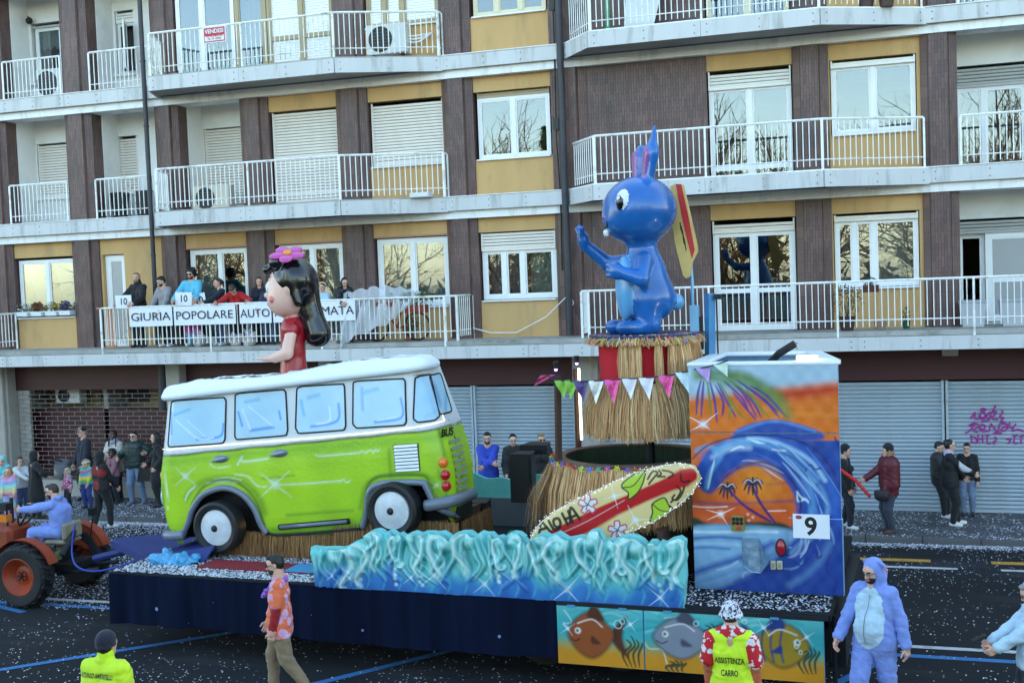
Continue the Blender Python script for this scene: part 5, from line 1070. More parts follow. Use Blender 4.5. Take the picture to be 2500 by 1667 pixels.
# roof ring with an opening
prof = [(1.455, .01), (1.45, -.05), (1.47, -.080), (1.51, -.090), (1.55, -.082), (1.62, -.035), (1.655, .005), (1.668, .05), (1.67, .13), (1.65, .165), (1.60, .175), (1.45, .18)]
N_ = 260; t_ = np.linspace(0, 1, N_, endpoint=False); vs_, cs_ = [], []
def ringpts(q, off, n):
    a, b, W = .23+off, 4.58-off, .40-off; rc = max(.30-off*.7, .05); L1, L2 = b-a-2*rc, 2*W-2*rc; arc = rc*math.pi/2; per = 2*(L1+L2)+4*arc; out = []
    for t in np.linspace(0, per, n, endpoint=False):
        segs = [(L1, 0), (arc, 1), (L2, 2), (arc, 3), (L1, 4), (arc, 5), (L2, 6), (arc, 7)]
        for L, k in segs:
            if t <= L: break
            t -= L
        c = [(b-rc, -W+rc), (b-rc, W-rc), (a+rc, W-rc), (a+rc, -W+rc)]
        if k == 0: out.append((a+rc+t, -W))
        elif k == 2: out.append((b, -W+rc+t))
        elif k == 4: out.append((b-rc-t, W))
        elif k == 6: out.append((a, W-rc-t))
        else: cx, cy = c[k//2]; ang = -math.pi/2+(k//2)*math.pi/2+t/rc; out.append((cx+rc*math.cos(ang), cy+rc*math.sin(ang)))
    return np.array(out)
rr_ = np.random.default_rng(8); wob = np.convolve(np.r_[rr_.normal(0, 1, N_)], np.ones(5)/5, 'same')
for j, (q, off) in enumerate(prof):
    R2 = ringpts(q, off, N_); k = 1 if j >= 8 else .25; jit = wob*(.022 if j >= 8 else .0015); dx = np.where(R2[:, 0] > 3.3, -np.clip((R2[:, 0]-3.3)/1.2, 0, 1)*.55, 0) if j >= 9 else 0
    qq = q+jit-.02*(R2[:, 0] < .8)*(j >= 4)+.03*np.sin(R2[:, 0]*2.2)*(j > 4); vs_.append(vwa(R2[:, 0]+dx, R2[:, 1], qq)); c = np.tile(lin((240, 248, 252)), (N_, 1))
    if j >= 9: c[:] = lin((120, 84, 46))*rr_.uniform(.5, 1.2, (N_, 1))
    cs_.append(c)
V_ = np.concatenate(vs_); F_ = [(j*N_+i, j*N_+(i+1) % N_, (j+1)*N_+(i+1) % N_, (j+1)*N_+i) for j in range(len(prof)-1) for i in range(N_)]
o = mk('roof', V_, np.array(F_), M_PAINT, vn, root_base(vn), True); set_paint(o, np.concatenate(cs_))
mb = MB(); mb.add([vw(.3, -.33, 1.40), vw(4.6, -.33, 1.40), vw(4.6, .33, 1.40), vw(.3, .33, 1.40)], [(0, 1, 2, 3)]); part('inner_floor', mb, mat('cardboard', (126, 92, 56), .9, var=.2), vn)
# windows
def drape(poly_px, name, strokes=(), corner=False, spoly=None):
    P = spoly or [vpq(*p) for p in poly_px]; P = [(p2s(p, q), q) for p, q in P] if spoly is None else P
    P = smooth_path([tuple(np.array(P[i])*(1-f)+np.array(P[(i+1) % len(P)])*f) for i in range(len(P)) for f in (.1, .5, .9)]+[tuple(np.array(P[0])*.9+np.array(P[1])*.1)], 3)
    lo, hi = P.min(0), P.max(0); w = Canvas(lo[0], hi[0], lo[1], hi[1], .0125, (172, 214, 236)); cx, cy = (lo+hi)/2
    w.blend(np.clip(1.1-np.minimum.reduce([w.X-lo[0], hi[0]-w.X, w.Y-lo[1], hi[1]-w.Y])/.09, 0, 1)*.5, (186, 214, 228)); w.glow(cx, cy, .4, (146, 200, 232), .5, 1)
    for l, wd, col in strokes: w.stroke([(lo[0]+(hi[0]-lo[0])*a, hi[1]-(hi[1]-lo[1])*b) for a, b in l], wd, col, .85, .9)
    w.noise(.03, 12, 1); ins = w.inside(P, (slice(None), slice(None))); keep = ins[:-1, :-1] & ins[1:, 1:] & ins[1:, :-1] & ins[:-1, 1:]
    p, ww_ = outline(w.Y, w.X, -.008); o = mk(name, vwa(p, ww_, w.Y).reshape(-1, 3), grid_faces(w.ny, w.nx, keep), M_PAINTG, vn, root_base(vn), True); set_paint(o, w.c.reshape(-1, 3))
    p, ww_ = outline(P[:, 1], P[:, 0], -.008); mb = MB(); mb.tube(vwa(p, ww_, P[:, 1]), .0125, 6); part('window_seal', mb, M_RUB, o, smooth=True)
BL = (30, 134, 222); LW = (222, 238, 246)
drape([(410, 984), (420, 979), (540, 971), (546, 979), (548, 1073), (542, 1082), (412, 1091), (408, 1084)], 'window', [([(.1, .25), (.07, .7)], .03, BL), ([(.48, .87), (.86, .85), (.93, .6)], .03, BL), ([(.17, .42), (.5, .85), (.75, .86)], .022, LW), ([(.35, .45), (.62, .82)], .014, LW), ([(.15, .3), (.4, .22)], .04, (116, 184, 224))])
drape([(568, 966), (577, 961), (686, 952), (692, 958), (701, 1050), (697, 1063), (578, 1073), (572, 1066)], 'window', [([(.1, .4), (.15, .7)], .03, BL), ([(.3, .82), (.72, .8)], .035, BL), ([(.18, .35), (.3, .8)], .02, LW), ([(.3, .3), (.72, .78)], .016, LW), ([(.85, .48), (.87, .65)], .03, BL), ([(.25, .2), (.5, .18)], .04, (116, 184, 224))])
drape([(719, 950), (730, 944), (832, 938), (836, 945), (843, 1040), (838, 1050), (728, 1058), (720, 1045)], 'window', [([(.15, .3), (.18, .6)], .04, (100, 180, 228)), ([(.3, .86), (.8, .8), (.86, .45)], .03, BL), ([(.4, .82), (.66, .78), (.68, .5)], .022, LW), ([(.3, .25), (.5, .22)], .05, (110, 186, 230))])
drape([(857, 935), (868, 931), (978, 925), (984, 931), (991, 1030), (985, 1038), (870, 1045), (860, 1035)], 'window', [([(.22, .15), (.2, .6)], .035, (90, 170, 226)), ([(.25, .25), (.5, .2)], .05, (110, 186, 230)), ([(.4, .88), (.88, .84), (.9, .45)], .03, BL), ([(.45, .85), (.8, .82)], .012, LW)])
drape([(1003, 926), (1010, 921), (1036, 918), (1040, 925), (1054, 1020), (1050, 1029), (1018, 1031), (1008, 1022)], 'corner_window', [([(.2, .1), (.3, .6)], .05, (166, 208, 224)), ([(.4, .9), (.9, .8)], .04, (150, 206, 224))])
drape(None, 'rear_window', [([(.2, .3), (.3, .7)], .1, (96, 160, 206)), ([(.6, .9), (.9, .5)], .08, (110, 170, 210))], spoly=[(4.86, .80), (5.28, .80), (5.16, 1.36), (4.76, 1.36)])
# trims
def side_tube(px, r, m, name, off=-.02, parent=vn):
    P = smooth_path([(lambda a: (p2s(*a), a[1]))(vpq(*p)) for p in px], 4) if len(px) > 2 else np.array([vpq(*p) for p in px]); p, w = outline(P[:, 1], P[:, 0], off); mb = MB(); mb.tube(vwa(p, w, P[:, 1]), r, 8); return part(name, mb, m, parent, smooth=True)
side_tube(archF, .048, M_GREYB, 'wheel_arch'); side_tube(archR, .048, M_GREYB, 'wheel_arch'); side_tube([(652, 1303), (700, 1306), (880, 1291)], .02, M_RUB, 'sill_trim', -.01); side_tube([(1088, 1264), (1112, 1272), (1128, 1270)], .035, M_GREYB, 'sill_trim')
side_tube([(680, 1287), (852, 1272)], .042, M_RUB, 'side_step', -.012); side_tube([(684, 1286), (848, 1272)], .030, M_GREYB, 'side_step_top', -.03)
side_tube([(378, 1100), (560, 1085), (800, 1066), (960, 1050), (1060, 1034), (1072, 1030), (1083, 1022), (1090, 1014)], .0045, M_LED, 'light_strip', -.012)
for x, y, a in ((540, 1120, 6), (684, 1106, 6)):    # door handles
    p, q = vpq(x, y); mb = MB(); mb.ball((0, 0, 0), (.135, .02, .06), 16, 8); m4 = Matrix.Translation(vw(p, -.465, q)) @ Matrix.Rotation(-VT, 4, 'Y'); mb.xf(m4); h = part('handle_recess', mb, M_GREYB, vn, smooth=True)
    mb = MB(); mb.tube([(-.12, -.03, -.012), (-.05, -.05, .0), (.07, -.045, .012), (.09, -.02, .012)], [.028, .024, .022, .014], 8); mb.ball((-.12, -.03, -.012), .032, 8, 6); mb.xf(m4); part('handle', mb, mat('grey_plastic', (150, 158, 166), .35), h, smooth=True)
# vent grille on the rear quarter
vq = [vpq(600+1212/3.357, 800+960/3.357), vpq(600+1415/3.357, 800+945/3.357), vpq(600+1435/3.357, 800+1170/3.357), vpq(600+1230/3.357, 800+1182/3.357)]
mb = MB(); A_ = [vw(p, -.476, q) for p, q in vq]; ctr = np.mean([v for v in vq], 0); mb.add(A_+[vw(p, -.45, q) for p, q in vq], [(0, 1, 2, 3), (4, 7, 6, 5)]+[(i, (i+1) % 4, 4+(i+1) % 4, 4+i) for i in range(4)]); gr_ = part('side_vent', mb, M_RUB, vn)
for k in range(8):
    t0, t1 = (k+.12)/8, (k+.82)/8; L0, L1 = np.array(vq[0])*(1-t0)+np.array(vq[3])*t0, np.array(vq[0])*(1-t1)+np.array(vq[3])*t1; R0, R1 = np.array(vq[1])*(1-t0)+np.array(vq[2])*t0, np.array(vq[1])*(1-t1)+np.array(vq[2])*t1
    e = np.array([.012, 0]); mb = MB(); mb.add([vw(*(lambda a: (a[0], -.480, a[1]))(c)) for c in (L0+e, R0-e, R1-e, L1+e)]+[vw(*(lambda a: (a[0], -.498, a[1]))(c)) for c in (L1+e, R1-e)], [(0, 1, 2, 3), (0, 1, 5, 4), (3, 2, 5, 4), (0, 4, 3), (1, 2, 5)]); part('slat', mb, M_WHP, gr_)
# tail: lamps, louvres, bumper, scribbled name
for x, y, c in ((1090, 1128, (236, 120, 30)), (1098, 1157, (190, 20, 36)), (1105, 1184, (190, 20, 36))):
    p, q = vpq(x, y, 1.35); s = P1(q)-RR+RR*.85; p, w = outline(np.array([q]), np.array([s]), 0.); mb = MB(); mb.ball((0, 0, 0), (.055, .075, .075), 16, 10); mb.xf(Matrix.Translation(vw(p[0], w[0], q)) @ Matrix.Rotation(R_(-40), 4, 'Z')); l = part('tail_lamp', mb, mat('lamp_%d' % c[0], c, .15, coat=.6), vn, smooth=True)
mb = MB(); q0 = .42
for k in range(9):
    q = q0-k*.095; p = P1(np.array(q))+.012; mb.add([vw(p, -.2, q), vw(p, .2, q), vw(p+.012, .2, q-.05), vw(p+.012, -.2, q-.05), vw(p-.03, -.2, q-.055), vw(p-.03, .2, q-.055)], [(0, 1, 2, 3), (3, 2, 5, 4)])
part('rear_louvres', mb, mat('grey_louvre', (132, 150, 120), .5), vn)
mb = text_mb('BUS', .16, Matrix.Translation(vw(4.82, -.20, .54)) @ Matrix.Rotation(R_(75), 4, 'Z') @ Matrix.Rotation(R_(96), 4, 'X'), .004, .004); part('lettering', mb, M_TEXT, vn)
sb = np.linspace(4.48, 5.5, 30); qb = np.full(30, -.42); p, w = outline(qb, sb, -.05); mb = MB(); mb.tube(vwa(p, w, qb+.02*np.sin(np.linspace(0, 3.1, 30))), .085, 10); part('bumper', mb, M_GREYB, vn, smooth=True)
sb = np.linspace(.42, -.4, 24); qb = np.full(24, -.60); p, w = outline(qb, sb, -.06); mb = MB(); mb.tube(vwa(p, w, qb), .075, 10); part('bumper', mb, M_GREYB, vn, smooth=True)
for sgn in (-1,): mb = MB(); mb.ball((0, 0, 0), (.05, .16, .16), 16, 10); mb.xf(Matrix.Translation(vw(-.05, -.22, -.02)) @ Matrix.Rotation(R_(20), 4, 'Z')); part('headlight', mb, mat('lamp_glass', (196, 214, 222), .1, coat=.6), vn, smooth=True)
mb = MB(); mb.ball(vw(.02, -.28, .30), (.05, .06, .09), 12, 8); part('indicator', mb, mat('lamp_orange', (226, 130, 50), .2, coat=.5), vn, smooth=True)
for (px, py) in ((545, 1282), (970, 1240)):
    p, q = vpq(px, py, 1.17); c = vw(p, -.67, q); wh = MB(); wh.lathe([(.27, .0), (.30, -.035), (.345, -.045), (.385, -.02), (.39, .04), (.385, .2), (.3, .24), (0, .24)], c, 'y', 40); w_ = part('wheel', wh, M_RUB, vn, auto=35)
    rm = MB(); rm.lathe([(0, -.052), (.06, -.05), (.16, -.035), (.235, -.012), (.262, -.008), (.272, .012)], c, 'y', 40); part('rim', rm, mat('rim_grey', (206, 212, 218), .35, var=.16, scale=7, coat=.3), w_, auto=50); hb = MB(); hb.lathe([(0, -.072), (.035, -.072), (.05, -.06), (.052, -.045)], c, 'y', 20); part('hub', hb, M_RUB, w_, auto=40)
    for k in range(3): wl = MB(); a0 = 1.0+k*2.1; wl.tube([(c[0]+.14*math.cos(a0+t)*1.0, c[1]-.046, c[2]+.14*math.sin(a0+t)) for t in np.linspace(0, 1.1, 8)], [.003, .008, .011, .012, .012, .011, .008, .003], 5); 
# straw fringe
def straw(paths, zt, zb, n, seed, spread=.06, tilt=.05, lay=.05, cols=None, w=.011, ragged=.18, taper=0.0):
    r = np.random.default_rng(seed); V = []; cs = []; C = cols or [(226, 180, 126), (206, 156, 104), (236, 200, 150), (176, 128, 82), (214, 166, 112)]; C = [lin(c) for c in C]
    P = np.array(paths, float); L = np.r_[0, np.cumsum(np.hypot(*np.diff(P, axis=0).T))]
    s = r.uniform(0, L[-1], n); x = np.interp(s, L, P[:, 0]); y = np.interp(s, L, P[:, 1]); i = np.clip(np.searchsorted(L, s)-1, 0, len(P)-2); d = P[i+1]-P[i]; d /= np.linalg.norm(d, axis=1, keepdims=True); nx, ny = d[:, 1], -d[:, 0]
    for k in range(n):
        o = r.uniform(0, lay); a = np.array([x[k]+nx[k]*o, y[k]+ny[k]*o, zt+r.normal(0, .012)]); ln = (zt-zb)*(1-ragged*r.random()); t = r.normal(0, tilt); f = spread*r.random()
        b = a+np.array([d[k][0]*t*ln+nx[k]*f, d[k][1]*t*ln+ny[k]*f, -ln]); m = (a+b)/2+np.array([d[k][0], d[k][1], 0])*r.normal(0, .012)+np.array([nx[k], ny[k], 0])*f*.3; ww_ = w*r.uniform(.5, 1.3); e = np.array([d[k][0], d[k][1], 0])*ww_/2
        V += [a-e, a+e, m-e, m+e, b-e*.6, b+e*.6]; c = C[r.integers(len(C))]*r.uniform(.75, 1.15); cs += [c]*6
    n6 = np.arange(n)*6; F = np.concatenate([np.stack([n6, n6+1, n6+3, n6+2], 1), np.stack([n6+2, n6+3, n6+5, n6+4], 1)]); return np.array(V), F, np.array(cs)
def straw_part(parent, name, *a, **k):
    V, F, c = straw(*a, **k); o = mk(name, V, F, M_STRAW, parent, root_base(parent)); set_paint(o, np.clip(c, .004, .9)); o['kind'] = 'stuff'; return o
sk = thing('straw_base', 'straw fringed plinth underneath the green van model', 'plinth', (3, 2, D0), frame=FW)
mb = MB(); mb.add([(1.12, 1.3, D0+.004), (4.75, 1.3, D0+.004), (4.75, 2.6, D0+.004), (1.12, 2.6, D0+.004), (1.2, 1.36, 1.42), (4.75, 1.36, 1.78), (4.75, 2.6, 1.78), (1.2, 2.6, 1.42)], [(0, 1, 5, 4), (1, 2, 6, 5), (2, 3, 7, 6), (3, 0, 4, 7), (4, 5, 6, 7)]); part('frame', mb, M_BRWN, sk)
ST2 = [(150, 108, 62), (128, 90, 50), (172, 128, 78), (112, 78, 44)]
straw_part(sk, 'straw_fringe', [(1.12, 2.6), (1.12, 1.29), (3.0, 1.29)], 1.5, D0+.004, 2600, 1, cols=ST2, spread=.05, ragged=.06); straw_part(sk, 'straw_fringe', [(3.0, 1.29), (4.95, 1.29), (4.95, 2.4)], 1.75, D0+.004, 2600, 2, cols=ST2, spread=.05, ragged=.06)
for u in (1.75, 3.15): mb = MB(); mb.ball((u, 1.45, 1.62), .04, 8, 6); part('lamp', mb, M_WARM, sk)
# ------------------------------------------------------------------ carved wave board along the front edge
wv = thing('wave_board', 'turquoise carved wave board with white curls along the trailer front', 'wave prop', (5.8, .05, D0), frame=FW)
def w6(l): return [(600+l[i]/3.357, 1200+l[i+1]/3.357) for i in range(0, len(l), 2)]
def w7(l): return [(1200+l[i]/3.357, 1200+l[i+1]/3.357) for i in range(0, len(l), 2)]
def uz(p, v=0.0): a = onV(p[0], p[1], v); return (a[0], a[2])
top_ = w6([535, 452, 620, 462, 700, 458, 780, 462, 850, 445, 885, 412, 940, 395, 1000, 372, 992, 345, 1030, 318, 1075, 308, 1110, 322, 1135, 345, 1160, 325, 1190, 316, 1222, 345, 1240, 352, 1262, 338, 1290, 358, 1312, 372, 1335, 342, 1378, 328, 1425, 345, 1460, 330, 1520, 330, 1560, 336, 1610, 328, 1665, 362, 1688, 388, 1710, 345, 1760, 328, 1830, 326, 1865, 350, 1888, 362, 1925, 328, 1965, 340, 2010, 338, 2045, 372, 2085, 362, 2110, 375, 2132, 400, 2145, 348, 2190, 330, 2240, 338, 2285, 372])+w7([262, 378, 300, 420, 335, 385, 380, 350, 440, 342, 475, 362, 500, 352, 545, 332, 590, 362, 625, 382, 680, 372, 730, 362, 785, 372, 805, 322, 850, 310, 885, 318, 905, 360, 925, 400, 975, 385, 1010, 398, 1050, 368, 1120, 355, 1190, 366, 1240, 395, 1282, 440, 1300, 402, 1345, 402, 1372, 428, 1388, 404, 1425, 418, 1480, 385, 1545, 370, 1592, 402, 1586, 470, 1600, 530, 1588, 580, 1596, 700, 1585, 800, 1578, 940])
outl = [uz(p) for p in top_]+[(8.36, 1.12), (3.37, 1.12)]
wc = Canvas(3.30, 8.46, 1.10, 2.12, .0085, (96, 194, 190))
for i in range(90):    # soft vertical washes
    r = random.Random(i); u = r.uniform(3.3, 8.4); wc.stroke([(u, 2.1), (u+r.uniform(-.12, .12), 1.75), (u+r.uniform(-.2, .2), 1.4)], r.uniform(.03, .08), r.choice([(50, 160, 164), (120, 212, 206), (40, 140, 152), (160, 228, 220)]), .5, 1)
hooks = []
def hook(cx, cy, sc=1.0, fl=1, seed=0, drop=1.0):
    r = random.Random(seed+int(cx)); T = [(0, 12), (26, 8), (34, -22), (8, -50), (-48, -52), (-100, -12), (-116, 50), (-92, 120), (-46, 190), (-20, 240), (-40, 290*drop)]
    P = [uz((cx+fl*x*sc/3.357+r.uniform(-3, 3), cy+y*sc*(1 if y < 60 else 1/max(sc, .6))/3.357)) for x, y in T]; hooks.append((P, sc)); return P
spots_ = [(600+1375/3.357, 1200+372/3.357, .7, -1), (600+1620/3.357, 1200+415/3.357, 1.0, 1), (600+1832/3.357, 1200+385/3.357, .95, 1), (600+2192/3.357, 1200+402/3.357, .6, -1), (600+1030/3.357, 1200+352/3.357, .6, -1), (600+1250/3.357, 1200+385/3.357, .55, 1), (600+2085/3.357, 1200+400/3.357, .5, 1), (1200+400/3.357, 1200+385/3.357, .75, 1), (1200+565/3.357, 1200+440/3.357, 1.0, 1), (1200+800/3.357, 1200+405/3.357, .85, 1), (1200+860/3.357, 1200+360/3.357, .5, -1), (1200+1180/3.357, 1200+440/3.357, 1.1, 1), (1200+990/3.357, 1200+440/3.357, .6, -1), (1200+1480/3.357, 1200+440/3.357, .8, -1), (1200+1345/3.357, 1200+440/3.357, .6, 1), (600+760/3.357, 1200+520/3.357, 1.1, -1), (600+900/3.357, 1200+480/3.357, .9, -1)]
for i, (x, y, sc, fl) in enumerate(spots_):
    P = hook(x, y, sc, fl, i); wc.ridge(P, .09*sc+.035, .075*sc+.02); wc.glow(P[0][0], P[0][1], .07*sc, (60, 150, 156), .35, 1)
for i in range(70):
    r = random.Random(100+i); u = 3.42+4.9*i/70+r.uniform(-.05, .05); z0 = r.uniform(1.78, 2.0) if u > 4.1 else r.uniform(1.5, 1.65); P = [(u, z0), (u+r.uniform(-.07, .07), z0-.2), (u+r.uniform(-.13, .13), z0-.36), (u+r.uniform(-.22, .22), z0-.56)]; wc.ridge(P, r.uniform(.05, .10), r.uniform(.04, .08))
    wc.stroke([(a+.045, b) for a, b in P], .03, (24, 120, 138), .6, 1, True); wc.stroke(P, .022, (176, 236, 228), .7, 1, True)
for x, y in [(600+1285/3.357, 1200+585/3.357), (600+2112/3.357, 1200+605/3.357), (1200+1092/3.357, 1200+640/3.357), (1200+1440/3.357, 1200+632/3.357)]:
    u, z = uz((x, y)); sp = [(u+(.075-.011*k)*math.cos(k*.8+2.4), z+(.07-.010*k)*math.sin(k*.8+2.4)) for k in range(7)]; wc.ridge(sp, .036, .10); wc.stroke(sp, .03, (196, 236, 232), .8, .9)
bl = 1.36+.06*np.sin(wc.X*7.3)+.05*np.sin(wc.X*3.1+1)+.04*np.sin(wc.X*17)
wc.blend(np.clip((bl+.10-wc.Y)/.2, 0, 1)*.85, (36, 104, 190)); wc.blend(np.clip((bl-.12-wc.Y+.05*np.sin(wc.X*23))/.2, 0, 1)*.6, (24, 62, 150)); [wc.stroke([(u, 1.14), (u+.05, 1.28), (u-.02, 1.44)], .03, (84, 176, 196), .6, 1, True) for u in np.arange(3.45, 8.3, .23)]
for P, sc in hooks:
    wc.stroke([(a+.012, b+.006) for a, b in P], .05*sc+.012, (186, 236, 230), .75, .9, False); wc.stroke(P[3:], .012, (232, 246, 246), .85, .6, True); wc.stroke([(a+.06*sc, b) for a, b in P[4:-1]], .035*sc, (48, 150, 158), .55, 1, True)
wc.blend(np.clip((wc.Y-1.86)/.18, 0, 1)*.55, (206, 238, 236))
for px, py, r in [(600+720/3.357, 1200+680/3.357, .13), (600+873/3.357, 1200+693/3.357, .15), (600+1358/3.357, 1200+700/3.357, .15), (600+1550/3.357, 1200+680/3.357, .25), (600+1962/3.357, 1200+752/3.357, .2), (1200+625/3.357, 1200+795/3.357, .24), (1200+1385/3.357, 1200+862/3.357, .2)]: wc.star(*uz((px, py)), r, (48, 140, 218, 312), (214, 232, 246), .16)
for l in w6([880, 550, 890, 585, 905, 610, 970, 610, 975, 640, 950, 710, 1232, 675, 1232, 705, 1238, 755, 1420, 685, 1450, 682, 1432, 735, 1455, 760, 1975, 665, 2075, 680, 2070, 705, 2080, 735, 2190, 650, 2198, 685])+w7([60, 690, 65, 730, 175, 655, 185, 690, 1380, 757, 1395, 810, 1475, 750, 1475, 780]): wc.glow(*uz(l), .035, (206, 236, 238), .9, .8)
wc.noise(.03, 14, 3)
op = np.array(outl); ins = wc.inside(op, (slice(None), slice(None))); keep = ins[:-1, :-1] & ins[1:, 1:] & ins[1:, :-1] & ins[:-1, 1:]
hsm = wc.h.copy()
for _ in range(3): hsm = (hsm+np.roll(hsm, 1, 0)+np.roll(hsm, -1, 0)+np.roll(hsm, 1, 1)+np.roll(hsm, -1, 1))/5
hsm += .02*np.sin(wc.X*5)*np.clip((wc.Y-1.15)/.5, 0, 1)
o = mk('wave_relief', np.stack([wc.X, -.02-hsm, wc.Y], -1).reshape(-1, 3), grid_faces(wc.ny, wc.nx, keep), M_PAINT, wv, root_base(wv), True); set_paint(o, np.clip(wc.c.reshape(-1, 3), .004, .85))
mb = MB(); n = len(outl); mb.prism(outl, -.012, .12, 'y'); part('backing', mb, mat('teal_edge', (120, 204, 202), .5, var=.12, scale=5), wv)
# far-side wave cut-out with grey cloth
fw_ = thing('far_wave_board', 'flat turquoise wave cut-out above grey cloth on the far trailer edge', 'wave prop', (5, 3.95, D0), frame=FW)
pt = [(3.2, 1.15)]+[(u, 1.93+.04*math.sin(u*5)+.03*math.sin(u*11+1)) for u in np.linspace(3.2, 8.3, 70)]+[(8.3, 1.15)]
mb = MB(); mb.prism([(a, max(b, 1.6)) for a, b in pt], 3.94, 3.99, 'y'); part('wave_cutout', mb, mat('turquoise_paint', (112, 200, 190), .5, var=.14, scale=3), fw_)
mb = MB(); mb.box(3.2, 8.3, 3.90, 3.96, D0+.002, 1.6); part('cloth', mb, mat('grey_felt', (100, 106, 112), .95, var=.1), fw_)

# ------------------------------------------------------------------ painted tower box
TV = .75
tw = thing('painted_tower', 'tall painted box with surf wave and sunset mural, open top', 'tower', (9.23, 1.7, D0), frame=FW)
U0, U1, ZT = 8.33, 10.12, 3.94
mb = MB(); mb.box(U0, U0+.05, TV+.05, 2.72, D0+.003, ZT); mb.prism([(U1-.05, TV+.05), (U1, TV+.05), (U1-.36, 2.72), (U1-.42, 2.72)], D0+.003, ZT-.002); mb.box(U0+.051, U1-.43, 2.67, 2.719, D0+.003, ZT-.003); mb.box(U0+.051, U1-.42, TV+.05, 2.66, 3.45, 3.5)
part('shell', mb, mat('pale_blue_side', (150, 184, 204), .5, var=.15, scale=2, dirt=((60, 110, 170), .5, 1.2)), tw)
mb = MB(); mb.bbox(U0-.02, U1+.02, TV-.005, TV+.20, ZT, ZT+.05, .015); mb.bbox(U0-.02, U1-.34, 2.5, 2.74, ZT, ZT+.05, .015); mb.bbox(U0-.02, U0+.2, TV+.201, 2.499, ZT, ZT+.05, .015); mb.prism([(U1-.2, TV+.201), (U1+.02, TV+.201), (U1-.32, 2.499), (U1-.54, 2.499)], ZT, ZT+.05); part('rim', mb, M_WHP, tw)
mb = MB(); mb.box(8.5, 9.6, 1.65, 1.75, ZT-.06, ZT-.01); mb.tube([(9.2, 1.6, ZT-.05), (9.35, 1.5, ZT+.1), (9.55, 1.45, ZT+.22)], .05, 8); part('lift_arm', mb, M_STEEL, tw)
mb = MB(); mb.box(9.62, 9.86, .97, 1.05, ZT+.055, ZT+.10); part('work_lamp', mb, mat('lamp_lit', (255, 240, 214), .4, emit=7.0), tw)
mc = Canvas(U0, U1, D0, ZT, .0075, (24, 74, 158))
def mz(l, ox=1200, oy=1200): return [uz((ox+l[i]/3.357, oy+l[i+1]/3.357), TV) for i in range(0, len(l), 2)]
P4 = lambda *l: mz(l, 1800, 800); P3 = lambda *l: mz(l, 1200, 800); P7 = lambda *l: mz(l, 1200, 1200); P8 = lambda *l: mz(l, 1800, 1200)
def at(x, y): return uz((x, y), TV)
# sky and sunset above
sk_ = at(1860, 960)[1]
OR, OR2, RD = (222, 112, 30), (228, 140, 44), (196, 46, 26)
mc.poly([at(1670, 880), at(2070, 880), at(2070, 1075), at(1670, 1075)], OR, .01, curve=False)
mc.blend(np.clip((mc.Y-(sk_-.02+.10*(mc.X-9.2)))/.12, 0, 1)*np.clip((mc.Y-3.2)/.05, 0, 1), (168, 196, 212))
mc.blend(np.clip(1-np.abs(mc.Y-(sk_-.06+.12*(mc.X-9.2)))/.11, 0, 1)*np.clip((mc.X-8.9)/.4, 0, 1)*.9, RD)
mc.stroke([at(1870, 1020), at(1950, 1010), at(2050, 1015)], .05, OR2, .5, 1)
for l in [P3(1690, 350, 1900, 380, 2100, 420, 2250, 520, 2350, 600), P3(1680, 400, 1850, 420, 2000, 480), P4(0, 380, 140, 430, 280, 510, 380, 600, 420, 720), P4(-80, 400, 60, 450, 200, 540, 330, 660)]: mc.stroke(l, .10, (92, 130, 62), .75, 1)
for i, l in enumerate([P3(1720, 420, 1690, 560, 1680, 720), P3(1740, 430, 1730, 560, 1720, 730), P3(1790, 440, 1830, 600, 1850, 780), P3(1830, 460, 1900, 600, 1890, 730), P3(1850, 440, 1930, 600, 2010, 740), P3(1900, 430, 2050, 570, 2110, 690), P3(1960, 430, 2080, 560, 2180, 740), P3(2000, 420, 2200, 560, 2350, 690), P4(0, 470, 120, 590, 200, 740), P4(40, 460, 220, 590, 350, 740), P4(100, 470, 250, 560, 400, 730), P4(-40, 520, 60, 640, 160, 760)]): mc.stroke(l, .024, (74, 46, 140), .9, .7, True)
for l in [P3(1770, 430, 1790, 600, 1800, 720), P3(1870, 450, 1960, 620, 1940, 760), P3(1930, 420, 2130, 560, 2240, 720), P4(60, 480, 150, 600, 270, 740), P4(140, 470, 300, 580, 420, 740), P4(-60, 560, 0, 680, 70, 750)]: mc.stroke(l, .024, (96, 134, 54), .85, .8, True)
mc.star(*at(1717, 1035), .24, (38, 152, 208, 322))
mc.poly([at(1790, 1056), at(1830, 1035), at(1890, 1024), at(1950, 1035), at(2006, 1056), at(1990, 1075), at(1800, 1075)], (40, 76, 160), .02); mc.stroke([at(1800, 1053), at(1890, 1028), at(1990, 1052)], .03, (96, 152, 214), .7, 1)
# lower wave
seam = at(1860, 1056)[1]
mc.poly([at(1670, 1057), at(1790, 1057), at(1740, 1090), at(1700, 1140), at(1670, 1180)], (214, 104, 30), .02)
for l, w, c, a in [(P4(-260, 1060, -60, 960, 150, 920, 420, 960, 640, 1100, 780, 1300, 800, 1500), .10, (46, 100, 188), .9), (P4(-180, 1000, 20, 930, 250, 960, 480, 1080, 640, 1250), .07, (128, 188, 222), .75), (P4(90, 905, 240, 920, 420, 980, 600, 1090, 720, 1250), .045, (176, 216, 234), .8), (P4(-200, 1060, -60, 990, 100, 980), .06, (190, 222, 236), .6), (P4(300, 1010, 450, 1060, 560, 1150), .03, (28, 60, 140), .7), (P4(640, 1000, 760, 1120, 830, 1300), .06, (24, 54, 136), .8), (P4(560, 1250, 620, 1400, 600, 1550), .07, (110, 172, 220), .6), (P4(680, 1300, 740, 1450, 720, 1600), .05, (140, 192, 226), .5), (P4(420, 1170, 520, 1300, 540, 1450, 480, 1620), .08, (30, 72, 164), .8)]: mc.stroke(l, w, c, a, 1)
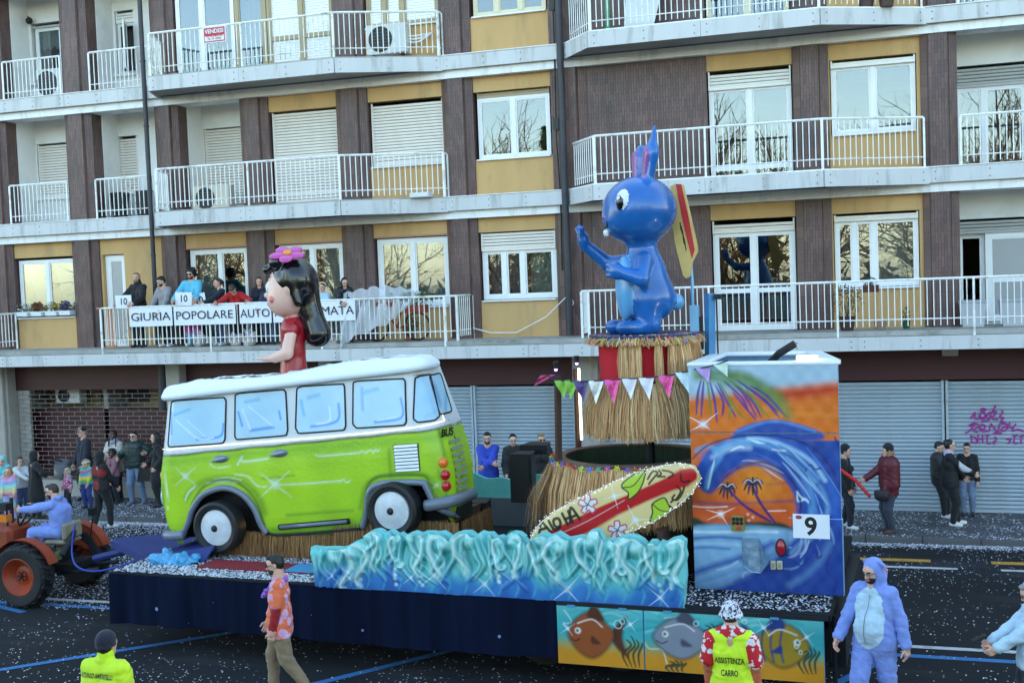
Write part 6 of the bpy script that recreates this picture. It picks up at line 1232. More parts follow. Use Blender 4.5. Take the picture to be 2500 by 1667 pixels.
for l in [P4(670, 1070, 740, 1110, 700, 1100, 760, 1180), P4(560, 1170, 600, 1120, 640, 1160, 690, 1150, 760, 1200), P4(440, 1140, 470, 1200, 480, 1160, 520, 1230), P4(880, 1080, 800, 900)]: mc.stroke(l, .018, (24, 52, 128), .85, .7)
for l in [P4(95, 905, 160, 935, 240, 945), P4(280, 995, 350, 1005, 410, 1005), P4(-60, 1010, 20, 975, 60, 985), P4(490, 1350, 500, 1420, 560, 1400, 585, 1440)]: mc.stroke(l, .022, (214, 234, 242), .9, .8, True)
# barrel: sunset seen through the wave
mc.poly([at(1672, 1150), at(1700, 1180), at(1722, 1202), at(1748, 1190), at(1775, 1155), at(1812, 1139), at(1858, 1138), at(1905, 1158), at(1935, 1200), at(1942, 1245), at(1930, 1285), at(1900, 1292), at(1672, 1290)], (222, 108, 24), .025)
mc.poly([at(1672, 1225), at(1760, 1222), at(1930, 1235), at(1938, 1262), at(1926, 1288), at(1672, 1286)], (200, 60, 30), .08, .55); mc.stroke([at(1690, 1222), at(1760, 1230), at(1860, 1226), at(1935, 1222)], .035, (92, 44, 110), .6, 1); mc.stroke([at(1830, 1172), at(1880, 1182), at(1930, 1176)], .025, (120, 60, 100), .5, 1)
mc.stroke([at(1690, 1235), at(1730, 1238), at(1775, 1236)], .014, (240, 226, 214), .8, .9); mc.stroke([at(1875, 1247), at(1918, 1246)], .014, (240, 226, 214), .8, .9)
mc.poly([at(1672, 1262), at(1700, 1264), at(1730, 1276), at(1790, 1278), at(1830, 1274), at(1900, 1275), at(1930, 1285), at(1930, 1296), at(1672, 1296)], (36, 52, 36), .02)
mc.stroke([at(1690, 1150), at(1715, 1182), at(1735, 1200), at(1756, 1178), at(1790, 1150), at(1840, 1132), at(1900, 1150), at(1940, 1195)], .045, (28, 62, 146), .85, .9)
mc.stroke([at(1700, 1100), at(1730, 1090), at(1760, 1110), at(1735, 1150), at(1725, 1190)], .05, (96, 164, 212), .8, 1); mc.stroke([at(1745, 1120), at(1735, 1160), at(1728, 1195)], .022, (206, 230, 242), .8, .8, True)
for i in range(34):
    r = random.Random(300+i); R = r.uniform(108, 190); a0 = r.uniform(-80, 75); da = r.uniform(18, 60); cx, cy = 1845+r.uniform(-12, 25), 1242+r.uniform(-14, 22)
    A = [a0+da*k/5 for k in range(6)]; pts = [at(cx+R*(1.12-.05*k)*math.cos(R_(a)), cy-R*(.86+.05*k)*math.sin(R_(a))) for k, a in enumerate(A)]
    if all(p[1] < 3.12 and p[0] > 8.34 for p in pts): mc.stroke(pts, r.uniform(.008, .03), r.choice([(24, 56, 146), (20, 44, 120), (84, 146, 210), (160, 206, 232), (206, 230, 242), (52, 108, 190)]), r.uniform(.45, .85), .9, True)
mc.stroke([at(1800, 1142), at(1858, 1128), at(1912, 1150), at(1948, 1200), at(1954, 1250), at(1940, 1300)], .022, (14, 34, 96), .9, .8); mc.stroke([at(1690, 1120), at(1730, 1086), at(1800, 1066), at(1900, 1064), at(1990, 1096), at(2040, 1160)], .02, (14, 34, 96), .7, .8)
mc.glow(*at(1850, 1178), .34, (240, 160, 44), .6, 1)
# palms
for pts in ([at(1782, 1198), at(1820, 1236), at(1880, 1272)], [at(1838, 1190), at(1858, 1230), at(1892, 1276)]): mc.stroke(pts, .022, (60, 34, 104), .95, .4)
for cx, cy, k in ((1776, 1195, .9), (1838, 1184, 1.0)):
    for j, (dx, dy) in enumerate([(-26, -4), (-22, 14), (-12, 24), (0, 26), (12, 22), (22, 12), (26, -4), (-16, -14), (14, -14), (0, -18)]):
        mc.stroke([at(cx, cy), at(cx+dx*k*.6, cy+dy*k*.4-9), at(cx+dx*k, cy+dy*k)], .020, (58, 34, 110) if j < 7 and j % 2 == 0 else (26, 44, 36), .95, .5, True)
    for dx in (-20, 18): mc.stroke([at(cx, cy-6), at(cx+dx*.6, cy-14), at(cx+dx*1.2, cy-4)], .008, (232, 234, 240), .9, .6, True)
mc.star(*at(1760, 1254), .2, (25, 165, 205, 300), (244, 244, 240)); [mc.glow(*at(x, y), .03, (240, 226, 214), .9) for x, y in ((1826, 1255), (1838, 1262), (1828, 1270))]
# sea below
mc.poly([at(1672, 1292), at(1930, 1292), at(1925, 1330), at(1880, 1372), at(1800, 1420), at(1672, 1440)], (132, 176, 206), .03)
for l, w, c, a in [(P7(1600, 325, 1800, 330, 2100, 325, 2340, 330), .03, (214, 230, 236), .8), (P7(1620, 385, 1850, 370, 2050, 385), .035, (36, 82, 160), .8), (P7(1610, 470, 1750, 455, 1950, 468), .03, (40, 90, 168), .7), (P7(1600, 430, 1800, 420, 2100, 440), .03, (176, 208, 226), .6), (P7(1610, 680, 1850, 600, 2100, 520, 2300, 420), .07, (30, 70, 156), .85), (P7(1620, 770, 1900, 680, 2150, 600, 2330, 500), .05, (98, 152, 204), .6), (P7(1640, 760, 1850, 730, 2000, 660), .04, (150, 192, 220), .5), (P7(2000, 740, 2150, 680, 2340, 640), .05, (28, 60, 150), .7), (P7(2060, 700, 2080, 660, 2200, 640), .02, (206, 224, 236), .6), (P7(1850, 640, 1950, 610, 2020, 570), .025, (196, 216, 230), .6)]: mc.stroke(l, w, c, a, 1)
for l, w, c, a in [(P8(440, 500, 520, 420, 600, 380), .05, (150, 196, 226), .6), (P8(430, 760, 560, 680, 680, 560, 760, 420), .07, (126, 178, 218), .6), (P8(470, 560, 540, 600, 640, 480, 660, 540, 690, 520), .02, (22, 44, 112), .9), (P8(520, 530, 560, 480, 590, 400), .014, (226, 236, 244), .9), (P8(760, 520, 730, 640, 810, 720, 790, 840), .03, (22, 48, 126), .8), (P8(640, 760, 720, 700, 800, 700), .03, (28, 56, 140), .7), (P8(490, 0, 520, 40, 580, 80), .02, (214, 232, 242), .8)]: mc.stroke(l, w, c, a, .9)
mc.poly([at(1672, 1420), at(1760, 1405), at(1850, 1370), at(1920, 1320), at(2070, 1300), at(2070, 1470), at(1672, 1470)], (16, 44, 120), .12, .45); mc.noise(.07, 7, 9)
for nm, z0, z1, uu0, uu1, v in (('mural_panel', 3.135, ZT, U0, U1, TV-.012), ('mural_panel', D0+.012, 3.129, U0, U1, TV), ('mural_panel', D0+.03, 2.10, 9.50, U1+.012, TV-.03)):
    jz = (mc.Y[:, 0] >= z0) & (mc.Y[:, 0] <= z1); ju = (mc.X[0] >= uu0-1e-6) & (mc.X[0] <= uu1+1e-6); keep = (jz[:-1] & jz[1:])[:, None] & (ju[:-1] & ju[1:])[None]
    painted_sheet(mc, lambda x, y, v=v: np.stack([x, np.full_like(x, v)+.003*np.sin(x*31)*np.sin(y*23), y], 1), nm, tw, M_PAINT, keep)
    mb = MB(); mb.box(uu0, uu1, v+.006, TV+.049-(.001 if v < TV else 0), z0, z1); part('panel_board', mb, mat('board_edge_blue', (130, 170, 200), .5), tw)
# number sheet
ns = thing('number_sheet', 'white paper sheet with a bold black 9 on the tower', 'sign', (9.8, TV-.03, 1.9), frame=FW)
a, b = at(1936, 1252), at(2027, 1314); mb = MB(); mb.box(a[0], b[0], TV-.036, TV-.0335, b[1], a[1]); part('sheet', mb, M_PAPER, ns)
mb = text_mb('9', .30, place((a[0]+b[0])/2-.005, TV-.0365, (a[1]+b[1])/2-.01), .0006, .008); part('lettering', mb, M_TEXT, ns)
mb = MB(); mb.disc((a[0]+.07, TV-.0368, a[1]-.04), .04, 'y', 14, 1, .6); mb.disc((a[0]+.07, TV-.0372, a[1]-.035), .018, 'y', 10); part('emblem', mb, mat('emblem_rose', (150, 70, 90), .7), ns)
def boxthing(nm, label, cat, px0, py0, px1, py1, v, d, m, extra=None):
    a, b = uz((px0, py0), v), uz((px1, py1), v); t = thing(nm, label, cat, ((a[0]+b[0])/2, v, b[1]), frame=FW); mb = MB(); mb.bbox(a[0], b[0], v-d, v-.001, b[1], a[1], min(.008, d*.3)); part('case', mb, m, t); return t, a, b
t, a, b = boxthing('control_box', 'small socket panel with dark outlets on the sunset mural', 'control box', 1786, 1256, 1819, 1294, TV, .06, mat('box_olive', (140, 128, 60), .6))
for i in range(3):
    for j in range(2): u = a[0]+(b[0]-a[0])*(.2+.3*i); z = a[1]-(a[1]-b[1])*(.2+.26*j); mb = MB(); mb.lathe([(0, -.075), (.022, -.072), (.024, -.058)], (u, TV, z), 'y', 12); part('socket', mb, M_BLK, t)
mb = MB(); mb.lathe([(0, -.085), (.026, -.08), (.03, -.058)], (b[0]-.07, TV, b[1]+.045), 'y', 14); part('red_button', mb, mat('button_red', (190, 60, 60), .4), t)
for i, (x0, x1) in enumerate(((1882, 1895), (1897, 1911))): t, a, b = boxthing('light_switch', ('left' if i == 0 else 'right')+' one of two cream wall switches beside the red lamp', 'switch', x0, 1367, x1, 1388, TV, .05, mat('cream_plastic', (196, 190, 160), .5), ); mb = MB(); mb.box(a[0]+.014, b[0]-.014, TV-.056, TV-.048, b[1]+.02, a[1]-.02); part('rocker', mb, mat('grey_rocker', (150, 148, 130), .4), t)
c = uz((1907, 1335), TV); t = thing('warning_lamp', 'red oval lamp in dark ring on the mural', 'lamp', (c[0], TV, c[1]), frame=FW); mb = MB(); mb.lathe([(.062, -.004), (.066, -.03), (.054, -.034)], (0, 0, 0), 'y', 24); mb.xf(Matrix.Translation((c[0], TV, c[1])) @ Matrix.Diagonal((1, 1, 1.72, 1))); part('ring', mb, M_STEEL, t); mb = MB(); mb.ball((c[0], TV-.02, c[1]), (.055, .05, .098), 18, 12); part('lens', mb, mat('lamp_red_lens', (168, 22, 36), .12, coat=.7), t, smooth=True)
fl = P7(2050, 378, 2190, 378, 2210, 660, 2130, 650, 2060, 600); t = thing('torn_flap', 'silvery blue torn film flap hanging open on the mural', 'film', (fl[0][0], TV, fl[0][1]), frame=FW)
mb = MB(); mb.add([(p[0], TV-.012-.03*(i in (2, 3)), p[1]) for i, p in enumerate(fl)]+[(p[0], TV-.008-.03*(i in (2, 3)), p[1]) for i, p in enumerate(fl)], [(0, 1, 2, 3, 4), (9, 8, 7, 6, 5)]); q = P7(2195, 382, 2275, 570, 2212, 658); mb.add([(q[0][0], TV-.01, q[0][1]), (q[1][0], TV-.10, q[1][1]), (q[2][0], TV-.04, q[2][1]), (q[0][0], TV-.005, q[0][1]), (q[1][0], TV-.095, q[1][1]), (q[2][0], TV-.035, q[2][1])], [(0, 1, 2), (5, 4, 3)]); part('film', mb, mat('silver_film', (150, 184, 214), .22, metal=.5, var=.3, scale=9, bump=.4, bscale=8), t)

# ------------------------------------------------------------------ tiki bar
BC = np.array([7.28, 1.95]); BR = 1.02; ZR = 2.66
bar = thing('tiki_bar', 'round bar counter with straw skirt and brown rim on the trailer', 'bar counter', (BC[0], BC[1], D0), frame=FW)
mb = MB(); mb.lathe([(BR-.08, 0), (BR-.07, ZR-D0-.1), (BR-.02, ZR-D0-.02)], (BC[0], BC[1], D0+.003), 'z', 48); part('wall', mb, M_BRWN, bar, auto=40)
mb = MB(); mb.lathe([(BR-.1, -.12), (BR-.1, 0), (BR+.04, .0), (BR+.05, -.05), (BR-.02, -.1)], (BC[0], BC[1], ZR), 'z', 56); part('rim', mb, mat('counter_rim', (96, 72, 58), .6, var=.2, scale=5), bar, auto=40)
mb = MB(); mb.lathe([(BR-.11, 0), (BR-.11, -.9)], (BC[0], BC[1], ZR-.02), 'z', 48); mb.disc((BC[0], BC[1], ZR-.75), BR-.12, 'z', 40); part('inner_lining', mb, mat('green_lining', (44, 62, 42), .8, var=.3, scale=2), bar)
th = np.linspace(0, 2*math.pi, 60); straw_part(bar, 'straw_skirt', [(BC[0]-(BR+.03)*math.cos(t), BC[1]-(BR+.03)*math.sin(t)) for t in th[:47]], ZR-.05, 1.80, 5200, 21, spread=.16, tilt=.05, lay=.06, ragged=.22)
straw_part(bar, 'straw_skirt', [(BC[0]-(BR+.05)*math.cos(t), BC[1]-(BR+.05)*math.sin(t)) for t in np.linspace(-.35, .55, 12)], ZR-.1, 1.55, 500, 22, spread=.4, tilt=.12, lay=.1, ragged=.3)
def post(px0, py0, px1, py1, v, r, m, label): 
    a, b = onV(px0, py0, v), onV(px1, py1, v); t = thing('post', label, 'post', (b[0], v, b[2]-.4), frame=FW); q = MB(); q.tube([(b[0], v, b[2]-.6), (a[0], v, a[2])], r, 4); part('shaft', q, m, t); return t, a
post(1361, 918, 1362, 1112, 1.38, .05, M_BRWN, 'square brown wooden post on the left rim of the bar'); _, pa = post(1406, 900, 1412, 1075, 2.5, .045, M_BRWN, 'brown wooden post with a glowing tube on the far rim')
a, b = onV(1413, 899, 2.42), onV(1420, 1073, 2.42); t = thing('light_tube', 'thin glowing white light tube standing on the bar', 'lamp', (b[0], 2.42, b[2]), frame=FW); q = MB(); q.tube([b, a], .018, 8); part('tube', q, M_LEDW, t)
for i, (x, y, v) in enumerate(((1357, 902, 1.38), (1408, 887, 2.5))): p = onV(x, y, v); t = thing('spot_lamp', ('small violet spot lamp above the brown left post', 'small violet spot lamp above the glowing tube')[i], 'lamp', p, frame=FW); q = MB(); q.ball(p, .022, 10, 8); part('bulb', q, M_VIO, t); q = MB(); q.lathe([(.03, -.0), (.04, .10), (.0, .10)], (p[0], p[1], p[2]+.01), 'z', 12); part('hood', q, M_BLK, t)
# garlands
FLC = [(212, 206, 60), (146, 120, 206), (222, 96, 40), (196, 40, 60), (170, 214, 70), (96, 138, 214), (106, 200, 180), (200, 120, 190)]
fmesh = {}
def garland(nm, label, pts, size=.038, seed=1, cols=FLC):
    t = thing('flower_garland', label, 'garland', pts[0], 'flower garlands on the bar', frame=FW); q = MB(); q.tube([(p[0], p[1], p[2]+.0) for p in pts], .006, 5); part('string', q, M_BLK, t); r = random.Random(seed)
    for i, p in enumerate(pts):
        c = cols[i % len(cols)]; key = (c, size)
        if key not in fmesh:
            q = MB()
            for k in range(5): a = k*1.2566; q.add([(0, 0, 0), (size*math.cos(a-.5)*.8, -.012, size*math.sin(a-.5)*.8), (size*math.cos(a)*1.15, -.02, size*math.sin(a)*1.15), (size*math.cos(a+.5)*.8, -.012, size*math.sin(a+.5)*.8)], [(0, 1, 2, 3)])
            q.ball((0, -.012, 0), .013, 6, 4); o = mk('flower', q.v, q.f, mat('petal_%d_%d' % (c[0], c[2]), c, .6, var=.15, scale=20), t); fmesh[key] = o
        else: o = dup(fmesh[key], parent=t)
        o.location = Vector(p)-Vector(root_base(t)); o.rotation_euler = (r.uniform(-.5, .5), r.uniform(0, 6), r.uniform(-.6, .6))
g1 = [(BC[0]-(BR+.09)*math.cos(t), BC[1]-(BR+.09)*math.sin(t), ZR-.035+.02*math.sin(t*9)) for t in np.linspace(-.2, 2.9, 28)]
garland('g', 'colourful flower garland along the rim of the bar counter', g1)
# raised drum with the statue
DC = np.array([7.50, 2.0]); DR = .66
dr = thing('statue_drum', 'red cloth drum with straw fringe carrying the blue statue', 'pedestal', (DC[0], DC[1], 3.7), frame=FW)
mb = MB(); mb.lathe([(DR-.03, -.0), (DR-.02, .55), (0, .56)], (DC[0], DC[1], 3.70), 'z', 48); part('drum', mb, M_REDC, dr, auto=40)
mb = MB(); mb.lathe([(0, 0), (DR+.1, 0), (DR+.1, .035), (0, .036)], (DC[0], DC[1], 4.275), 'z', 48); part('disc', mb, mat('navy_disc', (30, 40, 92), .5), dr, auto=40)
mb = MB(); mb.tube([(DC[0], DC[1]+.1, D0+.01), (DC[0], DC[1]+.1, 3.75)], .07, 10); mb.box(DC[0]-.6, DC[0]+.6, DC[1]-.04, DC[1]+.04, 3.58, 3.69); part('column', mb, M_STEEL, dr)
arc = lambda a, b, n, R: [(DC[0]-R*math.cos(t), DC[1]-R*math.sin(t)) for t in np.linspace(a, b, n)]
straw_part(dr, 'straw_fringe', arc(1.32, 1.72, 8, DR+.02), 4.27, 3.62, 640, 31, spread=.05, tilt=.02); straw_part(dr, 'straw_fringe', arc(1.98, 2.10, 4, DR+.02), 4.27, 3.64, 180, 37, spread=.04, tilt=.02); straw_part(dr, 'straw_fringe', arc(2.24, 3.5, 20, DR+.02), 4.27, 3.64, 1600, 32, spread=.07, tilt=.03); straw_part(dr, 'straw_fringe', arc(.2, .34, 4, DR+.02), 4.27, 3.62, 60, 33, spread=.06)
straw_part(dr, 'straw_band', arc(-.4, 3.5, 30, DR+.0), 4.30, 4.18, 1500, 34, spread=.12, tilt=.8, lay=.08)
straw_part(dr, 'lower_straw_fringe', arc(-.2, 3.3, 30, DR+.0), 3.66, 2.92, 3600, 35, spread=.20, tilt=.07, lay=.08, ragged=.2); straw_part(dr, 'lower_straw_fringe', arc(3.3, 6.1, 20, DR+.0), 3.66, 2.95, 1200, 36, spread=.12, tilt=.07, lay=.08)
garland('g', 'pale flower garland round the top of the red drum', [(DC[0]-(DR+.11)*math.cos(t), DC[1]-(DR+.11)*math.sin(t), 4.24+.02*math.sin(t*7)) for t in np.linspace(.3, 2.9, 16)], seed=2); garland('g', 'short flower garland under the red drum', [(DC[0]-(DR+.05)*math.cos(t), DC[1]-(DR+.05)*math.sin(t), 3.68) for t in np.linspace(.35, 1.0, 7)], seed=3)
# statue: a plain blue rabbit
rb = thing('rabbit_statue', 'glossy blue rabbit statue waving on top of the red drum', 'statue', (DC[0], DC[1], 4.32), frame=FW)
B_, LB_, PK_, BK_, WH_ = range(5); rmats = [mat('statue_blue', (28, 102, 178), .26, var=.34, scale=2.4, coat=.5, bump=.06, bscale=9), mat('statue_light_blue', (98, 168, 218), .28, var=.12, scale=3, coat=.5), mat('statue_mauve', (150, 92, 160), .3, var=.15, scale=3, coat=.5), mat('statue_black', (18, 18, 24), .2, coat=.6), mat('statue_white', (226, 230, 232), .25, coat=.5)]
fd = nrm(np.array([-.86, -.5, 0])); rd = np.array([fd[1], -fd[0], 0]); rd = -rd  # rd: towards the viewer's right-front side
def RB(x, f, z): p = np.array([7.50, 2.0, 0])+rd*x+fd*f; return (p[0], p[1], z)
RM = np.array([rd, fd, [0, 0, 1]]).T
pr = [ell(RB(0, -.02, 4.98), (.34, .33, .50), B_, .12, RM), ell(RB(0, -.08, 4.78), (.38, .36, .32), B_, .12, RM), ell(RB(0, .02, 5.98), (.56, .50, .46), B_, .05, RM), ell(RB(0, .20, 5.82), (.34, .30, .22), B_, .1, RM), cap(RB(0, 0, 5.3), RB(0, 0, 5.6), .2, .2, B_, .1)]
for e in (-1, 1): pr += [cap(RB(e*.2, .02, 4.75), RB(e*.22, .0, 4.45), .18, .15, B_, .08), cap(RB(e*.22, -.05, 4.41), RB(e*.26, .34, 4.40), .10, .095, B_, .05), ell(RB(e*.27, .36, 4.41), (.13, .12, .085), B_, .05, RM)]
pr += [ell(RB(0, .255, 4.93), (.25, .12, .44), LB_, .03, RM)]
sgn = 1 if rd[1] < 0 else -1     # near side
pr += [cap(RB(-sgn*.30, .05, 5.30), RB(-sgn*.52, .34, 5.28), .115, .10, B_, .05), cap(RB(-sgn*.52, .34, 5.28), RB(-sgn*.55, .62, 5.52), .10, .085, B_, .05), ell(RB(-sgn*.55, .68, 5.62), (.11, .08, .13), B_, .04, RM)]
for k in (-1, 0, 1): pr += [cap(RB(-sgn*.55+.06*k, .70, 5.68), RB(-sgn*.55+.12*k, .73, 5.80-.02*abs(k)), .042, .036, B_, .03)]
pr += [cap(RB(sgn*.30, .06, 5.30), RB(sgn*.46, .16, 5.05), .115, .10, B_, .05), cap(RB(sgn*.46, .16, 5.05), RB(sgn*.36, .40, 5.14), .10, .085, B_, .05), ell(RB(sgn*.33, .46, 5.17), (.10, .08, .12), B_, .04, RM)]
for k in (-1, 0, 1): pr += [cap(RB(sgn*.32, .52, 5.17+.06*k), RB(sgn*.24, .56, 5.18+.07*k), .036, .03, B_, .03)]
pr += [ell(RB(0, -.45, 4.72), (.12, .12, .12), LB_, .03)]
for e in (-1, 1):
    top_z = 7.10 if e == sgn else 6.88
    pr += [cap(RB(e*.20, -.05, 6.32), RB(e*.25, -.10, 6.72), .13, .165, B_, .06, (fd, .5)), cap(RB(e*.25, -.10, 6.72), RB(e*.22, -.16, top_z-.03), .165, .03, B_, .05, (fd, .5))]
    pr += [cap(RB(e*.205, .005, 6.42), RB(e*.25, -.015, 6.70), .07, .11, PK_, .0, (fd, .35)), cap(RB(e*.25, -.015, 6.70), RB(e*.22, -.125, top_z-.16), .11, .015, PK_, .0, (fd, .35))]
pr += [cap(RB(-.10, .50, 5.80), RB(-.02, .525, 5.74), .012, .012, BK_, 0), cap(RB(.10, .50, 5.80), RB(.02, .525, 5.74), .012, .012, BK_, 0), ell(RB(0, .52, 5.90), (.045, .035, .032), PK_, 0, RM), cap(RB(-.035, .50, 5.70), RB(-.035, .495, 5.66), .03, .028, WH_, 0), cap(RB(.035, .50, 5.70), RB(.035, .495, 5.66), .03, .028, WH_, 0)]
for e in (-1, 1): pr += [ell(RB(e*.33, .33, 6.08), (.12, .10, .16), WH_, .0, RM), ell(RB(e*.365, .375, 6.07), (.075, .07, .10), BK_, .0, RM), ell(RB(e*.39, .42, 6.12), (.022, .022, .026), WH_, 0)]
o = sdf_obj('body', pr, .016, rmats, rb)
mb = MB(); mb.ball((7.95, 1.0, 0), .001, 4, 3)
# small surfboard held on a blue pole behind the statue
sbd = thing('small_surfboard', 'small yellow surfboard with red stripe on a blue pole', 'surfboard', onV(1675, 680, 2.3), frame=FW)
pxs = [(1637, 455), (1650, 449), (1668, 452), (1684, 520), (1702, 600), (1703, 615), (1690, 640), (1685, 675), (1675, 680), (1668, 672), (1650, 600), (1637, 520)]
pp_ = [uz(p, 2.3) for p in pxs]; mb = MB(); mb.prism(pp_, 2.28, 2.36, 'y'); part('board', mb, mat('board_yellow', (216, 184, 106), .35, var=.12, scale=4, coat=.3), sbd)
st_ = [uz(p, 2.3) for p in [(1651, 450), (1664, 450), (1680, 520), (1697, 610), (1690, 632), (1672, 560), (1660, 500)]]; mb = MB(); mb.prism(st_, 2.272, 2.279, 'y'); part('red_stripe', mb, mat('stripe_red', (200, 32, 36), .4), sbd)
mb = MB()
for x, y in ((1661, 553), (1664, 562), (1667, 572), (1668, 585), (1671, 592), (1673, 602)): a, b = uz((x, y-10), 2.3), uz((x+3, y+10), 2.3); mb.tube([(a[0], 2.277, a[1]), (b[0], 2.277, b[1])], .007, 4)
part('lettering', mb, M_TEXT, sbd)
def pole(nm, label, pts, r, m, v, n=4, sub=None):
    P = [onV(x, y, v) for x, y in pts]; t = thing(nm, label, 'pole', (P[-1][0], v, P[-1][2]), frame=FW); q = MB(); q.tube(P, r, n); part('shaft', q, m, t); return t, P
LBP = mat('pale_blue_paint', (130, 182, 210), .45, var=.1, scale=3); t, P = pole('board_pole', 'pale blue sleeve and pole carrying the small surfboard', [(1686, 640), (1690, 690), (1692, 800)], .022, LBP, 2.35); q = MB(); a, b = onV(1695, 745, 2.3), onV(1697, 866, 2.3); q.box(a[0]-.06, a[0]+.06, 2.26, 2.34, b[2], a[2]); part('sleeve', q, LBP, t)
t, P = pole('lift_mast', 'tall blue steel mast with rust stain beside the tower', [(1733, 716), (1734, 905)], .075, mat('blue_steel', (70, 140, 190), .5, var=.25, scale=3, dirt=((170, 100, 50), .9, 2.0)), 2.35); q = MB(); a = onV(1745, 720, 2.35); q.box(a[0], a[0]+.09, 2.28, 2.4, a[2]-.06, a[2]+.01); part('bracket', q, M_STEEL, t); q = MB(); q.tube([(a[0]+.03, 2.3, a[2]-.05), (a[0]+.03, 2.3, a[2]-.9)], .012, 5); part('chain', q, M_STEEL, t); q = MB(); a = onV(1712, 790, 2.4); q.box(a[0]-.03, a[0]+.03, 2.3, 2.4, a[2]-.35, a[2]+.1); part('runner', q, M_STEEL, t)

# ------------------------------------------------------------------ big surfboard with writing
SV = .55; a_, b_ = np.array(uz((1296, 1338), SV)), np.array(uz((1708, 1150), SV)); bl_ = b_-a_; BLn = np.linalg.norm(bl_); e1 = bl_/BLn; e2 = np.array([-e1[1], e1[0]])
sb_ = thing('surfboard', 'large cream surfboard with red stripe and ALOHA, leaning at an angle', 'surfboard', (a_[0], SV, D0), frame=FW)
sc = Canvas(0, BLn, -.34, .34, .007, (226, 200, 138))
def sl_(x, y): p = np.array(uz((x, y), SV))-a_; return (p@e1, p@e2)
def S3(*l): return [sl_(1200+l[i]/3.357, 800+l[i+1]/3.357) for i in range(0, len(l), 2)]
def S7(*l): return [sl_(1200+l[i]/3.357, 1200+l[i+1]/3.357) for i in range(0, len(l), 2)]
hw = lambda t: .325*(np.clip(1-np.abs(2*t-1.02)**(3.4), 0, 1))**.5*np.where(t > .6, 1-.25*((t-.6)/.4)**2, 1)
sc.noise(.06, 5, 4)
sc.poly(S7(400, 380, 700, 230, 1000, 100, 1300, 0)+S3(1420, 1240, 1560, 1150, 1670, 1150, 1690, 1230, 1620, 1290)+S7(1500, -20, 1300, 60, 1050, 180, 850, 300, 650, 400), (190, 26, 34), .02, curve=False)
sc.stroke(S7(520, 350, 900, 170, 1250, 20)+S3(1600, 1210, 1640, 1200), .088, (190, 26, 34), 1, .25); sc.stroke(S7(560, 340, 800, 230, 1100, 60), .010, (228, 190, 190), .7, .8)
KK = (28, 26, 26)
for l in [S7(405, 340, 415, 250, 430, 245, 500, 320), S7(415, 300, 470, 285), S7(480, 230, 530, 300, 575, 280), S7(525, 215, 560, 210, 580, 250, 560, 280, 530, 265, 520, 230, 530, 215), S7(590, 170, 640, 260), S7(640, 150, 680, 240), S7(615, 215, 665, 195), S7(660, 245, 655, 140, 675, 130, 740, 220), S7(665, 200, 710, 180)]: sc.stroke(l, .022, KK, .95, .3)
for cx, cy, fl_ in ((802, 95, 0), (1045, 305, 0)):
    pt = []
    for k in range(5):
        for da, rr in ((-.5, 48), (-.25, 76), (0, 78), (.25, 76), (.5, 48)): A = k*1.2566+da-.4; pt.append(sl_(1200+(cx+rr*math.cos(A))/3.357, 1200+(cy+rr*math.sin(A))/3.357))
    sc.poly(pt, (232, 222, 214), .012); sc.stroke(pt+[pt[0]], .013, (190, 50, 120), .9, .5)
    for l in (S7(cx-30, cy-20, cx, cy, cx+35, cy+20), S7(cx+20, cy-40, cx, cy, cx-15, cy+40), S7(cx-40, cy+20, cx, cy)): sc.stroke(l, .010, (70, 40, 120), .9, .6)
for l in (S3(1080, 1300, 1090, 1260, 1170, 1200, 1265, 1165, 1260, 1230, 1235, 1300, 1200, 1350, 1135, 1395, 1130, 1340), S7(1330, 90, 1420, 40, 1455, 90, 1475, 160, 1400, 210, 1310, 240, 1330, 160)): sc.poly(l, (176, 206, 60), .012); sc.stroke(l+[l[0]], .012, KK, .9, .4); sc.stroke([l[0], tuple(np.mean(l, 0)), l[3]], .010, KK, .85, .5)
for l in (S3(1290, 1230, 1330, 1170, 1370, 1180, 1340, 1220, 1300, 1270), S3(1380, 1160, 1400, 1190, 1370, 1210, 1430, 1210), S3(1410, 1160, 1470, 1170, 1500, 1195, 1460, 1220), S3(1560, 1190, 1570, 1250, 1635, 1245), S3(1530, 1290, 1560, 1330, 1520, 1400), S3(1590, 1290, 1570, 1350, 1530, 1400, 1490, 1390, 1510, 1360), S3(1470, 1450, 1510, 1480, 1540, 1430), S3(1480, 1420, 1500, 1400)): sc.stroke(l, .016, KK, .92, .45)
sc.star(*S3(1018, 1370)[0], .16, (170, 350, 260, 80)); sc.star(*S7(1188, 222)[0], .2, (90, 270, 200, 340))
T_, W_ = sc.X/BLn, sc.Y; ins = np.abs(W_) < hw(T_)+.004; keep = ins[:-1, :-1] & ins[1:, 1:] & ins[1:, :-1] & ins[:-1, 1:]
def bpt(x, y, dv): q = a_[None]+np.outer(x, e1)+np.outer(y, e2); return np.stack([q[:, 0], SV+dv+.25*(q[:, 1]-1.6)*0, q[:, 1]], 1)
bul = .035*np.sqrt(np.clip(1-(np.abs(W_)/np.maximum(hw(T_), .02))**2, 0, 1)); o = painted_sheet(sc, lambda x, y: bpt(x, y, -.04-bul.ravel()), 'board', sb_, M_PAINTG, keep)
tt = np.linspace(.008, .992, 60); up_ = bpt(tt*BLn, hw(tt), -.03); dn_ = bpt(tt*BLn, -hw(tt), -.03)[::-1]; rim_ = np.concatenate([up_, dn_])
mb = MB(); mb.prism([(p[0], p[2]) for p in rim_], SV-.045, SV+.03, 'y'); part('core', mb, mat('board_cream', (220, 196, 136), .4), sb_)
mb = MB(); mb.box(7.9, 7.98, SV+.04, SV+.5, D0+.004, 1.9); part('prop_stand', mb, M_BRWN, sb_)
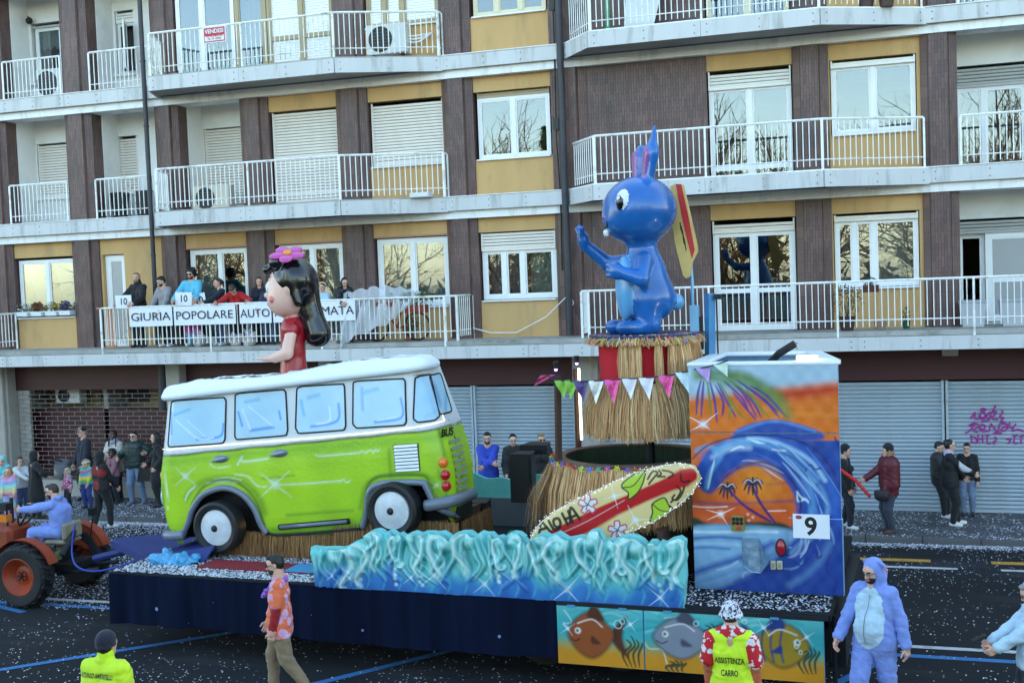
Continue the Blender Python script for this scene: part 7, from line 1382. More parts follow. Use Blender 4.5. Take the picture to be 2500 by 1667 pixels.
lt = thing('fairy_lights', 'string of tiny white lights round the edge of the surfboard', 'lights', (a_[0], SV, a_[1]), frame=FW)
mb = MB(); r = random.Random(2); up2 = np.concatenate([up_, dn_])
for i in range(len(up2)):
    p, n_ = up2[i], up2[(i+1) % len(up2)]
    for f in (0, .5): c = p*(1-f)+n_*f+np.array([r.uniform(-.03, .03), -.03-r.random()*.03, r.uniform(-.03, .03)]); mb.ball(c, .0065, 5, 4)
part('bulbs', mb, M_BULB, lt, stuff=True); mb = MB(); mb.tube([p+np.array([0, -.02, 0]) for p in up2], .004, 4); part('wire', mb, M_RAIL, lt)

# ------------------------------------------------------------------ bunting
bp = [(1338, 915), (1360, 928), (1440, 930), (1500, 926), (1560, 923), (1600, 920), (1645, 914), (1690, 903), (1740, 892), (1778, 880)]; bv = [1.3, 1.2, 1.05, 1.0, .95, .9, .85, .75, .70, .70]
BP = smooth_path([onV(x, y, v) for (x, y), v in zip(bp, bv)], 6); bt = thing('bunting', 'string of shiny triangular flags across the front of the bar', 'bunting', BP[0], frame=FW); q = MB(); q.tube(BP, .008, 5); part('string', q, mat('string_navy', (40, 40, 70), .7), bt)
MF = lambda n, c, me=.0: mat('foil_'+n, c, .22, metal=me, var=.15, scale=6, bump=.5, bscale=9)
fl_c = [('rose', (170, 60, 100)), ('green', (120, 180, 50)), ('green', (120, 180, 50)), ('violet', (66, 50, 120)), ('silver', (200, 206, 204)), ('pink', (214, 74, 150)), ('white', (222, 224, 236)), ('white', (222, 224, 236)), ('pink', (214, 74, 150)), ('ice', (196, 222, 232)), ('lilac', (176, 142, 206)), ('mint', (190, 214, 196))]
fx = [(1338, 1300, 945), (1372, 1376, 973), (1396, 1392, 975), (1418, 1424, 983), (1456, 1454, 987), (1494, 1498, 986), (1537, 1540, 976), (1578, 1585, 977), (1626, 1634, 972), (1667, 1683, 962), (1716, 1730, 935), (1757, 1776, 920)]
for (n_, c), (x, tx, ty) in zip(fl_c, fx):
    v = np.interp(x, [p[0] for p in bp], bv); y = np.interp(x, [p[0] for p in bp], [p[1] for p in bp]); A, B_2, T = np.array(onV(x-19, y-.2+1.2, v)), np.array(onV(x+19, y-1.0, v)), np.array(onV(tx, ty, v-.04)); q = MB(); n = 6; vs, k = [], 0
    for j in range(n+1):
        for i in range(n+1-j): u1, u2 = i/n, j/n; p = A+(B_2-A)*u1*1.0+(T-A)*u2+np.array([0, -.02*math.sin(u1*6+j)*(.3+u2), 0]); vs.append(p)
    idx = lambda i, j: sum(n+1-m for m in range(j))+i
    fs = [(idx(i, j), idx(i+1, j), idx(i, j+1)) for j in range(n) for i in range(n-j)]+[(idx(i+1, j), idx(i+1, j+1), idx(i, j+1)) for j in range(n) for i in range(n-j-1)]; q.add(vs, fs); part('flag', q, MF(n_, c, .35 if n_ in ('silver', 'pink', 'rose') else .1), bt, smooth=True)

# ------------------------------------------------------------------ doll figure on the van (plain island girl doll)
dl = thing('doll_statue', 'big cartoon girl doll in red dress with long black hair and pink flower', 'statue', (2.24, 1.66, 3.6), frame=FW)
dm = [mat('doll_skin', (240, 192, 174), .35, var=.06, scale=3, coat=.35), mat('doll_red', (176, 30, 44), .3, var=.2, scale=3, coat=.4), mat('doll_hair', (20, 20, 24), .18, coat=.6), mat('doll_white', (236, 232, 228), .3, coat=.4), mat('doll_blush', (222, 120, 120), .4), mat('doll_flower', (196, 60, 150), .3, coat=.4), mat('doll_orange', (236, 150, 50), .4)]
f2 = nrm(np.array([-.94, -.34, 0])); r2 = np.array([-f2[1], f2[0], 0]); r2 = r2 if r2[1] < 0 else -r2; M2 = np.array([r2, f2, [0, 0, 1]]).T; DV = 1.66
def DP(x, f, z): p = np.array([2.24, DV, 0])+r2*x+f2*f; return (p[0], p[1], z)
pr = [ell(DP(0, .04, 5.10), (.32, .32, .38), 0, .05, M2), ell(DP(0, .09, 4.93), (.29, .27, .25), 0, .08, M2), ell(DP(0, .37, 5.02), (.045, .05, .04), 0, .04, M2), cap(DP(0, -.02, 4.55), DP(0, .0, 4.8), .09, .09, 0, .05), ell(DP(.30, -.02, 5.12), (.05, .08, .10), 0, .03, M2), ell(DP(-.30, -.02, 5.12), (.05, .08, .10), 0, .03, M2)]
pr += [cap(DP(0, .0, 4.50), DP(0, .02, 4.20), .20, .17, 1, .06), cap(DP(0, .02, 4.20), DP(0, .03, 3.64), .17, .23, 1, .06)]
for e in (-1, 1): pr += [ell(DP(e*.21, .0, 4.50), (.12, .13, .12), 1, .04), cap(DP(e*.26, .0, 4.42), DP(e*.30, .06, 4.16), .085, .09, 0, .02), cap(DP(e*.30, .06, 4.16), DP(e*.27, .24, 4.10), .09, .075, 0, .03), ell(DP(e*.26, .35, 4.09), (.07, .10, .045), 0, .03, M2)]+[cap(DP(e*.26+.035*k, .39, 4.09), DP(e*.26+.05*k, .50-.02*abs(k), 4.10), .026, .02, 0, .015) for k in (-1, 0, 1)]
pr += [cap(DP(-.06, .352, 4.88), DP(.06, .352, 4.88), .014, .014, 4, 0), ell(DP(.21, .245, 4.95), (.06, .05, .05), 4, 0, M2), ell(DP(-.21, .245, 4.95), (.06, .05, .05), 4, 0, M2)]
for e in (-1, 1): pr += [ell(DP(e*.135, .315, 5.13), (.06, .04, .09), 3, 0, M2), ell(DP(e*.13, .348, 5.12), (.03, .016, .052), 2, 0, M2), cap(DP(e*.07, .325, 5.29), DP(e*.19, .28, 5.30), .013, .011, 2, 0)]
V, Q, Lb = sdf_mesh(pr, .013); mk('body', V, Q, dm, dl, root_base(dl), True, Lb)
hp = [ell(DP(0, -.05, 5.22), (.36, .34, .35), 0, .05, M2), cap(DP(0, -.18, 5.2), DP(0, -.26, 4.75), .22, .17, 0, .06), cap(DP(0, -.26, 4.75), DP(.02, -.36, 4.42), .17, .20, 0, .06), cap(DP(-.1, .24, 5.46), DP(.2, .16, 5.50), .10, .12, 0, .05), cap(DP(-.15, .28, 5.42), DP(-.05, .36, 5.40), .09, .07, 0, .05), cap(DP(.27, .0, 5.36), DP(.29, -.14, 4.9), .08, .07, 0, .04), ell(DP(0, .26, 5.0), (.27, .24, .34), 0, .03, M2, True)]
V, Q, Lb = sdf_mesh(hp, .015); mk('hair', V, Q, dm[2], dl, root_base(dl), True)
fc_ = np.array(DP(.20, .0, 5.60)); mb = MB(); fl = MB()
Rf = Matrix.Translation(fc_) @ Matrix.Rotation(R_(26), 4, 'X') @ Matrix.Rotation(R_(10), 4, 'Y')
for k in range(5):
    q = MB(); q.ball((.15, 0, .015), (.125, .105, .03), 12, 7); fl.add([tuple(Matrix.Rotation(k*1.2566, 4, 'Z') @ Vector(p)) for p in q.v], q.f)
fl.xf(Rf); fo = part('flower', fl, dm[5], dl, smooth=True); mb.ball((0, 0, .04), (.07, .07, .03), 12, 6); mb.xf(Rf); part('flower_centre', mb, dm[6], fo, smooth=True)

# ------------------------------------------------------------------ speakers, cloth, bags on the deck
def speaker(label, px0, py0, px1, py1, v, stand_=True, dep=.38):
    a, b = onV(px0, py0, v), onV(px1, py1, v); t = thing('loudspeaker', label, 'loudspeaker', ((a[0]+b[0])/2, v+dep/2, b[2]), frame=FW); q = MB(); q.prism([(a[0], v), (b[0], v+.02), (b[0]-.06, v+dep), (a[0]+.06, v+dep)], b[2], a[2]); part('cabinet', q, M_SPK, t); q = MB(); q.box(a[0]+.03, b[0]-.03, v-.012, v-.001, b[2]+.05, a[2]-.05); part('grille', q, M_BLK, t); return t, a, b
t, a, b = speaker('tall black loudspeaker on a stand beside the straw bar', 1243, 1108, 1300, 1228, 2.9); s = thing('speaker_stand', 'black tripod pole under the tall loudspeaker', 'stand', ((a[0]+b[0])/2, 3.05, D0), frame=FW); c = ((a[0]+b[0])/2+.12, 3.08); q = MB(); q.tube([(c[0], c[1], D0+.02), (c[0], c[1], b[2])], .025, 8); part('pole', q, M_BLK, s)
for k in range(3): q = MB(); A = k*2.09+.3; q.tube([(c[0], c[1], D0+.4), (c[0]+.35*math.cos(A), c[1]+.35*math.sin(A), D0+.02)], .014, 6); part('leg', q, M_BLK, s)
speaker('second black loudspeaker half hidden behind the straw bar', 1268, 1086, 1335, 1110, 3.4)
t, a, b = speaker('low black floor loudspeaker lettered SPADA beside green cloth', 1132, 1226, 1188, 1288, 2.6); mb = text_mb('SPADA', .085, place(a[0]+.14, 2.583, (a[2]+b[2])/2+.02, 90, 0, -90), .001, .001); part('lettering', mb, M_PAPER, t)
q = MB(); fr_ = [(a[0]+.07, a[2]-.07), (a[0]+.21, a[2]-.07), (a[0]+.21, b[2]+.10), (a[0]+.07, b[2]+.10)]; q.tube([(x, 2.584, z) for x, z in fr_+[fr_[0]]], .005, 4); part('logo_frame', q, M_PAPER, t)
def crumple(name, label, cat, c, r, m, seed, frame=FW, h=.016, n=9):
    t = thing(name, label, cat, c, frame=frame); rn = random.Random(seed); pr = [ell((c[0]+rn.uniform(-.6, .6)*r[0], c[1]+rn.uniform(-.5, .5)*r[1], c[2]+rn.uniform(.1, .55)*r[2]), (r[0]*rn.uniform(.25, .5), r[1]*rn.uniform(.3, .5), r[2]*rn.uniform(.2, .5)), 0, .05, rotm(rn.uniform(-40, 40), rn.uniform(-40, 40), rn.uniform(0, 180))) for _ in range(n)]; pr.append(ell((c[0], c[1], c[2]+r[2]*.2), (r[0]*.9, r[1]*.8, r[2]*.25), 0, .05)); V, Q, L = sdf_mesh(pr, h, (.018, 24)); mk(name, V, Q, m, t, root_base(t), True); return t
c = onV(1228, 1286, 2.35); crumple('green_cloth', 'crumpled bright green cloth lying on the deck', 'cloth', (c[0], 2.4, D0+.0), (.26, .2, .34), mat('cloth_green', (26, 132, 74), .8, var=.2, scale=8), 4)
c = onVz(400, 1380, D0); crumple('plastic_bag', 'pale blue plastic bag of confetti lying on the deck edge', 'bag', (c[0]+.05, c[1]+.18, D0+.0), (.46, .2, .17), M_FILM, 8, n=12)
# confetti inside reach of the eye on the bag
# ------------------------------------------------------------------ tractor
TX, TY = -13.4, -8.1; M_TOR = mat('tractor_orange', (160, 62, 30), .5, var=.3, scale=3, dirt=((80, 46, 34), .7, 2.5)); M_TYR = mat('tractor_tyre', (34, 34, 36), .8, var=.3, scale=5, bump=.3, bscale=30)
tk = thing('tractor', 'small old orange tractor with black lugged tyres pulling the trailer', 'tractor', (TX, TY, 0))
def big_wheel(x, y, z, r, w, side):
    q = MB(); q.lathe([(r*.56, -w*.42), (r*.66, -w*.5), (r*.88, -w*.5), (r*.95, -w*.36), (r*.955, w*.36), (r*.88, w*.5), (r*.66, w*.5), (r*.56, w*.42)], (x, y, z), 'y', 40); wh = part('wheel', q, M_TYR, tk, auto=35)
    for k in range(18):
        for s in (-1, 1):
            q = MB(); A = 2*math.pi*(k+.25*s)/18; q.add([(-.035, 0, 0), (.035, 0, 0), (.035+.0, w*.47, -.03), (-.035, w*.47, -.03), (-.028, 0, .05), (.028, 0, .05), (.028, w*.47, .0), (-.028, w*.47, .0)], [(0, 3, 2, 1), (4, 5, 6, 7), (0, 1, 5, 4), (1, 2, 6, 5), (2, 3, 7, 6), (3, 0, 4, 7)])
            q.xf(Matrix.Translation((x, y, z)) @ Matrix.Rotation(A, 4, 'Y') @ Matrix.Translation((0, 0, r*.952)) @ Matrix.Rotation(R_(28*s), 4, 'Z') @ Matrix.Diagonal((1, s, 1, 1))); part('lug', q, M_TYR, wh)
    q = MB(); f = side; q.lathe([(0, f*.06), (r*.16, f*.06), (r*.17, f*.02), (r*.3, f*.0), (r*.34, f*w*.1), (r*.50, f*w*.3), (r*.57, f*w*.46), (r*.60, f*w*.44)], (x, y, z), 'y', 36); rm = part('rim', q, M_TOR, wh, auto=35)
    q = MB(); q.lathe([(0, f*.10), (r*.07, f*.095), (r*.085, f*.06)], (x, y, z), 'y', 16)
    for k in range(6): A = k*math.pi/3; q.ball((x+r*.13*math.cos(A), y+f*.065, z+r*.13*math.sin(A)), .018, 6, 4)
    part('hub', q, M_STEEL, rm)
RW = .53; big_wheel(TX, -8.85, RW, RW, .34, -1); big_wheel(TX, -7.36, RW, RW, .34, 1); big_wheel(TX-1.75, -8.62, .33, .33, .2, -1); big_wheel(TX-1.75, -7.58, .33, .33, .2, 1)
q = MB(); q.bbox(TX-2.1, TX+.25, TY-.17, TY+.17, .42, .78, .03); q.tube([(TX, -8.7, RW), (TX, -7.5, RW)], .09, 10); q.tube([(TX-1.75, -8.6, .33), (TX-1.75, -7.6, .33)], .05, 8); part('chassis', q, M_STEEL, tk)
q = MB(); q.bbox(TX-2.2, TX-.62, TY-.30, TY+.30, .78, 1.22, .08); part('hood', q, M_TOR, tk); q = MB(); q.bbox(TX-2.24, TX-2.19, TY-.24, TY+.24, .8, 1.16, .01); part('grille', q, M_BLK, tk)
for s in (-1, 1):
    q = MB(); yy = TY+s*.70; A = np.linspace(.35, 2.5, 14); R1, n = RW+.05, 14
    vs = [(TX+R1*math.cos(t), yy+s*k, RW+R1*math.sin(t)) for k in (-.11, .11) for t in A]+[(TX+(R1+.02)*math.cos(t), yy+s*k, RW+(R1+.02)*math.sin(t)) for k in (-.11, .11) for t in A]
    q.add(vs, [(i, i+1, n+i+1, n+i) for i in range(n-1)]+[(2*n+i, 3*n+i, 3*n+i+1, 2*n+i+1) for i in range(n-1)]); inner = yy-s*.11
    q.add([(TX+R1*math.cos(t), inner, RW+R1*math.sin(t)) for t in A]+[(TX+.2*math.cos(t), inner, RW+.1+.1*math.sin(t)) for t in A], [(i, i+1, n+i+1, n+i) for i in range(n-1)]); part('mudguard', q, M_TOR, tk, auto=40)
q = MB(); q.bbox(TX+.0, TX+.42, TY-.24, TY+.24, .92, 1.0, .03); q.bbox(TX+.36, TX+.44, TY-.24, TY+.24, 1.0, 1.28, .03); q.box(TX+.1, TX+.2, TY-.05, TY+.05, .75, .92); part('seat', q, mat('seat_cover', (150, 140, 120), .8, var=.2, scale=6), tk)
q = MB(); t = np.linspace(0, 2*math.pi, 22); q.tube([(TX-.52+.08*math.cos(a), TY+.19*math.sin(a), 1.38+.17*math.cos(a)) for a in t], .016, 6); q.tube([(TX-.52, TY, 1.38), (TX-.72, TY, 1.12)], .02, 6); part('steering_wheel', q, M_BLK, tk)
q = MB(); q.box(TX+.3, TX+.62, TY-.34, TY+.34, .5, .62); q.tube([(TX+.5, TY-.4, .8), (TX+.55, TY-.2, 1.05), (TX+.4, TY+.05, 1.1)], .05, 8); q.tube([(TX+.3, TY-.3, .45), (TX+1.1, TY-.25, .55)], .035, 6); q.tube([(TX+.3, TY+.3, .45), (TX+1.1, TY+.25, .55)], .035, 6); part('hitch_linkage', q, M_STEEL, tk)
q = MB(); q.box(TX+.40, TX+.44, TY-.5, TY-.34, .72, .86); part('number_plate', q, mat('plate_olive', (120, 124, 84), .6), tk)
q = MB(); q.tube([(TX-.75, TY-.2, 1.1), (TX-.75, TY-.2, 1.5)], .02, 6); q.box(TX-.86, TX-.68, TY-.3, TY-.12, 1.5, 1.62); q.tube([(TX-.9, TY+.1, 1.1), (TX-.9, TY+.1, 1.65)], .03, 8); part('lamp_stalk', q, M_BLK, tk); q = MB(); q.box(TX-.86, TX-.70, TY-.28, TY-.14, 1.3, 1.42); part('warning_light', q, mat('lamp_orange', (226, 130, 50), .2), tk)
q = MB(); q.tube([(TX+.42, TY+.45, .9), (TX+.5, TY+.46, 1.35)], .012, 5); q.box(TX+.47, TX+.52, TY+.36, TY+.54, 1.3, 1.43); part('tail_light', q, M_STEEL, tk)
# ------------------------------------------------------------------ balcony jury
ZB = 3.87
def bal(px, py, Y=-.75): return stand(px, py, Y, ZB)
C_BLK = cl('black', (26, 26, 29)); C_DNV = cl('dark_navy', (30, 34, 48)); C_JEAN = cl('jeans', (74, 92, 126), scale=14); C_LJEAN = cl('light_jeans', (112, 132, 160), scale=14); C_GREY = cl('greycardigan', (150, 146, 146)); C_RED = cl('red', (188, 26, 32)); C_WHT = cl('white', (216, 216, 218)); C_WSH = cl('white_shoe', (222, 222, 222), .6); C_BSH = cl('black_shoe', (28, 27, 27), .6)
GJ = 'jury leaning on the first floor balcony'
def sheet10(label, root, lp, rp, tilt=0, w=.44, hgt=.31, txt='10', sz=.22):
    a, b = wpt(root, lp), wpt(root, rp); c = (a+b)/2; t = thing('score_sheet', label, 'sign', tuple(c), 'score sheets held by the jury'); mb = MB(); M = Matrix.Translation(c) @ Matrix.Rotation(R_(tilt), 4, 'Y'); mb.box(-w/2, w/2, -.004, .0, -hgt/2, hgt/2); mb.xf(M); part('sheet', mb, M_PAPER, t); mb = text_mb(txt, sz, M @ Matrix.Translation((0, -.0055, 0)) @ Matrix.Rotation(R_(90), 4, 'X'), .0006, .004); part('lettering', mb, M_TEXT, t); return t
loc, h = bal(334, 666); p = person('bearded long haired man in black poncho holding a 10 sheet', loc, h, 40, top=C_BLK, bottom=C_BLK, hair=('short', 'blond'), beard='blond', hem=.36, hands=[(-.16, -.22, .60), (.10, -.20, .60)], head=(0, 0, 25), group=GJ, neckcol=1); p.rotation_euler[2] = R_(-8)
sheet10('10 sheet held by the man in the black poncho', p, (-.22, -.46, h*.62), (.16, -.46, h*.62))
loc, h = bal(402, 674); person('dark haired man in grey cardigan looking down with a backpack strap', loc, h, -14, top=C_GREY, bottom=C_BLK, shoes=C_WSH, hair=('short', 'black'), beard='black', head=(22, 0, -20), lean=8, hands=[(-.14, -.20, .50), (.14, -.22, .50)], group=GJ)
m_shell = bands_mat('shell_suit', [(96, 186, 214), (110, 196, 222), (206, 70, 150), (150, 120, 210), (100, 190, 216), (96, 186, 214)], .62)
loc, h = bal(466, 656); p = person('person in curly black wig, moustache and blue and pink shell suit', loc, h, 8, top=m_shell, bottom=m_shell, shoes=C_WSH, hair=('wig', HAIR['black']), beard='black', glasses=M_BLK, head=(14, 0, 0), hands=[(-.15, -.24, .60), (.15, -.24, .60)], build=1.08, group=GJ)
sheet10('10 sheet held in front of the blue and pink shell suit', p, (-.23, -.47, h*.615), (.22, -.47, h*.615), 2)
loc, h = bal(533, 680); p = person('young woman with ponytail and white collar holding a tilted 10 sheet', loc, h, -30, female=True, top=C_DNV, bottom=C_JEAN, shoes=C_WSH, hair=('pony', 'brown'), head=(8, 0, -10), hands=[(-.20, -.20, .65), (.02, -.26, .65)], group=GJ)
sheet10('tilted 10 sheet held by the ponytailed young woman', p, (-.36, -.36, h*.68), (-.05, -.46, h*.68), -10, .36, .33, sz=.23)
loc, h = bal(575, 698, -.80); person('person in red jacket bent forward over the railing banner', loc, 1.66, 10, female=True, top=C_RED, bottom=C_BLK, shoes=C_BSH, hair=('short', 'brown'), lean=42, head=(30, 0, 10), pelvis=(0, .14, .50), hands=[(-.22, -.20, .60), (.24, -.20, .60)], group=GJ)
loc, h = bal(632, 677, -.45); person('brown haired woman in dark jacket and white shirt behind the railing', loc, h, 22, female=True, top=C_DNV, bottom=C_BLK, hair=('long', 'brown'), head=(12, 0, 10), hands=[(-.08, -.16, .60), (.10, -.18, .58)], scarf=None, group=GJ)
loc, h = bal(654, 691, -.85); person('child in dark blue jumper with hand over the banner', loc, h, 14, female=True, top=cl('darkblue', (40, 48, 76)), bottom=C_JEAN, hair=('pony', 'black'), head=(12, 0, 0), hands=[(-.14, -.22, .58), (.1, -.12, .5)], group=GJ)
loc, h = bal(787, 692, -.85); person('girl in pale blue top standing beside the black leather jacket', loc, h, 10, female=True, top=cl('paleblue', (176, 208, 222)), bottom=cl('pale_jeans', (150, 170, 190)), hair=('pony', 'black'), head=(6, 0, -5), hands=[(-.08, -.2, .60), (.08, -.22, .62)], group=GJ)
loc, h = bal(840, 676, -.80); person('long haired girl in black leather jacket resting folded hands on the rail', loc, h, 26, female=True, top=mat('black_leather', (24, 24, 27), .4, var=.2, scale=8, bump=.2, bscale=40), bottom=C_LJEAN, shoes=C_BSH, hair=('long', 'black'), lean=14, head=(10, 0, 16), hands=[(-.05, -.28, .60), (.02, -.29, .61)], curl=.7, group=GJ)
# banner of separate sheets
def bsheet(txt, px0, px1, py0, py1, label, sz=.27):
    a, b = onY(px0, py0, -1.21), onY(px1, py1, -1.21); w = b[0]-a[0]; hgt = a[2]-b[2]-(b[0]-a[0])*0; zc = 4.62; t = thing('banner_sheet', label, 'banner', ((a[0]+b[0])/2, -1.21, zc), 'paper banner taped along the balcony rail'); n = 14; q = MB(); xs = np.linspace(a[0], b[0], n); ys = -1.222-.008*np.sin(np.arange(n)*1.1+px0)
    q.add([(x, y, z) for z in (4.38, 4.82) for x, y in zip(xs, ys)]+[(x, y+.003, z) for z in (4.38, 4.82) for x, y in zip(xs, ys)], [(i, i+1, n+i+1, n+i) for i in range(n-1)]+[(2*n+i, 3*n+i, 3*n+i+1, 2*n+i+1) for i in range(n-1)]); part('sheet', q, M_PAPER, t, smooth=True)
    q = text_mb(txt, sz, place((a[0]+b[0])/2, -1.236, 4.60), .0006, 0, width=w*.92); part('lettering', q, M_TEXT, t)
bsheet('GIURIA', 316, 422, 758, 790, 'white banner sheet reading GIURIA at the left end of the rail'); bsheet('POPOLARE', 424, 576, 750, 780, 'white banner sheet reading POPOLARE'); bsheet('AUTO', 584, 664, 742, 776, 'white banner sheet reading AUTO'); bsheet('PROCLA', 666, 780, 742, 776, 'white banner sheet half hidden behind the doll'); bsheet('MATA', 781, 868, 738, 770, 'white banner sheet ending MATA under the leather jacket girl')
# bags of confetti, bicycle, plants, furniture on balconies
mb_bag = spots_mat('confetti_bag', (196, 196, 204), [(206, 70, 90), (70, 120, 200), (230, 210, 120)], 26, .1, .3)
for px, lab in ((487, 'clear bag of coloured confetti behind the shell suit legs'), (612, 'clear bag of confetti below the AUTO sheet'), (578, 'small clear bag of confetti beside dark trousers'), (812, 'clear bag of confetti at the feet of the pale blue girl')):
    P = onY(px, 830, -.95); crumple('confetti_bag', lab, 'bag', (P[0], -.95, ZB), (.16, .14, .42), mb_bag, int(px), frame=None, n=7)
def bike():
    P = onY(970, 830, -.7); x, y, z = P[0], -.7, ZB; t = thing('bicycle', 'dark bicycle with red frame standing on the terrace behind the rail', 'bicycle', (x, y, z))
    for dx in (-.5, .5):
        q = MB(); q.tube([(x+dx+.3*math.cos(a), y, z+.32+.3*math.sin(a)) for a in np.linspace(0, 2*math.pi, 25)], .022, 6); w = part('wheel', q, M_RUB, t); q = MB()
        for k in range(8): a = k*math.pi/8; q.tube([(x+dx-.28*math.cos(a), y, z+.32-.28*math.sin(a)), (x+dx+.28*math.cos(a), y, z+.32+.28*math.sin(a))], .003, 3)
        part('spokes', q, M_BOLT, w, stuff=True)
    q = MB(); A = [(x-.5, y, z+.32), (x-.34, y, z+.78), (x+.15, y, z+.76), (x+.02, y, z+.30), (x+.5, y, z+.32)]; q.tube([A[0], A[1]], .018, 6); q.tube([A[1], A[2]], .02, 6); q.tube([A[1], A[3]], .02, 6); q.tube([A[2], A[3]], .02, 6); q.tube([A[3], A[4]], .016, 6); q.tube([A[2], A[4]], .014, 6); q.tube([A[2], (x+.18, y, z+.9)], .014, 6); part('frame', q, mat('bike_red', (150, 40, 36), .4), t)
    q = MB(); q.tube([A[1], (x-.36, y, z+.98)], .014, 6); q.tube([(x-.40, y-.24, z+1.0), (x-.34, y, z+.98), (x-.40, y+.24, z+1.0)], .014, 6); part('handlebar', q, M_BLK, t); q = MB(); q.ball((x+.18, y, z+.92), (.13, .06, .035), 10, 6); part('saddle', q, M_BLK, t)
bike()
def leafy(q, c, r, n, rn, ln=.05, wd=.018, up=.2):
    for _ in range(n):
        d = nrm(np.array([rn.gauss(0, 1), rn.gauss(0, 1), rn.gauss(up, 1)])); p = np.array(c)+d*np.array(r)*rn.random()**.4; e = nrm(d+np.array([rn.gauss(0, .6), rn.gauss(0, .6), rn.gauss(0, .6)])); s = nrm(np.cross(e, [.3, .4, .8])); L = ln*rn.uniform(.6, 1.3); q.add([p, p+e*L*.5+s*wd, p+e*L, p+e*L*.5-s*wd], [(0, 1, 2, 3)])
M_TER = mat('terracotta', (150, 84, 60), .8, var=.15, scale=6); M_LEAF = mat('leaf_green', (74, 100, 50), .6, var=.35, scale=9); M_OLIVE = mat('leaf_olive', (104, 116, 88), .6, var=.3, scale=9)
def pot(label, x, y, z, r=.14, hh=.24, m=None, leaf=None, lr=(.2, .2, .25), n=200, lz=.2, seed=1, stem=True, long=False, base=None):
    t = thing('potted_plant' if leaf else 'flower_pot', label, 'plant' if leaf else 'pot', (x, y, z)); q = MB()
    if long: q.prism([(y-.09, z), (y+.09, z), (y+.11, z+hh), (y-.11, z+hh)], x-r, x+r, 'x')
    else: q.lathe([(0, 0), (r*.72, 0), (r, hh), (r*.9, hh), (r*.85, hh*.85), (0, hh*.85)], (x, y, z), 'z', 18)
    part('pot', q, m or M_TER, t, auto=40)
    if leaf:
        rn = random.Random(seed); q = MB(); leafy(q, (x, y, z+hh+lz), lr, n, rn); part('foliage', q, leaf, t)
        if stem: q = MB(); [q.tube([(x+rn.uniform(-.02, .02), y, z+hh*.8), (x+rn.uniform(-.1, .1), y+rn.uniform(-.05, .05), z+hh+lz)], .008, 4) for _ in range(4)]; part('stem', q, M_BARK, t)
    return t
P = onY(2068, 800, -.75)[0]; pot('olive tree in a dark round pot on the right terrace', P, -.7, ZB, .17, .28, mat('pot_dark', (72, 50, 48), .5), M_OLIVE, (.34, .25, .32), 420, .32, 2); pot('low pot with green saucer beside the olive tree', onY(2150, 800, -.7)[0], -.6, ZB, .13, .16, mat('pot_beige', (160, 130, 110), .7)); pot('small cactus plant in green pot by the ochre wall', onY(2213, 800, -.6)[0], -.55, ZB, .08, .14, mat('pot_green', (40, 80, 60), .5), M_LEAF, (.06, .06, .16), 70, .12, 3)
P = onY(2125, 715, -1.1); pot('little plant in brown box hung inside the right rail', P[0], -1.02, 4.62, .16, .14, mat('box_brown', (92, 56, 44), .7), M_LEAF, (.15, .08, .09), 90, .05, 4, long=True)
P = onY(1015, 720, -1.0)[0]; pot('trailing plant in red planter box on the terrace rail corner', P, -1.02, 4.5, .26, .17, mat('planter_red', (150, 62, 46), .7), mat('leaf_trailing', (112, 122, 66), .7, var=.35, scale=8), (.44, .14, .20), 700, .10, 5, long=True); P2 = onY(1010, 770, -1.0)[0]; t = thing('trailing_plant', 'dark ivy hanging below the red planter box', 'plant', (P2, -1.03, 4.2)); q = MB(); leafy(q, (P2, -1.03, 4.25), (.2, .06, .26), 260, random.Random(6)); part('foliage', q, M_LEAF, t)
pot('long red planter with bare twigs on the left terrace rail', onY(945, 720, -1.05)[0], -1.05, 4.66, .24, .1, mat('planter_red', (150, 62, 46), .7), M_OLIVE, (.2, .05, .12), 30, .06, 7, long=True)
pot('plain terracotta tub standing behind the bicycle', onY(990, 820, -.8)[0], -.55, ZB, .16, .34, None, M_LEAF, (.1, .1, .16), 60, .12, 8)
for i, (px, c, nm, fc) in enumerate(((58, 'white', 'white flowers', (220, 220, 210)), (92, 'rust', 'rusty red flowers', (176, 84, 44)), (128, 'yellow', 'yellow flowers', (224, 190, 40)), (162, 'violet', 'violet flowers', (92, 76, 160)))):
    x = onY(px, 760, -.12)[0]; t = pot('window box with %s on the far left sill' % nm, x, -.10, 4.70, .16, .11, M_WHP, M_LEAF, (.17, .08, .13), 130, .08, 20+i, long=True); q = MB(); rn = random.Random(i); leafy(q, (x, -.12, 4.92), (.17, .09, .12), 70, rn, .05, .03); part('blossoms', q, mat('blossom_'+c, fc, .6), t)
q = MB(); q.tube([(-20.6, -.2, 4.80), (-18.95, -.2, 4.80)], .012, 5); part('flower_rail', q, M_WIN, apt)
# plastic sheet over things at the terrace end
t = thing('plastic_sheet', 'translucent plastic sheet draped over the terrace rail end', 'sheet', (-10.2, -.7, ZB)); M_FOIL = bpy.data.materials.new('clear_plastic'); M_FOIL.use_nodes = True; b_ = M_FOIL.node_tree.nodes['Principled BSDF']; b_.inputs['Base Color'].default_value = (.72, .74, .77, 1); b_.inputs['Roughness'].default_value = .22; b_.inputs['Alpha'].default_value = .55
cv = [(868, 712), (900, 720), (935, 705), (985, 708)]; n, m_ = 50, 26; vs = []
for j in range(m_):
    tt = j/(m_-1)
    for i in range(n):
        s = i/(n-1); X = -11.05+1.9*s-(.12*tt*math.sin(s*9)); Z = 4.98+.12*math.sin(s*3.1)-tt*(1.05*(1-s)**.7+.18)+.03*math.sin(s*37+tt*5); Yv = -1.0-.28*math.sin(tt*1.5)*(1-.5*s)+.05*math.sin(s*31+tt*4)+.03*math.sin(s*67); vs.append((X, Yv, Z))
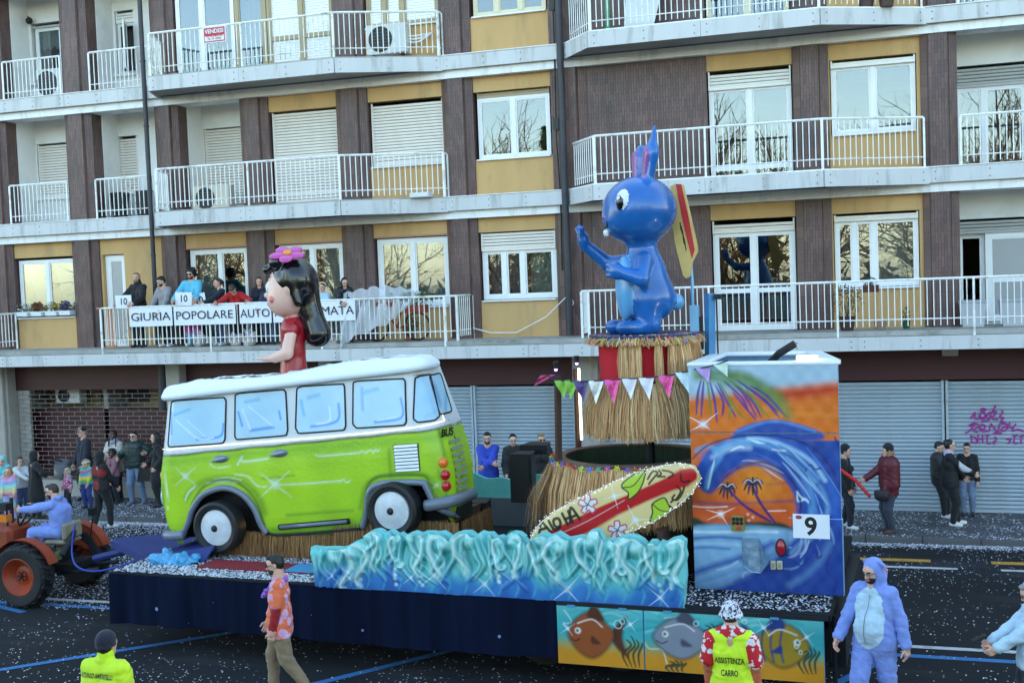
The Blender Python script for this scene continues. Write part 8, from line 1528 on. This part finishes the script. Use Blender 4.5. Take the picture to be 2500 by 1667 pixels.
part('film', MB().add(vs, [tuple(f) for f in grid_faces(m_, n)]), M_FOIL, t, smooth=True)
# air conditioners
def aircon(label, x, y, z, w=.82, hh=.56, d=.3, m=None):
    t = thing('air_conditioner', label, 'air conditioner', (x+w/2, y, z)); q = MB(); q.bbox(x, x+w, y-d, y, z, z+hh, .015); part('case', q, m or M_ACW, t); q = MB(); q.lathe([(0, -.004), (hh*.40, -.004), (hh*.43, -.012), (hh*.43, .0)], (x+w*.36, y-d, z+hh*.5), 'y', 24); f = part('fan', q, M_BLK, t); q = MB()
    for k in range(7): zz = z+hh*.5+hh*.11*(k-3); ww = math.sqrt(max(.17-(.11*(k-3))**2, .01))*hh; q.tube([(x+w*.36-ww, y-d-.016, zz), (x+w*.36+ww, y-d-.016, zz)], .004, 4)
    part('guard', q, M_BOLT, f, stuff=True); q = MB(); [q.box(x+w*a, x+w*a+.05, y-d+.03, y-.03, z-.03, z+.002) for a in (.12, .8)]; part('foot', q, M_BLK, t); return t
aircon('white air conditioner unit on the top left balcony of the big bay', -10.5, -.08, 10.30, .95, .66); aircon('air conditioner beside the low curtained window of the narrow loggia', -19.95, .6, 10.22, .9, .72); aircon('air conditioner with dark fan on the second floor balcony floor', -15.35, .2, 7.08, 1.0, .60, m=mat('unit_cream', (206, 196, 176), .5)); aircon('small air conditioner behind the brick patterned grille', -20.25, 1.0, 2.38, .75, .42)
q = MB(); [q.tube(smooth_path([(-9.55, -.2, 10.55+.06*k), (-9.3, -.24, 10.52+.07*k), (-9.05, -.06, 10.72)]), .018, 6) for k in range(3)]; part('unit_pipes', q, M_WIN, apt)
def loosebox(nm, label, cat, x0, x1, y0, y1, z0, z1, m, b=.015): t = thing(nm, label, cat, ((x0+x1)/2, (y0+y1)/2, z0)); q = MB(); q.bbox(x0, x1, y0, y1, z0, z1, b); part('body', q, m, t); return t
for px, lab in ((293, 'tall black planter, left of two in the narrow loggia'), (352, 'tall black planter, right of two in the narrow loggia')):
    x = onY(px, 490, .5)[0]; t = thing('planter', lab, 'planter', (x, .5, 7.03), 'tall black planters'); q = MB(); q.add([(x-.12, .38, 7.04), (x+.12, .38, 7.04), (x+.12, .62, 7.04), (x-.12, .62, 7.04), (x-.17, .33, 7.72), (x+.17, .33, 7.72), (x+.17, .67, 7.72), (x-.17, .67, 7.72)], [(0, 3, 2, 1), (4, 5, 6, 7), (0, 1, 5, 4), (1, 2, 6, 5), (2, 3, 7, 6), (3, 0, 4, 7)]); part('body', q, M_BLK, t)
x = onY(1010, 470, -.6)[0]; loosebox('plastic_tray', 'low white box on the second floor balcony corner', 'box', x-.05, x+.4, -.75, -.45, 7.03, 7.14, M_ACW)
for px, py, lab, w in ((2375, 770, 'grey lidded bin on the right terrace', .24), (2475, 775, 'white bucket with blue bag at the right edge terrace', .26)):
    x = onY(px, py, -.4)[0]; t = thing('bin', lab, 'bin', (x, -.4, ZB)); q = MB(); q.add([(x+a*w*s, -.4+b*w*.7*s, z) for z, s in ((ZB, .8), (ZB+.46, 1.0)) for a, b in ((-1, -1), (1, -1), (1, 1), (-1, 1))], [(0, 3, 2, 1), (4, 5, 6, 7), (0, 1, 5, 4), (1, 2, 6, 5), (2, 3, 7, 6), (3, 0, 4, 7)]); part('body', q, mat('bin_grey', (190, 192, 194), .5, var=.05), t); q = MB(); q.bbox(x-w*1.04, x+w*1.04, -.4-w*.75, -.4+w*.75, ZB+.46, ZB+.52, .01); part('lid', q, mat('bin_lid', (170, 174, 180), .5), t)
t = thing('side_screen', 'orange brown screen panel at the left end of the terrace', 'screen', (-17.5, -.65, ZB)); q = MB(); q.box(-17.62, -17.36, -.6, -.56, ZB+.01, ZB+.95); q.box(-17.75, -17.3, -.75, -.45, ZB+.95, ZB+.99); part('panel', q, mat('screen_orange', (206, 130, 90), .6, var=.1), t)
t = thing('for_sale_sign', 'red and white VENDESI for sale sign on the top left railing', 'sign', (onY(523, 85, -1.27)[0], -1.26, 11.0)); a, b = onY(494, 64, -1.27), onY(552, 106, -1.27); zc = (a[2]+b[2])/2; w = b[0]-a[0]; hg = .36
q = MB(); q.box(a[0], b[0], -1.262, -1.256, zc-hg/2, zc+hg/2); part('board', q, M_PAPER, t); q = MB(); q.box(a[0]+.025, b[0]-.025, -1.2655, -1.263, zc-hg/2+.02, zc+hg/2-.02); part('red_field', q, mat('sign_red', (190, 34, 48), .5), t); q = MB(); q.box(a[0]+.045, b[0]-.045, -1.269, -1.2665, zc-hg/2+.045, zc-.02); part('white_field', q, M_PAPER, t)
q = text_mb('VENDESI', .13, place((a[0]+b[0])/2, -1.2685, zc+.075), .0008, .003, width=w*.82); part('lettering', q, M_PAPER, t); q = text_mb('PER INFORMAZIONI\nTEL. 339 1602505', .06, place((a[0]+b[0])/2, -1.2715, zc-.06), .0008, .001, width=w*.72); part('lettering', q, mat('sign_red', (190, 34, 48), .5), t)
x = onY(1480, 20, -.9)[0]; t = thing('garden_pole', 'bright green pole standing on the top right balcony', 'pole', (x, -.8, 10.14)); q = MB(); q.tube([(x, -.8, 10.14), (x, -.8, 11.3)], .04, 8); part('shaft', q, mat('pole_green', (40, 170, 120), .5), t)
x = onY(1560, 20, -.9)[0]; t = thing('clothes_rack', 'folded white drying rack leaning on the top right balcony', 'rack', (x, -.7, 10.14)); q = MB(); q.add([(x-.35, -.8, 10.15), (x+.25, -.8, 10.15), (x+.5, -.6, 11.2), (x-.3, -.6, 11.2), (x-.35, -.77, 10.15), (x+.25, -.77, 10.15), (x+.5, -.57, 11.2), (x-.3, -.57, 11.2)], [(0, 1, 2, 3), (7, 6, 5, 4), (0, 4, 5, 1), (1, 5, 6, 2), (2, 6, 7, 3), (3, 7, 4, 0)]); part('panel', q, M_ACW, t)
for px, lab in ((2115, 'dark plant pot, left of two on the top right balcony'), (2165, 'dark plant pot, right of two on the top right balcony')): pot(lab, onY(px, 12, -.8)[0], -.7, 10.14, .17, .3, mat('pot_dark', (72, 50, 48), .5))
t = thing('lace_valance', 'scalloped white lace valance in the top left window', 'curtain', (-20.0, 1.2, 12.0)); q = MB(); n = 30; xs = np.linspace(-20.45, -19.62, n); q.add([(x, 1.18+.02*math.sin(i*1.3), 12.14) for i, x in enumerate(xs)]+[(x, 1.18+.02*math.sin(i*1.3), 11.72-.10*abs(math.sin(i*.42))) for i, x in enumerate(xs)], [(i, i+1, n+i+1, n+i) for i in range(n-1)]); part('cloth', q, M_LACE, t)
t = thing('wall_lamp', 'small black wall lamp in the top left loggia corner', 'lamp', (-20.55, .9, 12.2)); q = MB(); q.ball((-20.5, .85, 12.35), .09, 10, 8); q.tube([(-20.62, .95, 12.5), (-20.5, .85, 12.43)], .015, 5); part('head', q, M_BLK, t)

# ------------------------------------------------------------------ people along the pavement, left
GL = 'onlookers on the left pavement'; GR = 'onlookers on the right pavement'
tie = bands_mat('tie_dye', [(214, 150, 170), (226, 200, 130), (150, 206, 190), (150, 180, 220), (200, 160, 210)], 2.6)
def kid(label, px, py, spot, **k): loc, h = stand(px, py, feet=spot); return person(label, loc, h, kid=True, vox=.018, group=k.pop('group', GL), **k)
def adult(label, px, py, spot, face, **k): loc, h = stand(px, py, feet=spot); return person(label, loc, h, face, vox=.018, fine=1.1, group=k.pop('group', GL), **k)
kid('child with cyan hood cut by the left picture edge', 4, 1112, (2, 1252), face=30, top=cl('cyan', (120, 206, 214)), bottom=cl('cyan', (120, 206, 214)), hat=('hood', cl('cyan', (120, 206, 214))), hair=('bald', 'brown'))
kid('small girl in pastel tie dye suit with orange glasses', 20, 1138, (22, 1272), face=20, top=tie, bottom=tie, hair=('long', 'blond'), glasses=mat('orange_glass', (226, 140, 30), .3), hands=[(-.10, -.14, .45), (.12, -.12, .42)])
adult('brown haired woman in white coat with glasses hugging someone', 48, 1116, (60, 1262), 60, female=True, top=C_WHT, bottom=C_JEAN, hair=('short', 'brown'), glasses='clear', hands=[(.0, -.26, .66), (.12, -.26, .60)])
adult('person in black hooded coat seen from behind, being hugged', 82, 1101, (97, 1266), 150, top=C_BLK, bottom=C_BLK, hat=('hood', C_BLK), hair=('bald', 'black'), hem=.30, hands=[(-.18, -.18, .66), (.12, -.2, .6)])
loc = (onY(125, 1165, -.6)[0], -.12, .52); t = thing('backpack', 'large grey backpack resting on the low wall', 'backpack', loc); pr = [ell((loc[0], loc[1], loc[2]+.25), (.26, .17, .26), 0, .05), ell((loc[0]+.03, loc[1]-.14, loc[2]+.18), (.18, .10, .15), 0, .04), cap((loc[0]-.18, loc[1]-.05, loc[2]+.46), (loc[0]+.18, loc[1]-.05, loc[2]+.46), .08, .08, 0, .05)]; V, Q, L = sdf_mesh(pr, .016, (.006, 30)); mk('body', V, Q, cl('pack_grey', (98, 100, 106)), t, root_base(t), True); q = MB(); q.tube(smooth_path([(loc[0]-.2, loc[1]-.12, loc[2]+.42), (loc[0]-.1, loc[1]-.22, loc[2]+.55), (loc[0]+.12, loc[1]-.18, loc[2]+.5)]), .018, 5); part('strap', q, M_BLK, t)
wig1 = bands_mat('rainbow_wig', [(70, 110, 210), (206, 210, 60), (60, 160, 90), (230, 120, 60), (70, 110, 210), (240, 220, 90)], 9)
kid('small child in rainbow wig and pink spotted top', 164, 1143, (170, 1240), face=-20, top=spots_mat('pink_spots', (200, 40, 110), [(230, 200, 220), (60, 180, 170)], 22), bottom=C_DNV, hair=('wig', wig1), hands=[(-.1, -.12, .45), (.15, -.02, .4)])
wig2 = bands_mat('rainbow_wig_two', [(226, 214, 70), (60, 90, 200), (90, 180, 100), (230, 110, 70), (60, 90, 200), (226, 214, 70)], 8); c2 = bands_mat('clown_suit', [(206, 60, 60), (70, 180, 200), (120, 170, 60), (226, 190, 60), (60, 160, 190)], 3)
kid('child clown in bright wig with red bow tie and blue trousers', 209, 1121, (208, 1240), face=5, top=c2, bottom=cl('blue', (40, 60, 130)), shoes=C_BSH, hair=('wig', wig2), hands=[(-.08, -.16, .44), (.10, -.16, .44)])
adult('tall man in black cap, sunglasses and dark navy coat', 202, 1042, (216, 1222), -25, top=C_DNV, bottom=C_BLK, hat=('cap', C_BLK), hair=('short', 'grey'), glasses=M_BLK, hem=.42, hands=[(-.14, -.08, .48), (.14, -.10, .48)])
adult('person in black hoodie with red stripe and white trainers seen from behind', 243, 1102, (272, 1291), 160, top=spots_mat('black_red_hoodie', (28, 26, 28), [(130, 30, 34)], 3.0, .05), bottom=C_BLK, shoes=C_WSH, hat=('hood', C_BLK), hair=('bald', 'black'), hands=[(-.10, -.16, .52), (.13, -.15, .58)], feet=[(-.05, -.07, 0), (.06, .1, 0)])
adult('woman with long dark braids, white coat and grey scarf', 276, 1050, (292, 1224), 5, skin='dark', female=True, top=cl('cream_coat', (196, 188, 178)), bottom=C_BLK, hair=('braids', 'black'), scarf=True, acc=cl('scarf_grey', (150, 156, 176)), hem=.42, hands=[(-.10, -.15, .60), (.10, -.15, .58)])
kid('child in dark cap and pink coat holding clear bag', 274, 1092, (296, 1230), face=-10, skin='dark', top=cl('pink_coat', (150, 104, 112)), bottom=C_DNV, hat=('cap', C_DNV), hair=('short', 'black'), hands=[(-.05, -.16, .56), (.08, -.16, .52)])
adult('man in dark green puffer jacket, blue jeans and sunglasses', 326, 1053, (346, 1230), 10, top=mat('green_puffer', (34, 56, 52), .45, var=.2, scale=6), bottom=C_LJEAN, shoes=cl('grey_shoe', (120, 124, 132)), hair=('short', 'black'), glasses=M_BLK, puff=1.08, hem=.5, hands=[(-.17, -.16, .66), (.22, -.12, .72)], feet=[(-.06, -.02, 0), (.10, .0, 0)])
p = adult('long haired woman in black coat beside the van nose', 381, 1056, (390, 1236), -60, female=True, top=C_BLK, bottom=C_BLK, hair=('long', 'black'), hem=.34, hands=[(-.10, -.14, .58), (.12, -.02, .55)])
x = onY(358, 1170, -1.2)[0]; t = thing('handbag', 'black handbag with long straps beside the black coat', 'bag', (x, -1.15, .95)); q = MB(); q.prism([(x-.26, .70), (x+.22, .72), (x+.16, 1.05), (x-.18, 1.05)], -1.22, -1.08, 'y'); part('body', q, mat('black_leather', (24, 24, 27), .4), t); q = MB(); q.tube(smooth_path([(x-.12, -1.15, 1.05), (x-.02, -1.15, 1.42), (x+.1, -1.15, 1.05)]), .012, 5); part('strap', q, M_BLK, t)
# behind the float
C_BLUE = cl('royal_blue', (46, 74, 186))
adult('man in bright blue jacket standing with folded arms', 1189, 1055, (1192, 1262), 14, top=C_BLUE, bottom=cl('green_trousers', (60, 150, 110)), hair=('short', 'black'), beard='brown', hem=.47, hands=[(.06, -.18, .66, -1, .3, -.6), (-.04, -.20, .63, 1, .3, -.6)], head=(10, 0, 0), curl=.6, group='onlookers behind the trailer')
adult('dark haired woman in black puffer jacket beside the loudspeaker', 1252, 1060, (1256, 1264), 10, female=True, top=C_BLK, bottom=C_BLK, hair=('bun', 'black'), puff=1.0, hands=[(-.08, -.14, .55), (.08, -.14, .55)], head=(12, 0, 12), group='onlookers behind the trailer')
adult('blond woman in sunglasses behind the black loudspeaker', 1321, 1058, (1325, 1264), 15, female=True, top=C_BLK, bottom=C_BLK, hair=('short', 'blond'), glasses=M_BLK, head=(8, 0, 14), group='onlookers behind the trailer')
# right pavement
adult('person in black beanie and black coat turned towards the maroon coat', 2062, 1087, (2062, 1289), 75, female=True, top=C_BLK, bottom=C_DNV, shoes=C_WSH, hat=('beanie', C_BLK), hair=('short', 'brown'), hem=.44, hands=[(-.12, -.08, .48), (.12, -.06, .48)], feet=[(-.05, -.06, 0), (.06, .06, 0)], group=GR)
p = adult('woman in maroon puffer coat and black beanie holding a red tube', 2169, 1086, (2166, 1300), -72, female=True, top=mat('maroon_puffer', (96, 24, 40), .5, var=.2, scale=6), bottom=cl('slate', (52, 60, 76)), shoes=cl('brown_boot', (70, 46, 40), .5), hat=('beanie', C_BLK), hair=('long', 'blond'), puff=1.12, hem=.44, build=1.08, hands=[(-.06, -.30, .58), (.10, -.10, .40)], curl=(.9, .6), group=GR)
a = wpt(p, (-.10, -.58, .98)); d = nrm(np.array([-.75, .1, .55])); t = thing('red_tube', 'bent red plastic tube held by the woman in maroon', 'toy', tuple(a)); q = MB(); q.tube([a-d*.12+np.array([.14, 0, -.22]), a, a+d*.18, a+d*.48], [.03, .034, .036, .03], 8); part('tube', q, mat('tube_red', (206, 34, 30), .4), t)
x, y = p.location[0]-.14, p.location[1]-.2; t = thing('crossbody_bag', 'black crossbody bag at the hip of the maroon coat', 'bag', (x, y, .85)); V, Q, L = sdf_mesh([ell((x, y-.02, .86), (.14, .07, .11), 0, .02), cap((x-.10, y-.02, .93), (x+.10, y-.02, .93), .04, .04, 0, .03)], .014); mk('body', V, Q, mat('bag_black', (30, 30, 32), .6), t, root_base(t), True); q = MB(); q.tube(smooth_path([(x+.1, y-.04, .98), (x+.16, y+.0, 1.2), (x+.3, y+.06, 1.42)]), .012, 5); part('strap', q, M_BLK, t)
adult('person in black puffer coat and white trainers hugging a friend', 2290, 1078, (2278, 1262), 70, female=True, top=cl('black_puffer', (30, 30, 34), .5), bottom=C_BLK, shoes=C_WSH, hair=('short', 'black'), puff=1.06, hem=.46, hands=[(-.05, -.24, .66), (.12, -.22, .60)], head=(20, 0, 0), feet=[(-.05, -.08, 0), (.05, -.10, 0)], group=GR)
adult('woman in black jacket with grey hem, glasses and bun', 2316, 1073, (2328, 1284), 100, female=True, top=spots_mat('black_white_fleece', (26, 26, 29), [(190, 190, 196)], 2.0, .02), bottom=C_BLK, shoes=C_WSH, hair=('bun', 'black'), glasses='clear', scarf=True, acc=cl('scarf_lilac', (190, 180, 200)), hem=.46, build=1.1, hands=[(-.08, -.24, .62), (.12, -.22, .50)], feet=[(-.05, -.02, 0), (.06, -.10, 0)], group=GR)
adult('boy in black jacket and light jeans leaning on the shutter', 2360, 1081, (2352, 1258), -8, top=C_BLK, bottom=C_LJEAN, shoes=C_BSH, hair=('short', 'black'), hem=.5, head=(14, 0, 0), hands=[(-.13, -.04, .47), (.14, -.06, .46)], group=GR)

# ------------------------------------------------------------------ people round the float
def near(label, px, py, h, face, **k):
    P = onZ(px, py, h*1.005); return person(label, (P[0], P[1], 0), h, face, vox=.0115, fine=.72, wrinkle=.0095, **k)
M_HAW = spots_mat('orange_shirt', (236, 116, 76), [(222, 176, 206), (216, 160, 196)], 7.5, .14)
p = near('man in orange flowered shirt, red sleeves, lilac garland and sunglasses', 675, 1352, 1.79, -72, top=M_HAW, bottom=cl('khaki', (142, 120, 94)), shoes=cl('green_shoe', (86, 96, 84)), hair=('short', 'black'), beard='brown', glasses=M_BLK, sleeve='short', acc=cl('red_sleeve', (156, 18, 30)), hem=.435, hands=[(-.13, -.12, .44), (.12, -.04, .43)], feet=[(-.05, -.07, .0), (.06, .17, .03, 8, .35)], head=(10, 0, 0), curl=.5)
lz = []
pc_ = np.array(p['hc'])
q = MB(); rn = random.Random(3); t = thing('lei', 'lilac paper flower garland round the neck of the orange shirt', 'garland', tuple(wpt(p, pc_-np.array([0, 0, .3])))); cols = []
for i in range(150):
    A = rn.uniform(0, 6.283); fr = (1-math.sin(A))/2; c = wpt(p, (pc_[0]+.105*math.cos(A)+rn.gauss(0, .01), pc_[1]+.02-.085*max(-math.sin(A), -1)*(-1 if False else 1)*1.0-(.10 if math.sin(A) < 0 else 0)*abs(math.sin(A))+rn.gauss(0, .01), pc_[2]-.19-.20*max(0, -math.sin(A))**1.3+rn.gauss(0, .012))); q.ball(c, (.022, .022, .016), 5, 4)
part('flowers', q, mat('lilac_paper', (150, 110, 210), .7, var=.3, scale=30), t, stuff=True)
C_ONE = cl('onesie_blue', (132, 156, 228), .95, bump=.4, bscale=220); C_PNK = cl('onesie_pink', (214, 160, 190)); C_PALE = cl('onesie_pale', (186, 214, 230), .95)
p = near('bearded man in blue hooded plush suit with pale belly walking', 2132, 1364, 1.84, -28, top=C_ONE, bottom=C_ONE, onez=True, shoes=C_BLK, hair=('bald', 'brown'), beard='black', glasses='clear', hat=('hood', C_ONE, C_PNK), build=1.14, belly=.7, hem=.47, hands=[(-.20, -.16, .44), (.20, .04, .42)], feet=[(-.06, -.14, 0), (.06, .14, .02)], head=(14, 0, -14), curl=.45)
bd = [c for c in p.children if c.name.startswith('suit') and not c.name.startswith('suit_legs')][0]; V = np.zeros(len(bd.data.vertices)*3); bd.data.vertices.foreach_get('co', V); V = V.reshape(-1, 3); N_v = np.zeros(len(V)*3); bd.data.vertices.foreach_get('normal', N_v); N_v = N_v.reshape(-1, 3)
nf = len(bd.data.polygons); Lq = [tuple(f.vertices) for f in bd.data.polygons]; ctr = np.array([V[list(f)].mean(0) for f in Lq]); nn = np.array([f.normal[:] for f in bd.data.polygons]); hh_ = 1.84
sel = [f for f, c, n_ in zip(Lq, ctr, nn) if n_[1] < .2 and abs(c[0]) < .175*(1-.3*max(0, (c[2]/hh_-.70)/.15)) and ((c[2]/hh_-.66)/.18)**2+(c[0]/.20)**2 < 1 and c[1] < -.02]
ids = sorted({i for f in sel for i in f}); mp = {i: k for k, i in enumerate(ids)}; mk('belly_patch', V[ids]+N_v[ids]*.006, [tuple(mp[i] for i in f) for f in sel], C_PALE, p, (0, 0, 0), True)
q = MB(); zz = np.linspace(.80, .52, 12)*hh_; ln = []
for z in zz:
    k = [i for i in ids if abs(V[i][2]-z) < .02 and abs(V[i][0]) < .03]
    if k: ln.append((0, min(V[i][1] for i in k)-.012, z))
if len(ln) > 2: q.tube(ln, .004, 4); part('zip', q, M_BOLT, p)
p = near('woman in pale blue hooded top with pink garland looking at a phone', 2522, 1419, 1.70, -80, female=True, top=C_PALE, bottom=C_DNV, hat=('hood', C_ONE), hair=('short', 'grey'), glasses='clear', hem=.46, build=1.12, hands=[(-.04, -.26, .60), (.06, -.24, .60)], head=(26, 0, 0), curl=(.6, .5))
a = wpt(p, (-.03, -.55, 1.10)); t = thing('phone', 'black phone held by the woman at the right edge', 'phone', tuple(a)); q = MB(); q.bbox(-.04, .04, -.08, .08, -.005, .005, .003); q.xf(Matrix.Translation(a) @ Matrix.Rotation(R_(-80), 4, 'Z') @ Matrix.Rotation(R_(25), 4, 'X')); part('body', q, M_BLK, t); pc_ = np.array(p['hc']); q = MB(); t = thing('lei', 'pink paper garland round the neck of the woman with phone', 'garland', tuple(wpt(p, pc_-np.array([0, .1, .3]))))
for i in range(120): A = rn.uniform(0, 6.283); q.ball(wpt(p, (pc_[0]+.11*math.cos(A)+rn.gauss(0, .01), pc_[1]+.0-.03-(.14 if math.sin(A) < 0 else -.06)*abs(math.sin(A)), pc_[2]-.20-.30*max(0, -math.sin(A))**1.3+rn.gauss(0, .015))), (.024, .024, .018), 5, 4)
part('flowers', q, mat('pink_paper', (224, 90, 170), .7, var=.3, scale=30), t, stuff=True)
M_HIV = cl('hi_vis', (206, 238, 40), .7, var=.06); M_HAT = spots_mat('palm_hat', (214, 216, 228), [(24, 26, 44), (40, 44, 70)], 30, .14); M_RDH = spots_mat('red_flower_shirt', (196, 26, 40), [(226, 216, 214)], 15, .2)
p = near('person in white and black bucket hat and yellow vest lettered ASSISTENZA CARRO', 1783, 1471, 1.76, 176, top=M_HIV, bottom=C_DNV, hat=('bucket', M_HAT), hair=('short', 'brown'), sleeve='short', acc=cl('rust_sleeve', (186, 96, 58)), scarf=False, hem=.47, hands=[(-.15, -.04, .45), (.15, -.04, .45)], build=1.05)
for s in (-1, 1):   # patterned shirt sleeves over the vest opening
    q = [cap((s*.19, .014, 1.40), (s*.235, .03, 1.20), .092, .086, 0, .0)]; V, Q, L = sdf_mesh(q, .012, (.004, 30)); mk('shirt_sleeve', V, Q, M_RDH, p, (0, 0, 0), True)
V, Q, L = sdf_mesh([cap((-.10, .02, 1.47), (.10, .02, 1.47), .062, .062, 0, .02), cap((0, .02, 1.46), (0, .01, 1.53), .082, .074, 0, .03)], .011); mk('shirt_collar', V, Q, M_RDH, p, (0, 0, 0), True)
def back_text(p, txt, z, y, sz, wd): q = text_mb(txt, sz, Matrix.Translation((0, y, z)) @ Matrix.Rotation(R_(180), 4, 'Z') @ Matrix.Rotation(R_(90), 4, 'X'), .004, .003, width=wd); part('lettering', q, M_TEXT, p)
def back_y(p, z):
    b = [c for c in p.children if c.name.split('.')[0] in ('jacket', 'shirt')][0]; V = np.zeros(len(b.data.vertices)*3); b.data.vertices.foreach_get('co', V); V = V.reshape(-1, 3); k = (np.abs(V[:, 2]-z) < .03) & (np.abs(V[:, 0]) < .12); return V[k][:, 1].max()+.004
def wrap_text(p, txt, z, sz, wd):
    b = [c for c in p.children if c.name.split('.')[0] in ('jacket', 'shirt')][0]; V = np.zeros(len(b.data.vertices)*3); b.data.vertices.foreach_get('co', V); V = V.reshape(-1, 3); q = text_mb(txt, sz, Matrix.Rotation(R_(180), 4, 'Z') @ Matrix.Rotation(R_(90), 4, 'X'), .0, .0015, width=wd); out = []
    for v in q.v:
        X, Zv = v[0], v[2]+z; k = (np.abs(V[:, 0]-X) < .03) & (np.abs(V[:, 2]-Zv) < .03) & (V[:, 1] > 0); out.append((X, (V[k][:, 1].max() if k.any() else .12)+.006, Zv))
    q.v = out; part('lettering', q, M_TEXT, p)
wrap_text(p, 'ASSISTENZA', 1.22, .082, .30); wrap_text(p, 'CARRO', 1.10, .082, .17)
p = near('person in dark knit cap and fluorescent jacket lettered in black seen from behind', 256, 1546, 1.76, 176, top=M_HIV, bottom=C_DNV, hat=('beanie', cl('knit_navy', (24, 28, 46))), hair=('short', 'black'), neckcol=1, hem=.45, build=1.36, hands=[(-.17, -.02, .45), (.17, -.10, .47)])
wrap_text(p, 'VOLPAGO del MONTELLO', 1.39, .06, .38)
q = MB(); [q.tube([(s*.12, .075, 1.475), (s*.26, .04, 1.39)], .016, 6) for s in (-1, 1)]; part('shoulder_tape', q, mat('grey_tape', (92, 96, 104), .5), p)
# driver
p = person('driver in blue plush suit with pink ears hanging on its hood, on the tractor', (TX+.2, TY, .53), 1.76, -84, top=C_ONE, bottom=C_ONE, onez=True, shoes=C_BLK, hair=('short', 'brown'), beard='brown', glasses=M_BLK, hat=('hooddown', C_ONE), lean=10, pelvis=(0, .0, .335), hands=[(-.10, -.36, .55), (.10, -.36, .56)], feet=[(-.14, -.30, .06), (.14, -.30, .06)], knee_hint=(0, -1, .9), vox=.014, head=(4, 0, 18), curl=.8)
hc = np.array(p['hc'])
for e in (-1, 1): b = sdf_mesh([cap(hc+np.array([e*.07, .13, -.20]), hc+np.array([e*.10, .17, -.40]), .03, .045, 0, .01, ((0, 1, 0), .4)), cap(hc+np.array([e*.10, .185, -.28]), hc+np.array([e*.105, .192, -.40]), .018, .028, 1, 0, ((0, 1, 0), .4))], .009); mk('hood_ear', b[0], b[1], [C_ONE, C_PNK], p, (0, 0, 0), True, b[2])
